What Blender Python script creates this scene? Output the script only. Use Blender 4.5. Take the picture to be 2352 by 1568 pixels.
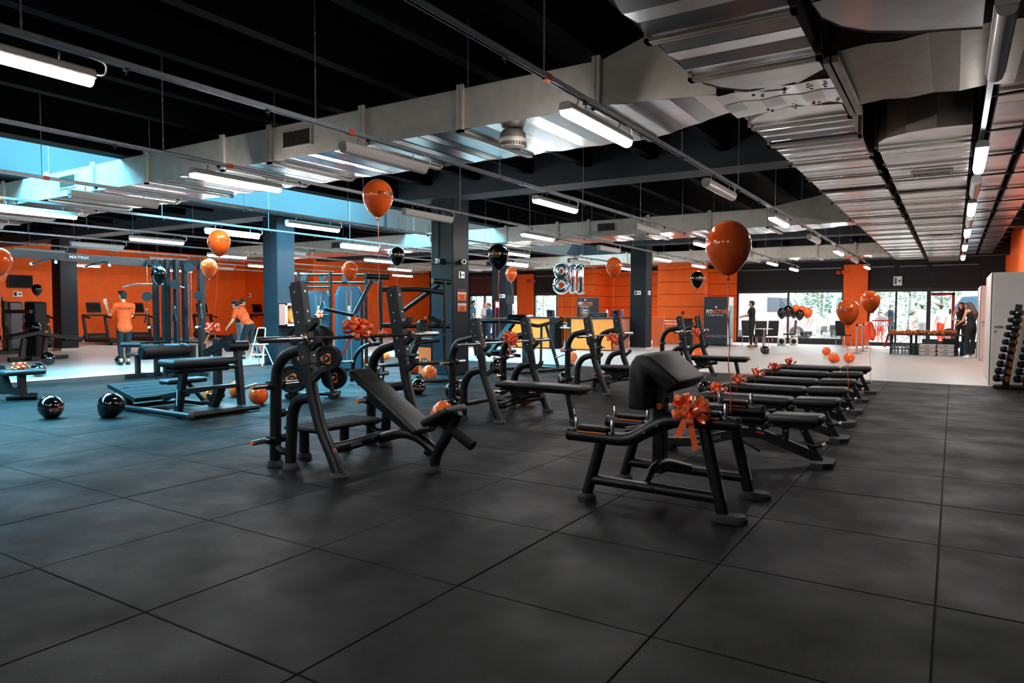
import bpy, bmesh, math, random
from mathutils import Vector as V, Matrix
random.seed(7)
for _o in list(bpy.data.objects): bpy.data.objects.remove(_o)
SC = bpy.context.scene; COL = SC.collection; PI = math.pi
# ---------------------------------------------------------------- camera (solved from the 1 m rubber tiles)
FPX, YAW, PIT, ROLL = 1606.686, -0.562384, -0.0433579, 0.0031174
CAM = V((4.03421, -1.73357, 1.354186))
_fw = V((math.sin(YAW)*math.cos(PIT), math.cos(YAW)*math.cos(PIT), math.sin(PIT)))
_rt = V((math.cos(YAW), -math.sin(YAW), 0)); _up = _rt.cross(_fw)
_r2 = _rt*math.cos(ROLL)+_up*math.sin(ROLL); _u2 = -_rt*math.sin(ROLL)+_up*math.cos(ROLL)
cd = bpy.data.cameras.new('camera'); cam = bpy.data.objects.new('camera', cd); COL.objects.link(cam)
cd.sensor_width = 36; cd.lens = FPX/2352*36; cd.clip_end = 300
cam.matrix_world = Matrix(((_r2.x,_u2.x,-_fw.x,CAM.x),(_r2.y,_u2.y,-_fw.y,CAM.y),(_r2.z,_u2.z,-_fw.z,CAM.z),(0,0,0,1)))
SC.camera = cam
def ray(px, py): return _fw+_r2*((px-1176)/FPX)-_u2*((py-784)/FPX)
def G(px, py, z=0.0):
    d = ray(px, py); return CAM+d*((z-CAM.z)/d.z)
def AY(px, py, y):
    d = ray(px, py); return CAM+d*((y-CAM.y)/d.y)
def AX(px, py, x):
    d = ray(px, py); return CAM+d*((x-CAM.x)/d.x)
def AD(px, py, dep): return CAM+ray(px, py)*dep
def depth(p): return (V(p)-CAM).dot(_fw)
def pix(p):
    d = V(p)-CAM; w = d.dot(_fw); return 1176+FPX*d.dot(_r2)/w, 784-FPX*d.dot(_u2)/w
# ---------------------------------------------------------------- light, world, exposure
SC.view_settings.view_transform = 'Standard'; SC.view_settings.look = 'None'
SC.view_settings.gamma = 1; SC.view_settings.use_curve_mapping = False
SC.view_settings.exposure = 0.85
try:
    SC.cycles.use_denoising = True; SC.cycles.max_bounces = 8; SC.cycles.diffuse_bounces = 4
    SC.cycles.glossy_bounces = 4; SC.cycles.transmission_bounces = 6; SC.cycles.caustics_reflective = False
    SC.cycles.caustics_refractive = False; SC.cycles.sample_clamp_indirect = 6
except Exception: pass
w = bpy.data.worlds.new('sky'); SC.world = w; w.use_nodes = True
bg = w.node_tree.nodes['Background']; bg.inputs[0].default_value = (0.74, 0.92, 1.0, 1); bg.inputs[1].default_value = 2.1
def lamp(name, kind, loc, rot, energy, color, **k):
    l = bpy.data.lights.new(name, kind); l.energy = energy; l.color = color
    for a, b in k.items(): setattr(l, a, b)
    o = bpy.data.objects.new(name, l); o.location = loc; o.rotation_euler = rot; COL.objects.link(o); return o
lamp('sun', 'SUN', (0, 60, 40), (math.radians(-50), 0, math.radians(-14)), 7.0, (1, 0.96, 0.9), angle=0.01)
# daylight through the roof light strip
lamp('roof_light_daylight', 'AREA', (-8.4, 3.5, 5.2), (0, 0, 0), 6200, (0.07, 0.56, 0.84), shape='RECTANGLE', size=3.0, size_y=19, spread=2.5)
lamp('roof_light_daylight_far', 'AREA', (-8.4, 20.5, 5.2), (0, 0, 0), 200, (0.10, 0.60, 0.86), shape='RECTANGLE', size=3.0, size_y=12, spread=1.75)
# ---------------------------------------------------------------- helpers
def lin(c):
    if isinstance(c, str):
        c = c.lstrip('#'); c = [int(c[i:i+2], 16)/255 for i in (0, 2, 4)]
        return tuple(x/12.92 if x <= .04045 else ((x+.055)/1.055)**2.4 for x in c)
    return tuple(c)
M = {}
def mat(name, col, rough=.5, metal=0., var=.0, scale=20., bump=0., emit=0., ecol=None, spec=.5, coat=0., trans=0., alpha=1., bscale=None, col2=None, detail=4.):
    m = bpy.data.materials.new(name); m.use_nodes = True; nt = m.node_tree; b = nt.nodes['Principled BSDF']
    c = lin(col); I = b.inputs
    I['Base Color'].default_value = (*c, 1); I['Roughness'].default_value = rough; I['Metallic'].default_value = metal
    I['Specular IOR Level'].default_value = spec
    if coat: I['Coat Weight'].default_value = coat; I['Coat Roughness'].default_value = .08
    if trans: I['Transmission Weight'].default_value = trans
    if alpha < 1: I['Alpha'].default_value = alpha
    if emit: I['Emission Color'].default_value = (*(lin(ecol) if ecol else c), 1); I['Emission Strength'].default_value = emit
    if var or bump or col2:
        tc = nt.nodes.new('ShaderNodeTexCoord'); n = nt.nodes.new('ShaderNodeTexNoise'); n.inputs['Scale'].default_value = scale
        n.inputs['Detail'].default_value = detail; nt.links.new(tc.outputs['Object'], n.inputs['Vector'])
        if var or col2:
            r = nt.nodes.new('ShaderNodeValToRGB'); e = r.color_ramp.elements
            c2 = lin(col2) if col2 else tuple(min(1, x*(1+var)) for x in c); c1 = c if col2 else tuple(x*(1-var) for x in c)
            e[0].position = .35; e[0].color = (*c1, 1); e[1].position = .65; e[1].color = (*c2, 1)
            nt.links.new(n.outputs['Fac'], r.inputs['Fac']); nt.links.new(r.outputs['Color'], I['Base Color'])
        if bump:
            n2 = n
            if bscale:
                n2 = nt.nodes.new('ShaderNodeTexNoise'); n2.inputs['Scale'].default_value = bscale; nt.links.new(tc.outputs['Object'], n2.inputs['Vector'])
            bp = nt.nodes.new('ShaderNodeBump'); bp.inputs['Strength'].default_value = bump; bp.inputs['Distance'].default_value = .01
            nt.links.new(n2.outputs['Fac'], bp.inputs['Height']); nt.links.new(bp.outputs['Normal'], I['Normal'])
    M[name] = m; return m
def frame_of(t):
    t = t.normalized(); a = V((0, 0, 1)) if abs(t.z) < .95 else V((0, 1, 0))
    s = a.cross(t).normalized(); return s, t.cross(s)
class MB:
    def __init__(s): s.v = []; s.f = []
    def add(s, vs, fs):
        k = len(s.v); s.v += [V(x) for x in vs]; s.f += [tuple(i+k for i in q) for q in fs]; return s
    def box(s, c, d, R=None, ch=0.0):
        hx, hy, hz = d[0]/2, d[1]/2, d[2]/2; c = V(c)
        if ch <= 0:
            vs = [V((x, y, z)) for x in (-hx, hx) for y in (-hy, hy) for z in (-hz, hz)]
            fs = [(0,1,3,2),(4,6,7,5),(0,4,5,1),(2,3,7,6),(0,2,6,4),(1,5,7,3)]
        else:
            ch = min(ch, hx*.99, hy*.99, hz*.99); vs = []; ix = {}
            for x in (-1, 1):
                for y in (-1, 1):
                    for z in (-1, 1):
                        for a in range(3):
                            p = [x*(hx-ch), y*(hy-ch), z*(hz-ch)]; p[a] = (x*hx, y*hy, z*hz)[a]
                            ix[x, y, z, a] = len(vs); vs.append(V(p))
            fs = []
            for a in range(3):
                b, e = (a+1) % 3, (a+2) % 3
                for sg in (-1, 1):
                    q = []
                    for (u, w2) in ((-1,-1),(1,-1),(1,1),(-1,1)):
                        t = [0,0,0]; t[a] = sg; t[b] = u; t[e] = w2; q.append(ix[(*t, a)])
                    fs.append(tuple(q if sg > 0 else q[::-1]))
                for u in (-1, 1):
                    for w2 in (-1, 1):
                        t0 = [0,0,0]; t1 = [0,0,0]; t0[a] = -1; t1[a] = 1
                        for t in (t0, t1): t[b] = u; t[e] = w2
                        q = (ix[(*t0, b)], ix[(*t1, b)], ix[(*t1, e)], ix[(*t0, e)]); fs.append(q if u*w2 > 0 else q[::-1])
            for x in (-1, 1):
                for y in (-1, 1):
                    for z in (-1, 1):
                        q = (ix[x,y,z,0], ix[x,y,z,1], ix[x,y,z,2]); fs.append(q if x*y*z > 0 else q[::-1])
        if R is not None:
            if isinstance(R, (int, float)): R = Matrix.Rotation(R, 3, 'Z')
            vs = [R @ x for x in vs]
        return s.add([x+c for x in vs], fs)
    def bb(s, x0, x1, y0, y1, z0, z1, ch=0): return s.box(((x0+x1)/2, (y0+y1)/2, (z0+z1)/2), (abs(x1-x0), abs(y1-y0), abs(z1-z0)), ch=ch)
    def tube(s, pts, r, n=10, caps=True):
        pts = [V(p) for p in pts]; N = len(pts); rr = r if isinstance(r, (list, tuple)) else [r]*N
        k = len(s.v); S, T = frame_of(pts[1]-pts[0]); vs = []
        for i, p in enumerate(pts):
            t = (pts[min(i+1, N-1)]-pts[max(i-1, 0)]).normalized()
            S = (S-t*S.dot(t)).normalized(); T = t.cross(S)
            sc = 1.0
            if 0 < i < N-1:
                cs = (pts[i]-pts[i-1]).normalized().dot((pts[i+1]-pts[i]).normalized()); sc = 1/max(.5, math.sqrt(max(0.01, (1+cs)/2)))
            for j in range(n):
                a = 2*PI*j/n; vs.append(p+(S*math.cos(a)+T*math.sin(a))*rr[i]*(1+(sc-1)*.5))
        fs = [(i*n+j, i*n+(j+1) % n, (i+1)*n+(j+1) % n, (i+1)*n+j) for i in range(N-1) for j in range(n)]
        if caps: fs += [tuple(range(n-1, -1, -1)), tuple(range((N-1)*n, N*n))]
        return s.add(vs, fs)
    def bar(s, p, q, wd, ht, up=(0, 0, 1)):
        p, q, up = V(p), V(q), V(up); t = (q-p).normalized(); S = up.cross(t).normalized(); U = t.cross(S)
        vs = [x+S*(a*wd/2)+U*(b*ht/2) for x in (p, q) for a, b in ((-1,-1),(1,-1),(1,1),(-1,1))]
        return s.add(vs, [(3,2,1,0),(4,5,6,7)]+[(i, (i+1) % 4, (i+1) % 4+4, i+4) for i in range(4)])
    def lathe(s, prof, c=(0,0,0), n=20, ax=(0,0,1)):
        ax = V(ax).normalized(); S, T = frame_of(ax); c = V(c); vs = []; N = len(prof)
        for r, z in prof:
            for j in range(n):
                a = 2*PI*j/n; vs.append(c+ax*z+(S*math.cos(a)+T*math.sin(a))*max(r, 1e-4))
        fs = [(i*n+j, i*n+(j+1) % n, (i+1)*n+(j+1) % n, (i+1)*n+j) for i in range(N-1) for j in range(n)]
        fs += [tuple(range(n-1, -1, -1)), tuple(range((N-1)*n, N*n))]
        return s.add(vs, fs)
    def prism(s, poly, fn, a, b):
        """poly 2-D, fn(u,v,w)->3-D, extruded w from a to b"""
        n = len(poly); vs = [fn(u, v, a) for u, v in poly]+[fn(u, v, b) for u, v in poly]
        return s.add(vs, [tuple(range(n-1, -1, -1)), tuple(range(n, 2*n))]+[(i, (i+1) % n, (i+1) % n+n, i+n) for i in range(n)])
    def ell(s, c, r, nu=16, nv=10, R=None):
        c = V(c); r = (r,)*3 if isinstance(r, (int, float)) else r; vs = []
        for i in range(nv+1):
            t = PI*i/nv
            for j in range(nu):
                p = 2*PI*j/nu; q = V((r[0]*math.sin(t)*math.cos(p), r[1]*math.sin(t)*math.sin(p), -r[2]*math.cos(t)))
                vs.append(c+(R @ q if R else q))
        return s.add(vs, [(i*nu+j, i*nu+(j+1) % nu, (i+1)*nu+(j+1) % nu, (i+1)*nu+j) for i in range(nv) for j in range(nu)])
    def mesh(s, name, org=(0,0,0), smooth=True, ang=38):
        me = bpy.data.meshes.new(name); o = V(org)
        me.from_pydata([tuple(x-o) for x in s.v], [], s.f); me.validate(clean_customdata=False)
        if smooth:
            me.shade_smooth()
            try: me.set_sharp_from_angle(angle=math.radians(ang))
            except Exception: pass
        me.update(); return me
    def build(s, name, m, parent=None, smooth=True, ang=38, world=True, org=None):
        """one mesh object; coordinates are world unless world=False (then local to the parent)"""
        o0 = V((0,0,0))
        if world and parent is not None:
            p = parent
            while p is not None: o0 = o0+p.location; p = p.parent
        if org is not None: o0 = V(org)
        o = bpy.data.objects.new(name, s.mesh(name, o0, smooth, ang)); COL.objects.link(o)
        if m: o.data.materials.append(M[m] if isinstance(m, str) else m)
        if parent is not None: o.parent = parent
        elif org is not None: o.location = org
        return o
def tag(o, label=None, cat=None, group=None, kind=None):
    for k, x in (('label', label), ('category', cat), ('group', group), ('kind', kind)):
        if x: o[k] = x
    return o
def thing(name, loc, label, cat, group=None, rz=0):
    o = bpy.data.objects.new(name, None); COL.objects.link(o); o.location = loc; o.rotation_euler.z = rz
    o.empty_display_size = .1
    return tag(o, label, cat, group)
def copy_tree(o, parent=None):
    c = o.copy(); COL.objects.link(c)
    if parent is not None: c.parent = parent
    for ch in list(o.children): copy_tree(ch, c)
    return c
def place(o, loc, label=None, rz=None, group=None):
    c = copy_tree(o); c.location = loc
    if rz is not None: c.rotation_euler.z = rz
    if label: c['label'] = label
    if group: c['group'] = group
    return c
def fillet(pts, r=.1, n=5):
    pts = [V(p) for p in pts]; out = [pts[0]]
    for i in range(1, len(pts)-1):
        a, b, c = pts[i-1], pts[i], pts[i+1]; d = min(r, (a-b).length*.48, (c-b).length*.48)
        p, q = b+(a-b).normalized()*d, b+(c-b).normalized()*d
        for k in range(n+1):
            t = k/n; out.append(p*(1-t)**2+b*(2*t*(1-t))+q*t*t)
    return out+[pts[-1]]
_txt = {}
def text_verts(s, size=1.0, bold=0.0):
    """lettering as a flat 2-D mesh: centred verts (u,v) and faces"""
    key = (s, size, bold)
    if key in _txt: return _txt[key]
    cu = bpy.data.curves.new('t', 'FONT'); cu.body = s; cu.size = size; cu.align_x = 'CENTER'; cu.align_y = 'CENTER'; cu.offset = bold; cu.resolution_u = 2
    o = bpy.data.objects.new('t', cu); COL.objects.link(o); dg = bpy.context.evaluated_depsgraph_get(); dg.update()
    me = bpy.data.meshes.new_from_object(o.evaluated_get(dg)); r = ([(x.co.x, x.co.y) for x in me.vertices], [tuple(p.vertices) for p in me.polygons])
    bpy.data.objects.remove(o); bpy.data.curves.remove(cu); bpy.data.meshes.remove(me); _txt[key] = r; return r
def lettering(mb, s, c, ux, uy, size, bold=0.0, lift=.002, sx=1.0):
    vs, fs = text_verts(s, size, bold); ux, uy, c = V(ux), V(uy), V(c); n = ux.cross(uy).normalized()
    return mb.add([c+ux*(u*sx)+uy*v+n*lift for u, v in vs], fs)
def star(mb, c, ux, uy, r, lift=.002):
    ux, uy, c = V(ux), V(uy), V(c); n = ux.cross(uy)
    vs = [c+n*lift]+[c+n*lift+(ux*math.sin(k*PI/5)+uy*math.cos(k*PI/5))*(r if k % 2 == 0 else r*.42) for k in range(10)]
    return mb.add(vs, [(0, 1+(k+1) % 10, 1+k) for k in range(10)])
# ---------------------------------------------------------------- materials
mat('vinyl', '#bdb5ae', .38, var=.05, scale=6, spec=.4)
mat('orange_wall', '#fb6518', .62, var=.05, scale=3, bump=.06, bscale=60, spec=.3)
mat('dark_wall', '#15181c', .75, var=.12, scale=3)
mat('black_ceiling', '#050608', .9, var=.15, scale=2, spec=.06)
mat('column_paint', '#121c22', .55, var=.12, scale=5, bump=.12, bscale=35, spec=.25)
mat('beam_grey', '#30353b', .8, var=.12, scale=4)
mat('lightwell', '#1f2c2f', .8, var=.05, scale=2)
mat('galv', '#c6beb2', .5, metal=.35, var=.08, scale=7, bump=.04, bscale=22)
mat('galv_shiny', '#d5dade', .22, metal=1., var=.08, scale=5, bump=.05, bscale=5)
mat('galv_dark', '#8f8378', .45, metal=.7, var=.1, scale=9)
mat('steel', '#b9babc', .25, metal=1.)
mat('chrome', '#dcdcde', .2, metal=1.)
mat('rail_metal', '#8d9296', .4, metal=.75, var=.1, scale=12)
mat('housing', '#c4bdb6', .45, spec=.4)
mat('diffuser_on', '#ffffff', .3, emit=62, ecol='#fbf8f6')
mat('diffuser_off', '#b9b5b2', .3, coat=.3)
mat('frame_black', '#0e0e10', .4, var=.12, scale=90, bump=.05, bscale=400)
mat('rubber_black', '#0e0e10', .75, var=.2, scale=60, spec=.25)
mat('foot_grey', '#37363a', .75, var=.15, scale=70)
mat('vinyl_pad', '#141415', .5, var=.12, scale=40, bump=.12, bscale=500)
mat('plastic_black', '#0c0c0e', .45, spec=.35)
mat('plastic_dark', '#1e2023', .5)
mat('orange_plastic', '#f07a1c', .4)
mat('orange_line', '#f08a2c', .4)
mat('label_white', '#d8d6d4', .5)
mat('label_red', '#e0461e', .5)
mat('print_grey', '#8b9096', .6)
mat('print_white', '#f2f2f0', .6)
mat('print_orange', '#f26a2a', .6)
mat('print_black', '#141416', .6)
mat('print_gold', '#d79a66', .5)
mat('balloon_orange', '#ff6d26', .13, coat=.6, var=.03, scale=2)
mat('balloon_black', '#0a0b0d', .08, coat=.8)
mat('ribbon', '#ff6c38', .35, coat=.15, var=.05, scale=9)
mat('foil', '#e8eef2', .11, metal=1., bump=.25, bscale=14)
mat('white_paint', '#cfc6c0', .6, var=.03, scale=3)
mat('white_gloss', '#eceae8', .35)
mat('desk_yellow', '#ffa040', .5)
mat('desk_orange', '#e8701e', .55)
mat('screen', '#08090b', .5, spec=.1)
mat('glass', '#eaf4f6', .02, trans=1., spec=.3, alpha=.16)
mat('glass_box', '#9fb6bd', .08, alpha=.45)
mat('red', '#c8201a', .45)
mat('green', '#1f8a4c', .5)
mat('blue', '#2f7fb0', .4)
mat('skin', '#d9a183', .55, var=.05, scale=30)
mat('hair_dark', '#15110f', .6, var=.3, scale=60, bump=.3, bscale=120)
mat('hair_brown', '#4a2c1d', .6, var=.3, scale=60, bump=.3, bscale=120)
mat('shirt_orange', '#ff5410', .75, var=.06, scale=12, bump=.1, bscale=30)
mat('cloth_black', '#0f1013', .8, var=.15, scale=30)
mat('cloth_navy', '#1b2b45', .8, var=.12, scale=30)
mat('cloth_teal', '#3d7a92', .8, var=.1, scale=20)
mat('denim', '#6d8da3', .8, var=.2, scale=20)
mat('cloth_white', '#e9e9ea', .8, var=.05, scale=20)
mat('cloth_grey', '#a9adb2', .8, var=.05, scale=20)
mat('cloth_orange', '#e8491e', .75, var=.1, scale=10)
mat('shoe_black', '#101012', .5)
mat('shoe_white', '#e8e6e4', .5)
mat('bread', '#b8692e', .6, var=.35, scale=18, bump=.3)
mat('crate_grey', '#b7b3ae', .55)
mat('crate_dark', '#3b4046', .55)
mat('crate_blue', '#245c86', .5)
mat('bottle_blue', '#2b86d8', .2, alpha=.8)
mat('asphalt', '#98958f', .9, var=.08, scale=2)
mat('hedge', '#4d7a52', .7, col2='#9cb98c', scale=2.2)
mat('van_white', '#f1f3f4', .3, coat=.4)
mat('van_glass', '#5d7f92', .1)
mat('tyre', '#141414', .8)
mat('maroon', '#4d2420', .7, var=.1, scale=8)
mat('sandal', '#caa58c', .5)
mat('screen_lit', '#3a6c86', .3, emit=.8, ecol='#7fb6d0')

_b = M['balloon_orange'].node_tree.nodes['Principled BSDF'].inputs
_b['Subsurface Weight'].default_value = .55; _b['Subsurface Radius'].default_value = (1, .45, .2); _b['Subsurface Scale'].default_value = .12
mat('joint_orange', '#a83c0c', .8)
# ---------------------------------------------------------------- floor
XL, YF, WL, WR, YB, FAC = -10.75, 13.85, -26.6, 5.62, -7.0, 30.0
def struct(o): o['kind'] = 'structure'; return o
m = MB(); m.bb(WL, XL, YB, FAC, -.2, 0); m.bb(XL, WR, YF, FAC, -.2, 0); struct(m.build('floor', 'vinyl', smooth=False))
def rubber_mat():
    m = bpy.data.materials.new('rubber_tile'); m.use_nodes = True; nt = m.node_tree; b = nt.nodes['Principled BSDF']; L = nt.links.new
    geo = nt.nodes.new('ShaderNodeNewGeometry')
    def noise(sc, det=3., rough=.5):
        n = nt.nodes.new('ShaderNodeTexNoise'); n.inputs['Scale'].default_value = sc; n.inputs['Detail'].default_value = det; n.inputs['Roughness'].default_value = rough
        L(geo.outputs['Position'], n.inputs['Vector']); return n.outputs['Fac']
    def ramp(f, p0, c0, p1, c1):
        r = nt.nodes.new('ShaderNodeValToRGB'); e = r.color_ramp.elements; e[0].position = p0; e[0].color = (*c0, 1); e[1].position = p1; e[1].color = (*c1, 1); L(f, r.inputs['Fac']); return r.outputs['Color']
    speck = ramp(noise(260, 1.), .5, (.0034, .0034, .0036), .76, (.03, .0297, .0294))
    dust = ramp(noise(1.3, 6., .65), .46, (.0,)*3, .66, (.0068, .0066, .0064))
    mx = nt.nodes.new('ShaderNodeMix'); mx.data_type = 'RGBA'; mx.blend_type = 'ADD'; mx.inputs[0].default_value = 1
    L(speck, mx.inputs[6]); L(dust, mx.inputs[7]); L(mx.outputs[2], b.inputs['Base Color'])
    rr = ramp(noise(1.6, 5., .6), .35, (.48,)*3, .7, (.72,)*3); L(rr, b.inputs['Roughness']); b.inputs['Specular IOR Level'].default_value = .11
    bp = nt.nodes.new('ShaderNodeBump'); bp.inputs['Strength'].default_value = .35; bp.inputs['Distance'].default_value = .004; L(noise(180, 2.), bp.inputs['Height']); L(bp.outputs['Normal'], b.inputs['Normal'])
    M['rubber_tile'] = m
rubber_mat()
m = MB(); m.bb(XL, WR, YB, YF, -.2, -.014); fr = struct(m.build('floor_rubber', 'rubber_black', smooth=False))
_tm = {}
for i in range(-11, 6):
    for j in range(-3, 14):
        x0, x1, y0, y1 = max(i, XL), min(i+1, WR), j, min(j+1, YF)
        ok = False
        for (x, y) in ((x0, y0), (x1, y0), (x0, y1), (x1, y1), ((x0+x1)/2, (y0+y1)/2)):
            if depth((x, y, 0)) > .4:
                p = pix((x, y, 0)); ok |= -700 < p[0] < 3000 and p[1] < 2300
        if not ok: continue
        key = (round(x1-x0, 3), round(y1-y0, 3))
        if key not in _tm:
            q = MB(); wx, wy, t, g, c = x1-x0, y1-y0, -.013, .0028, .004
            lo = [(g, g), (wx-g, g), (wx-g, wy-g), (g, wy-g)]; hi = [(g+c, g+c), (wx-g-c, g+c), (wx-g-c, wy-g-c), (g+c, wy-g-c)]
            q.add([(*p, t) for p in lo]+[(*p, -c*.8) for p in lo]+[(*p, 0) for p in hi], [(a, (a+1) % 4, (a+1) % 4+4, a+4) for a in range(4)]+[(a+4, (a+1) % 4+4, (a+1) % 4+8, a+8) for a in range(4)]+[(8, 9, 10, 11)])
            me = q.mesh('rubber_tile', smooth=False); me.materials.append(M['rubber_tile']); _tm[key] = me
        o = bpy.data.objects.new('rubber_tile', _tm[key]); COL.objects.link(o); o.location = (x0, y0, random.uniform(-.0012, .0006)); o.parent = fr
# ---------------------------------------------------------------- outer walls
m = MB(); m.bb(WL-.3, WL, YB, 21.3, 0, 5); m.bb(WL, -21.6, 21.3, 21.6, 0, 5); m.bb(-21.9, -21.6, 21.6, FAC, 0, 5)
for y in (23.2, 26.6): m.bb(-21.6, -21.45, y, y+.45, 0, 5)
wl = struct(m.build('wall_left', 'orange_wall', smooth=False))
m = MB(); m.bb(WL, WR+.3, YB-.3, YB, 0, 5); struct(m.build('wall_back', 'dark_wall', smooth=False))
m = MB(); m.bb(WR, WR+.3, 16.5, FAC, 0, 4.12); struct(m.build('wall_right', 'orange_wall', smooth=False))
m = MB(); m.bb(WR, WR+.3, YB, 16.5, 0, 4.12); struct(m.build('wall_right_near', 'dark_wall', smooth=False))
m = MB(); m.bb(WR, WR+.3, YB, FAC, 4.12, 5); struct(m.build('trim_1', 'column_paint', smooth=False))
m = MB(); m.bb(WL, -21.6, 21.27, 21.3, 0, .08); m.bb(WL, WL+.02, YB, 21.3, 0, .08); struct(m.build('baseboard_left', 'white_paint', smooth=False))
# facade, y = 30: x positions read off the photograph
fx = lambda px: AY(px, 700, FAC).x
ZH = 2.24
m = MB()
segs = [(-21.6, fx(1078), 0, 5), (fx(1145), fx(1190), 0, 5)]
m.bb(fx(1078), WR, FAC, FAC+.3, 3.3, 5); m.bb(fx(2252), WR, FAC, FAC+.3, 0, 3.3); m.bb(-21.6, fx(1078), FAC, FAC+.3, 0, 5)
struct(m.build('wall_front', 'dark_wall', smooth=False))
# orange pillars and banded block walls of the facade
def banded(name, x0, x1, y0, y1, z1, band=.52, mt='orange_wall'):
    m = MB(); m.bb(x0+.02, x1-.02, y0+.02, y1, 0, z1); o = struct(m.build(name, 'joint_orange' if band < 2 else mt, smooth=False))
    z = 0; k = 0
    while z < z1-.02:
        h = min(band, z1-z); q = MB(); q.bb(x0, x1, y0, y1-.01, z+.013, z+h-.013, ch=.008); q.build('wall_panel', mt, o, smooth=False); z += h
    return o
banded('wall_pillar_1', fx(1937), fx(1993), FAC-.12, FAC+.3, 3.3, 3.3)
banded('wall_pillar_2', fx(1190), fx(1226), FAC-.12, FAC+.3, 3.3, 3.3)
banded('wall_block_1', fx(1622), fx(1692), FAC-.1, FAC+.3, 3.3)
x0, x1 = AY(1510, 700, 27).x, AY(1617, 700, 27).x
banded('wall_block_2', x0, x1, 27, 27.5, 3.9)
banded('wall_block_3', AY(1281, 700, FAC-2.0).x, AY(1362, 700, FAC-2.0).x, FAC-2.0, FAC+.3, 3.6)
banded('wall_block_4', fx(1397), fx(1512), FAC-.1, FAC+.3, 3.3)
banded('wall_block_5', fx(1364), fx(1386), FAC-.1, FAC+.3, 3.3)
# glazed bays
def bay(name, p0, p1, z0, z1, mull=(), upper='dark_wall', fr_m='plastic_dark', red=None):
    x0, x1 = fx(p0), fx(p1); f = MB(); t = .07
    f.bb(x0, x1, FAC+.02, FAC+.14, z0, z0+t*1.3); f.bb(x0, x1, FAC+.02, FAC+.14, z1-t, z1+t)
    for x in (x0+t/2, x1-t/2, *[fx(q) for q in mull]): f.bb(x-t/2, x+t/2, FAC+.0, FAC+.16, z0, z1)
    if z0 > .05: f.bb(x0, x1, FAC+.02, FAC+.2, 0, z0)
    root = struct(f.build(name, fr_m, smooth=False))
    xs = [x0, *[fx(q) for q in mull], x1]
    for a, b in zip(xs, xs[1:]):
        g = MB(); g.bb(a+t/2, b-t/2, FAC+.075, FAC+.083, z0+t, z1-t); g.build('glass_pane', 'glass', root, smooth=False)
        u = MB(); u.bb(a, b, FAC+.02, FAC+.1, z1+t, 3.32, ch=.01); u.build('upper_panel', upper, root, smooth=False)
        s = MB(); s.bb(a+.1, b-.1, FAC-.02, FAC+.03, 3.16, 3.19); s.build('roller_slot', 'rail_metal', root, smooth=False)
    return root
bay('window_1', 1692, 1937, .16, ZH, (1810,))
dr = bay('door_1', 1993, 2133, 0.06, ZH, (2058,))
q = MB(); xa, xb = fx(1998), fx(2052); q.bar((xa+.1, FAC-.05, 1.02), (xb-.05, FAC-.05, 1.02), .03, .05); q.build('push_bar', 'red', dr)
bay('window_2', 2133, 2252, .16, ZH)
bay('window_3', 1226, 1280, .9, ZH)
bay('window_4', 1386, 1397, .2, ZH)
w5 = bay('window_5', 1078, 1190, .06, ZH, (1112, 1146), 'maroon')
w3 = bpy.data.objects['window_2']
q = MB(); xa, xb = fx(2138), fx(2193)
q.bb(xa, xb, FAC+.2, FAC+.26, 2.02, 2.12); q.bb(xb-.1, xb, FAC+.2, FAC+.26, 0, 2.12); q.build('red_door_frame', 'red', w3, smooth=False)
# beam above the facade
m = MB(); m.bb(-21.6, WR, 27.6, 28.2, 3.35, 5); struct(m.build('beam_front', 'dark_wall', smooth=False))
# ---------------------------------------------------------------- ceiling
SN, SF = -6.8, -9.98     # near and far edge of the roof light strip
m = MB(); m.bb(SN, WR+.3, YB-.3, FAC+.3, 4.35, 4.6); m.bb(WL-.3, SF, YB-.3, FAC+.3, 4.35, 4.6); m.bb(SF, SN, 26.6, FAC+.3, 4.35, 4.6); m.bb(SF, SN, YB-.3, -6, 4.35, 4.6)
ce = struct(m.build('ceiling', 'black_ceiling', smooth=False))
x = WL+.6
while x < WR-.2:
    if not SF-.35 < x < SN+.35:
        q = MB(); q.add([(x-.11, YB, 4.36), (x+.11, YB, 4.36), (x+.075, YB, 3.95), (x-.075, YB, 3.95), (x-.11, FAC, 4.36), (x+.11, FAC, 4.36), (x+.075, FAC, 3.95), (x-.075, FAC, 3.95)], [(3,2,1,0),(4,5,6,7)]+[(a, (a+1) % 4, (a+1) % 4+4, a+4) for a in range(4)])
        q.build('ceiling_rib', 'black_ceiling', ce, smooth=False)
    x += 1.22
for nm, x0, x1 in (('lightwell_near', SN, SN+.16), ('lightwell_far', SF-.16, SF)):
    q = MB(); q.bb(x0, x1, -6, 26.6, 3.74, 5.2); q.build(nm, 'lightwell', ce, smooth=False)
q = MB(); q.bb(SN+.16, SN+.2, YB, FAC, 3.74, 4.36); q.build('lightwell_backing', 'black_ceiling', ce, smooth=False)
q = MB(); q.bb(SF-.2, SF-.16, YB, FAC, 3.74, 4.36); q.build('lightwell_backing', 'black_ceiling', ce, smooth=False)
q = MB(); q.bb(SF, SN, 26.45, 26.6, 3.74, 5.2); q.bb(SF, SN, -6.1, -6, 3.74, 5.2); q.build('lightwell_end', 'lightwell', ce, smooth=False)
for x0, x1 in ((SN-.02, SN+.3), (SF-.3, SF+.02)):
    q = MB(); q.bb(x0, x1, -6, 26.6, 3.66, 3.74); q.build('lightwell_edge', 'black_ceiling', ce, smooth=False)
for y in (13.6, 20.0):
    q = MB(); q.bb(SF, SF+.02, y, y+.03, 3.74, 5.2); q.build('lightwell_joint', 'column_paint', ce, smooth=False)
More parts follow.
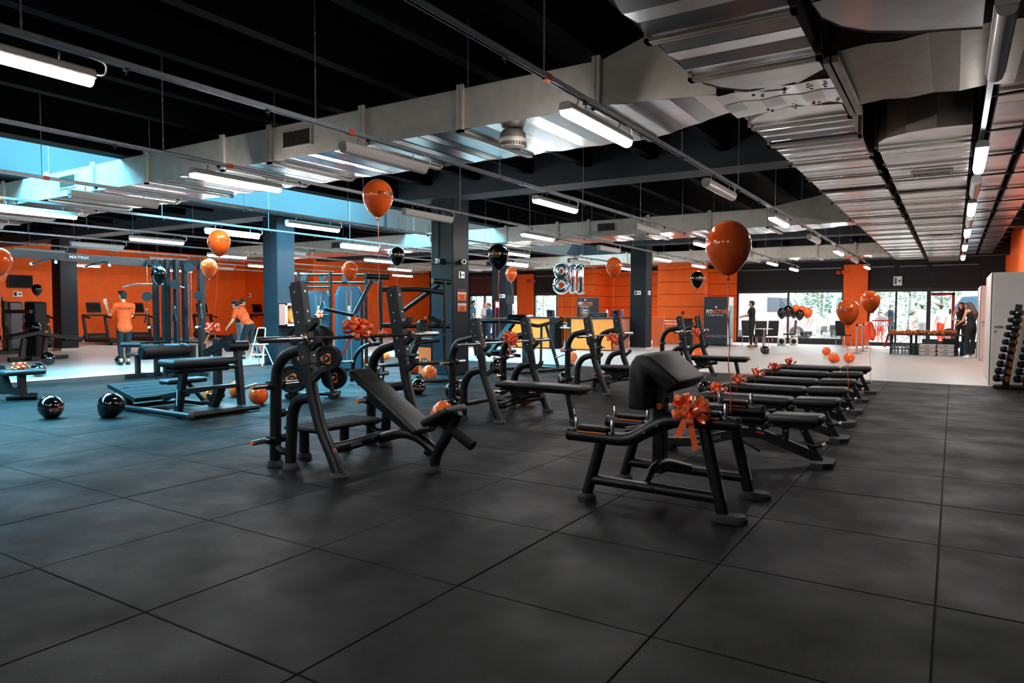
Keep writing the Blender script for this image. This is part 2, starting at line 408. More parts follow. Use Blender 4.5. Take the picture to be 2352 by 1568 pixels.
for k, y in enumerate((-2.2, 9.75, 21.5)):
    for x0, x1 in ((SN+.7, WR), (WL, SF-.1)):
        q = MB(); q.bb(x0, x1, y, y+.62, 3.69, 4.36); q.build('ceiling_beam', 'beam_grey', ce, smooth=False)
# long pale beam along the main ducts
q = MB(); q.bb(1.72, 1.98, YB, 27.6, 3.82, 4.36); q.build('ceiling_beam', 'galv', ce, smooth=False)
for z in (3.93, 4.02):
    q = MB(); q.tube([(2.02, YB, z), (2.02, 27.6, z)], .025, 8); q.build('conduit', 'rail_metal', ce)
# ---------------------------------------------------------------- columns
def column(x0, x1, y0, y1, skirt=None):
    m = MB(); m.bb(x0, x1, y0, y1, 0, 3.72, ch=.015); o = struct(m.build('wall_column', 'column_paint', smooth=False))
    if skirt: q = MB(); q.bb(x0-.02, x1+.02, y0-.02, y1+.02, 0, .07); q.build('skirting', 'white_paint', o, smooth=False)
    return o
colA = column(-21.5, -20.95, 9.9, 10.45, 1); colB = column(-10.74, -10.19, 9.9, 10.45); colC = column(-5.41, -4.83, 10.0, 10.58)
colD = column(-5.8, -5.2, 21.8, 22.4, 1); colE = column(-11.1, -10.45, 20.8, 21.4)
# ---------------------------------------------------------------- ducts
ZD, ZT = 3.245, 3.66
def pleat(mb, p, ax, L, W, step, z, amp=.010, dirx=True):
    """ribbed underside: facets of width step along the duct, W across"""
    n = max(1, int(round(L/step))); rs = random.Random(int(L*100))
    for k in range(n):
        a, b = k*L/n, (k+1)*L/n; t = rs.uniform(.35, 1)*amp*(1 if k % 2 else -1)
        if dirx: mb.add([(p[0]+a, p[1], z-t), (p[0]+b, p[1], z+t), (p[0]+b, p[1]+W, z+t), (p[0]+a, p[1]+W, z-t)], [(3,2,1,0)])
        else: mb.add([(p[0], p[1]+a, z-t), (p[0]+W, p[1]+a, z-t), (p[0]+W, p[1]+b, z+t), (p[0], p[1]+b, z+t)], [(3,2,1,0)])
def grille(root, c, ux, uz, wd, ht, nrm, bars=16):
    c, ux, uz, nrm = V(c), V(ux), V(uz), V(nrm); q = MB()
    for s in (-1, 1):
        q.bar(c+uz*(s*ht/2)-ux*(wd/2+.02), c+uz*(s*ht/2)+ux*(wd/2+.02), .02, .025, nrm if abs(nrm.z) > .5 else nrm); q.bar(c+ux*(s*wd/2)-uz*(ht/2), c+ux*(s*wd/2)+uz*(ht/2), .02, .025, nrm)
    g = q.build('vent_grille', 'galv', root, smooth=False)
    q = MB(); a = c+nrm*.004
    q.add([a-ux*(wd/2)-uz*(ht/2), a+ux*(wd/2)-uz*(ht/2), a+ux*(wd/2)+uz*(ht/2), a-ux*(wd/2)+uz*(ht/2)], [(0,1,2,3)]); q.build('vent_backing', 'plastic_black', g, smooth=False)
    q = MB()
    for k in range(bars):
        t = -wd/2+wd*(k+.5)/bars; q.bar(a+ux*t-uz*(ht/2)+nrm*.006, a+ux*t+uz*(ht/2)+nrm*.006, .004, .012, nrm)
    q.build('vent_slats', 'galv_dark', g, smooth=False)
def flange_x(root, x, y0, y1, z0=ZD, z1=ZT):     # collar around a duct running along x
    q = MB(); t = .035
    for dx in (-.022, .022):
        q.bb(x+dx-.018, x+dx+.018, y0-t, y0+.0, z0-t, z1+t); q.bb(x+dx-.018, x+dx+.018, y1, y1+t, z0-t, z1+t); q.bb(x+dx-.018, x+dx+.018, y0-t, y1+t, z0-t, z0-.012)
    q.build('flange', 'galv', root, smooth=False)
def flange_y(root, y, x0, x1, z0=ZD, z1=ZT, m='galv_dark'):
    q = MB(); t = .035
    for dy in (-.022, .022):
        q.bb(x0-t, x0, y+dy-.018, y+dy+.018, z0-t, z1); q.bb(x1, x1+t, y+dy-.018, y+dy+.018, z0-t, z1); q.bb(x0-t, x1+t, y+dy-.018, y+dy+.018, z0-t, z0-.012)
    q.build('flange', m, root, smooth=False)
def branch(y0, y1, xa, label, flanges, grilles, dz=0, flare=None):
    z0, z1 = ZD+dz, ZT+dz; xr = flare[0] if flare else 2.2
    t = thing('air_duct', (xa, y0, z0), label, 'duct', 'branch ducts across the ceiling')
    q = MB(); q.bb(xa, xr, y0, y0+.01, z0, z1); q.bb(xa, xr, y1-.01, y1, z0, z1); q.bb(xa, xr, y0, y1, z1-.01, z1); q.bb(xa, xa+.01, y0, y1, z0, z1)
    if flare:
        _, xe, ya, yb, zt = flare
        q.add([(xr, y0, z0), (xe, ya, z0+.02), (xe, ya, zt), (xr, y0, z1)], [(0,1,2,3)]); q.add([(xr, y1, z0), (xe, yb, z0+.02), (xe, yb, zt), (xr, y1, z1)], [(3,2,1,0)])
        q.add([(xr, y0, z1), (xe, ya, zt), (xe, yb, zt), (xr, y1, z1)], [(0,1,2,3)])
    q.build('side_sheet', 'galv', t, smooth=False)
    q = MB(); pleat(q, (xa, y0), 0, xr-xa, y1-y0, .22, z0)
    if flare:
        n = 5
        for k in range(n):
            a, b = k/n, (k+1)/n; L = lambda u, v, s: u+(v-u)*s; tt = .008*(1 if k % 2 else -1)
            q.add([(L(xr, xe, a), L(y0, ya, a), z0+.02*a-tt), (L(xr, xe, b), L(y0, ya, b), z0+.02*b+tt), (L(xr, xe, b), L(y1, yb, b), z0+.02*b+tt), (L(xr, xe, a), L(y1, yb, a), z0+.02*a-tt)], [(3,2,1,0)])
    q.build('ribbed_underside', 'galv_shiny', t, smooth=False)
    for x in flanges: flange_x(t, x, y0, y1, z0, z1)
    for x in grilles: grille(t, (x, y0-.006, (z0+z1)/2+.02), (1,0,0), (0,0,1), .5, .2, (0,-1,0))
    for x in flanges[::2]:
        for y in (y0-.02, y1+.02): q = MB(); q.tube([(x+.1, y, z1), (x+.1, y, 4.36)], .005, 5); q.build('hanger_rod', 'rail_metal', t)
    return t
branch(4.22, 5.62, -19.5, 'wide grey sheet metal duct carrying the round horn speaker', (-15, -13.5, -12, -10.7, -9.1, -7.6, -6.1, -4.3, -3.35, -1.75, -.35, 1.2), (-2.85, -8.4, -12.9), flare=(1.25, 2.22, 4.5, 5.1, 4.1))
branch(14.5, 15.9, -19.5, 'grey sheet metal duct crossing above the pale floor edge', (-15, -12.5, -10, -8, -6.4, -4.8, -3.9, -2.3, -.8, .5), (-3.4, -8.8, -12.9), flare=(.5, 2.22, 14.75, 15.3, 4.0))
branch(24.3, 25.6, -19.5, 'grey sheet metal duct crossing in front of the shop windows', (-15, -12, -9, -7, -4.4, -2.2, 0, 1.2), (-9.4, -13.5))
# horn speaker under the first branch
sp = G(1178, 325, 3.12); t = thing('horn_speaker', (sp.x, sp.y, 3.05), 'round beige ceiling horn speaker hung under the wide duct', 'speaker')
q = MB(); q.lathe([(.05, 3.235), (.11, 3.23), (.135, 3.2), (.14, 3.14)], (sp.x, sp.y, 0), 28); q.build('dome', 'galv_dark', t)
q = MB(); q.lathe([(.142, 3.145), (.145, 3.12), (.142, 3.10)], (sp.x, sp.y, 0), 28)
q.build('rim', 'galv', t)
q = MB()
for k in range(28):
    a = 2*PI*k/28; q.box((sp.x+.138*math.cos(a), sp.y+.138*math.sin(a), 3.085), (.012, .012, .035), R=a)
q.build('slots', 'galv_dark', t)['kind'] = 'stuff'
q = MB(); q.lathe([(.132, 3.10), (.12, 3.06), (.09, 3.04), (.085, 3.045), (.02, 3.05)], (sp.x, sp.y, 0), 28); q.build('bowl', 'galv', t)
# main ducts along y, with elbows that swing into the cross duct
def arc(cx, cy, r, a0, a1, n=9): return [(cx+r*math.cos(a0+(a1-a0)*k/n), cy+r*math.sin(a0+(a1-a0)*k/n)) for k in range(n+1)]
def plan_duct(name, poly, label, y0, y1, x0, x1, z0=ZD, z1=ZT, step=.13, flanges=(), grilles=(), open_=()):
    t = thing(name, (x0, y0, z0), label, 'duct', 'ducts along the right side')
    q = MB(); n = len(poly)
    for i in range(n):
        (ax, ay), (bx, by) = poly[i], poly[(i+1) % n]; q.add([(ax, ay, z0-.004), (bx, by, z0-.004), (bx, by, z1), (ax, ay, z1)], [(0,1,2,3)])
    q.build('side_sheet', 'galv_dark', t, smooth=True, ang=25)
    q = MB(); pleat(q, (x0, y0), 0, y1-y0, x1-x0, step, z0, .009, dirx=False)
    el = [p for p in poly if not (y0-1e-4 <= p[1] <= y1+1e-4)]
    q.build('ribbed_underside', 'galv_shiny', t, smooth=False)
    if len(el) > 2:
        pts = el+([(x0, y1), (x1, y1)] if el[0][1] > y1-1e-4 else [(x1, y0), (x0, y0)]); c = (sum(p[0] for p in pts)/len(pts), sum(p[1] for p in pts)/len(pts))
        q = MB(); q.add([(*p, z0+.003) for p in pts], [tuple(range(len(pts)-1, -1, -1))] if z0 else []); q.build('elbow_sheet', 'galv_shiny', t, smooth=False)
    for y in flanges: flange_y(t, y, x0, x1, z0, z1)
    for (x, y) in grilles: grille(t, (x, y, z0-.02), (1,0,0), (0,1,0), .45, .2, (0,0,-1))
    return t
ys = lambda a, b, s: [a+s*k for k in range(int((b-a)/s)+1)]
pl = [(2.21, -5), (3.13, -5), (3.13, 4.22)]+[(2.78, 4.62), (2.62, 4.58), (2.45, 4.45), (2.32, 4.3), (2.23, 4.1), (2.21, 3.9)]
plan_duct('main_duct', pl, 'ribbed metal duct overhead whose end curves into the cross duct', -5, 3.88, 2.21, 3.13, step=.2, flanges=(-3, -1.5, 0, 1.5, 2.95, 3.9))
pl = [(2.24, 5.72), (2.27, 5.5), (2.35, 5.36), (2.5, 5.24), (2.75, 5.17), (3.13, 5.3), (3.13, 27), (2.24, 27)]
plan_duct('main_duct', pl, 'long ribbed silver duct running to the windows beside the pale beam', 5.74, 27, 2.24, 3.13, flanges=[5.72]+ys(6.6, 26.9, 1.22))
pl = [(3.25, -5), (4.15, -5), (4.15, 3.95), (3.76, 3.79), (3.51, 3.63), (3.36, 3.45), (3.27, 3.23), (3.25, 2.96)]
plan_duct('main_duct', pl, 'ribbed metal duct overhead beside the tube lamps with a rounded end', -5, 2.94, 3.25, 4.15, step=.2, flanges=(-3, -1.5, 0, 1.4))
pl = [(3.25, 7.43), (3.28, 7.1), (3.37, 6.93), (3.56, 6.79), (3.84, 6.71), (4.15, 6.74), (4.15, 28.6), (3.25, 28.6)]
plan_duct('main_duct', pl, 'long ribbed silver duct with black slot grilles above the dumbbell side', 7.45, 28.6, 3.25, 4.15, flanges=[7.43]+ys(8.5, 28.4, 1.22), grilles=((3.74, 9.28), (3.74, 18.5)))
# cross duct to the right wall
t = thing('cross_duct', (2.2, 4.2, ZD), 'flat panelled metal cross duct joining the branches to the right wall', 'duct')
q = MB(); n = 6; xs = [2.2+k*(3.2-2.2)/n for k in range(n+1)]
for k in range(n):
    tt = .007*(1 if k % 2 else -1); a, b = xs[k], xs[k+1]
    for y0, y1, u in ((4.5, 4.8, .004), (4.8, 5.06, -.004), (5.06, 5.3, .004)):
        q.add([(a, y0, ZD+tt), (b, y0, ZD-tt), (b, y1, ZD-tt+u), (a, y1, ZD+tt+u)], [(3,2,1,0)])
q.build('underside_panel', 'galv_shiny', t, smooth=False)
q = MB(); xs = [3.25+k*(WR-.03-3.25)/12 for k in range(13)]
for k in range(12):
    tt = .009*(1 if k % 2 else -1); a, b = xs[k], xs[k+1]; q.add([(a, 4.05, ZD+.06+tt), (b, 4.05, ZD+.06-tt), (b, 5.62, ZD+.06-tt), (a, 5.62, ZD+.06+tt)], [(3,2,1,0)])
q.build('underside_panel', 'galv_dark', t, smooth=False)
q = MB(); q.bb(3.2, WR-.03, 4.06, 4.08, ZD+.07, 3.68); q.build('side_sheet', 'galv_dark', t, smooth=False); q = MB(); q.bb(3.2, WR-.03, 5.6, 5.62, ZD+.07, 3.68); q.build('side_sheet', 'galv_dark', t, smooth=False)
q = MB()
for dx in (-.03, .03): q.bb(3.21+dx-.022, 3.21+dx+.022, 4.02, 5.66, ZD-.035, ZD+.02)
q.build('flange', 'galv_dark', t, smooth=False)
q = MB()
for x in (2.55, 2.75, 2.95, 3.1):
    for y in (4.62, 4.68, 5.14, 5.2): q.lathe([(.004, 0), (.018, -.004), (.008, -.012)], (x+random.uniform(-.04, .04), y, ZD-.002), 8)
q.build('rivets', 'steel', t)['kind'] = 'stuff'
# cable trays beyond the lamp row
for x0, x1, nm in ((4.34, 4.62, 'cable tray next to the overhead lamp row'), (4.72, 5.08, 'cable tray close to the orange right wall')):
    t = thing('cable_tray', (x0, 5.7, 3.4), 'long silver '+nm, 'cable tray', 'cable trays above the right side')
    q = MB(); pleat(q, (x0, 5.7), 0, 22, x1-x0, .5, 3.4, .006, dirx=False); q.build('tray_bed', 'galv_shiny', t, smooth=False)
    q = MB(); q.bb(x0-.012, x0, 5.7, 27.7, 3.39, 3.46); q.bb(x1, x1+.012, 5.7, 27.7, 3.39, 3.46); q.build('tray_edge', 'plastic_dark', t, smooth=False)
    for y in ys(6.2, 27, 1.5):
        q = MB(); q.prism([(x0-.06, 3.36), (x1+.1, 3.36), (x1+.1, 3.39), (x0+.1, 3.38), (x0-.06, 3.37)], lambda u, v, w2: V((u, w2, v)), y, y+.05); q.build('bracket', 'plastic_dark', t, smooth=False)
# ---------------------------------------------------------------- lamp rails and tube lamps
RX = [1.39, -1.07, -3.53, -6.33, -8.75, -11.5, -14.1, -17.1, -19.7, -22.4]
RY = [0.25, 3.87, 7.6, 11.3, 14.95, 18.9, 22.5, 26.2, -3.4]  # last row is out of view behind the camera, added for front light
ZL, ZR = 2.95, 3.1
def make_lamp(on):
    t = thing('tube_lamp', (0, 0, 0), '', 'lamp', 'tube lamps under the ceiling rails'); L = 1.27
    q = MB(); pr = [(-.052, .0), (.052, .0), (.058, .012), (.05, .05), (.03, .066), (-.03, .066), (-.05, .05), (-.058, .012)]
    q.prism(pr, lambda u, v, w2: V((u, w2, v)), -L/2, L/2); q.build('housing', 'housing', t, world=False, ang=30)
    q = MB(); n = 7; pr = [(-.054, .001)]+[(-.05*math.cos(PI*k/n), -.052*math.sin(PI*k/n)**.7) for k in range(n+1)]+[(.054, .001)]
    q.prism(pr[::-1], lambda u, v, w2: V((u, w2, v)), -L/2+.012, L/2-.012); q.build('diffuser', 'diffuser_on' if on else 'diffuser_off', t, world=False)
    for y in (-.42, .42):
        q = MB(); q.tube([(0, y, .06), (0, y, .1), (.012, y, .115), (0, y, .13)], .006, 6); q.build('hook', 'rail_metal', t, world=False)
    q = MB(); q.tube(fillet([(0, L/2-.02, .04), (0, L/2+.09, .05), (0, L/2+.1, .14), (0, L/2-.02, .15)], .05), .006, 6); q.build('cable', 'white_gloss', t, world=False)
    for y in (-.5, -.2, .2, .5):
        for s in (-1, 1):
            pass
    return t
LON, LOFF = make_lamp(True), make_lamp(False)
lit = [(0,8),(1,8),(2,8),(3,8),(0,1),(0,3),(0,5),(0,7),(1,0),(1,2),(1,4),(1,6),(1,7),(2,1),(2,3),(2,5),(2,6),(3,2),(3,4),(3,6),(4,5),(4,1),(4,2),(4,3),(5,4),(6,5),(7,6),(5,2),(6,3),(7,4),(5,6),(6,1),(8,3),(9,4),(8,5),(9,3)]
off = [(0,2),(0,4),(0,6),(1,1),(1,3),(1,5),(2,2),(2,4),(3,5),(3,1),(5,3),(5,1),(6,2),(7,2),(8,4),(7,3)]
RWD = ['the rail beside the pale beam', 'the second rail from the pale beam', 'the third rail from the pale beam', 'the rail at the roof light edge', 'the rail below the roof light', 'the rail past the roof light', 'the rail past the cable station', 'the third rail past the roof light', 'the second rail from the treadmill wall', 'the rail at the treadmill wall']
YWD = {.25: 'over the open rubber floor', 3.87: 'by the speaker duct', 7.6: 'just past the speaker duct', 11.3: 'before the second branch duct', 14.95: 'by the second branch duct', 18.9: 'past the second branch duct', 22.5: 'before the third branch duct', 26.2: 'close to the shop windows', -3.4: 'added out of view behind the camera'}
used = set()
for (ij, src, w_) in [(a, LON, 'lit') for a in lit]+[(a, LOFF, 'unlit') for a in off]:
    i, j = ij; c = src if w_ not in used else copy_tree(src); used.add(w_); c.location = (RX[i], RY[j], ZL); c['group'] = 'tube lamps on the ceiling rails'
    c['label'] = f'{w_} tube lamp on {RWD[i]} {YWD[RY[j]]}'
link = MB(); link.tube([(0, 0, 0), (.006, 0, .012), (.006, 0, .03), (0, 0, .042), (-.006, 0, .03), (-.006, 0, .012), (0, 0, 0)], .0025, 5, False)
link2 = [V((v.y, v.x, v.z+.036)) for v in link.v]
for i, x in enumerate(RX):
    y1 = 27.3 if i < 2 else (23.6 if i < 4 else 24.0)
    if i >= 8: y1 = 20.8
    t = thing('lamp_rail', (x, -4, ZR), f'grey channel hung on chains with tube lamps, {RWD[i]}', 'rail', 'lamp rails under the ceiling')
    q = MB()
    for a, b, c2, d in ((x-.022, x+.022, .036, .042), (x-.022, x-.017, 0, .042), (x+.017, x+.022, 0, .042), (x-.022, x-.010, 0, .004), (x+.010, x+.022, 0, .004)): q.bb(a, b, -4, y1, ZR+c2, ZR+d)
    q.build('channel', 'rail_metal', t, smooth=False)
    k = 0; y = -2.6
    while y < y1:
        q = MB(); q.box((x, y, ZR-.012), (.034, .03, .024)); q.tube([(x, y, ZR-.02), (x+.01, y, ZR-.035), (x, y, ZR-.05), (x-.008, y, ZR-.042)], .004, 5); q.build('hook', 'plastic_dark', t); y += 1.24
    y = -2.0
    while y < min(y1, 15 if i > 3 else 24):
        if 4.1 < y < 5.75 or 14.4 < y < 16: y += .7; continue
        q = MB(); n = int((4.36-ZR-.04)/.072)
        for a in range(n):
            o_ = V((x, y, ZR+.04+a*.072)); b = len(q.v); q.v += [v+o_ for v in link.v]+[v+o_ for v in link2]; nl = len(link.v)
            q.f += [tuple(z+b for z in f) for f in link.f]+[tuple(z+b+nl for z in f) for f in link.f]
        q.build('chain', 'rail_metal', t); y += 2.45
    for j, (y, mm) in enumerate(((2.95, 'label_red'), (6.2, 'blue'), (10.1, 'blue'), (13.8, 'label_red'), (17.6, 'blue'))):
        q = MB(); q.box((x, y+.4*(i % 3), ZR+.02), (.05, .075, .05)); q.build('plug_box', mm, t)
# lamp row beside the right duct
for k, (y, on) in enumerate(((-3.4, 1), (3.4, 0), (7.1, 1), (9.1, 0), (11.2, 1), (13, 0), (15, 1), (18.8, 1), (22.4, 1))):  # first lamp is unseen, added to brighten the near end
    c = place(LON if on else LOFF, (4.23, y, ZL), f"{'lit' if on else 'unlit'} tube lamp between right duct and cable tray, {['added out of view behind the camera', 'beside the cross duct', 'past the cross duct', 'at the black slot grille', 'between grille and second branch', 'just before the second branch', 'at the second branch', 'past the far slot grille', 'at the duct end'][k]}", group='lamps beside the right duct')
t = thing('lamp_rail', (4.23, -4, ZR), 'grey channel rail between the right duct and the cable tray', 'rail')
q = MB(); q.bb(4.21, 4.25, -4, 24, ZR, ZR+.042); q.build('channel', 'rail_metal', t, smooth=False)
for y in ys(-2, 23, 2.5):
    q = MB(); q.tube([(4.23, y, ZR), (4.23, y, 4.36)], .006, 6); q.build('hanger_rod', 'rail_metal', t)
# ---------------------------------------------------------------- gym equipment
def rpad(mb, poly, y0, y1, ch=.018):
    """upholstered pad: side profile in x-z, rounded along its two y ends"""
    n = len(poly); cx = sum(p[0] for p in poly)/n; cz = sum(p[1] for p in poly)/n
    def ins(d):
        out = []
        for i in range(n):
            a, b, c = V(poly[i-1]), V(poly[i]), V(poly[(i+1) % n]); e1 = (b-a).normalized(); e2 = (c-b).normalized()
            n1, n2 = V((-e1.y, e1.x)), V((-e2.y, e2.x)); bis = (n1+n2); bis = bis.normalized() if bis.length > 1e-6 else n1
            out.append(b+bis*(d/max(.4, bis.dot(n1))))
        return out
    area = sum(poly[i][0]*poly[(i+1) % n][1]-poly[(i+1) % n][0]*poly[i][1] for i in range(n)); sg = 1 if area > 0 else -1
    rings = [(y0, ch*sg), (y0+ch*.35, ch*.35*sg), (y0+ch, 0), (y1-ch, 0), (y1-ch*.35, ch*.35*sg), (y1, ch*sg)]
    vs = []; 
    for y, d in rings:
        for p in ins(d): vs.append(V((p.x, y, p.y)))
    R = len(rings); fs = [tuple(range(n)) if sg > 0 else tuple(range(n-1, -1, -1)), tuple(range((R-1)*n+n-1, (R-1)*n-1, -1)) if sg > 0 else tuple(range((R-1)*n, R*n))]
    for i in range(R-1):
        for j in range(n):
            q = (i*n+j, (i+1)*n+j, (i+1)*n+(j+1) % n, i*n+(j+1) % n); fs.append(q if sg > 0 else q[::-1])
    return mb.add(vs, fs)
def rrect(x0, x1, z0, z1, r=.02, n=3):
    out = []
    for cx, cz, a in ((x1-r, z1-r, 0), (x0+r, z1-r, PI/2), (x0+r, z0+r, PI), (x1-r, z0+r, PI*1.5)):
        for k in range(n+1): out.append((cx+r*math.cos(a+PI/2*k/n), cz+r*math.sin(a+PI/2*k/n)))
    return out
def rot2(poly, ang, c):
    s, k = math.sin(ang), math.cos(ang); return [(c[0]+(x-c[0])*k-(z-c[1])*s, c[1]+(x-c[0])*s+(z-c[1])*k) for x, z in poly]
def bolt(root, p, ax, r=.011):
    q = MB(); q.lathe([(r, 0), (r, .006), (r*.7, .009), (r*.35, .009), (r*.3, .004)], p, 10, ax); q.build('bolt', 'steel', root, world=False)
def cup(root, x, y, r=.062, h=.055, long=0):
    q = MB(); q.lathe([(r, 0), (r*1.03, h*.45), (r*.98, h*.55), (r*.9, h), (r*.5, h)], (x, y, 0), 18)
    if long:
        for i, v in enumerate(q.v):
            if v.x > x: q.v[i] = V((v.x+long, v.y, v.z))
    q.build('foot', 'foot_grey', root, world=False)
def side_frame(root, s, H, bar_z, scale_x=1.0):
    """one rack side (s=-1 near, +1 far), local coordinates, rack foot at x=0"""
    y = .59*s; tall = H > 1.4
    rk = [(-.44, 1.58), (-.34, 1.04), (-.31, .8), (-.27, .62), (-.19, .39), (-.09, .23), (.02, .03)] if tall else [(-.35, 1.25), (-.30, .98), (-.255, .75), (-.225, .56), (-.10, .27), (.0, .03)]
    q = MB(); q.tube(fillet([(a, y, b) for a, b in rk], .07, 3), .05, 14); q.build('rack_upright', 'frame_black', root, world=False)
    # plastic guard on the upper upright
    d = (V((rk[1][0], 0, rk[1][1]))-V((rk[0][0], 0, rk[0][1]))).normalized(); top = V((rk[0][0], y, rk[0][1])); Lg = .68 if tall else .44
    nx = V((-d.z, 0, d.x)); nx = nx if nx.x > 0 else -nx
    q = MB(); pr = [(-.06, -.053), (.036, -.053), (.06, -.033), (.06, .033), (.036, .053), (-.06, .053)]
    q.prism(pr, lambda u, v, w2: top+d*w2+nx*u+V((0, v, 0)), 0.012, Lg); q.prism([(a*.82, b*.82) for a, b in pr], lambda u, v, w2: top+d*w2+nx*u+V((0, v, 0)), -.012, .012)
    q.prism([(a*.7, b*.8) for a, b in pr], lambda u, v, w2: top+d*w2+nx*u+V((0, v, 0)), Lg, Lg+.04)
    g = q.build('upright_guard', 'plastic_dark', root, world=False, ang=25)
    for k in ((.08, .25, .33, .50, .62) if tall else (.06, .2, .36)):
        q = MB(); q.lathe([(.012, 0), (.012, .005), (.005, .006)], top+d*k+V((0, -.053, 0)), 10, (0, -1, 0)); q.build('bolt', 'steel', g, world=False)
        q = MB(); q.lathe([(.011, 0), (.011, .004), (.004, .005)], top+d*k+nx*.06, 10, nx); q.build('bolt', 'steel', g, world=False)
    # bar hooks
    for k, dz in enumerate((.16, -.0, -.24) if tall else (0.0, -.28)):
        xh = rk[0][0]+(rk[1][0]-rk[0][0])*(H-bar_z-dz)/(rk[0][1]-rk[1][1])+.03; zc = bar_z+dz-.02
        pr = [(xh, zc-.09), (xh+.045, zc-.06), (xh+.13, zc+.01), (xh+.13, zc+.055), (xh+.095, zc+.055), (xh+.088, zc+.022), (xh+.04, zc-.01), (xh, zc+.02)]
        q = MB(); q.prism(pr, lambda u, v, w2: V((u, w2, v)), y-.028, y+.028); q.build('bar_hook', 'plastic_dark', root, world=False, smooth=False)
    rr = [(-.76, .03), (-.755, .15), (-.74, .66), (-.72, .86), (-.62, .97), (-.36, 1.04)] if tall else [(-.72, .03), (-.71, .24), (-.71, .82), (-.62, .97), (-.36, 1.03)]
    q = MB(); q.tube(fillet([(a, y, b) for a, b in rr], .12, 5), .048, 14); q.build('rear_post', 'frame_black', root, world=False)
    ar = [(-.56, .03), (-.555, .17), (-.53, .5), (-.45, .61), (-.28, .635)] if tall else [(-.545, .03), (-.54, .12), (-.525, .46), (-.43, .6), (-.25, .64)]
    q = MB(); q.tube(fillet([(a, y, b) for a, b in ar], .11, 5), .048, 14); q.build('arch_tube', 'frame_black', root, world=False)
    q = MB(); q.tube(fillet([(rr[0][0], y, .19), (rr[0][0]+.08, y, .14), (ar[0][0], y, .14)], .05), .033, 12); q.build('brace', 'frame_black', root, world=False)
    for x in (rr[0][0], ar[0][0]): cup(root, x, y, .068, .055)
    cup(root, rk[-1][0]+.01, y, .075, .045)
    for z, a, b in ((.71, -.24, .24), (.46, 0 if s < 0 else -.2, .2 if s < 0 else 0), (.24, -.25, .2)):
        x = rr[1][0]+.01
        q = MB(); q.tube([(x, y+a, z), (x, y+b, z)], .0235, 12); h = q.build('plate_horn', 'chrome', root, world=False)
        for e in (a, b):
            sg = 1 if e > 0 else -1
            if abs(e) > .01: q = MB(); q.tube([(x, y+sg*.035, z), (x, y+sg*.085, z)], .038, 12); q.build('horn_collar', 'plastic_black', h, world=False)
        for e in (a, b):
            if abs(e) > .01:
                q = MB(); q.lathe([(.019, 0), (.019, .003), (.012, .004), (.011, .001)], (x, y+e, z), 12, (0, 1 if e > 0 else -1, 0)); q.build('horn_cap', 'orange_line', h, world=False)
    # warning label on the foot of the upright
    p, r = V((rk[-2][0]+.045, y, rk[-2][1])), V((rk[-1][0]+.0, y, rk[-1][1]+.05)); dd = (r-p).normalized(); nn = V((dd.z, 0, -dd.x)); nn = nn if nn.x > 0 else -nn
    q = MB(); c = V((rk[-2][0], y, rk[-2][1])); 
    a0 = c+nn*.0515; q.add([a0+dd*.02+V((0, -.018, 0)), a0+dd*.16+V((0, -.018, 0)), a0+dd*.16+V((0, .018, 0)), a0+dd*.02+V((0, .018, 0))], [(0, 1, 2, 3)]); l = q.build('warning_label', 'label_white', root, world=False, smooth=False)
    a0 = c+nn*.0523; q = MB(); q.add([a0+dd*.02+V((0, -.018, 0)), a0+dd*.04+V((0, -.018, 0)), a0+dd*.04+V((0, .018, 0)), a0+dd*.02+V((0, .018, 0))], [(0, 1, 2, 3)]); q.build('label_header', 'label_red', l, world=False, smooth=False)
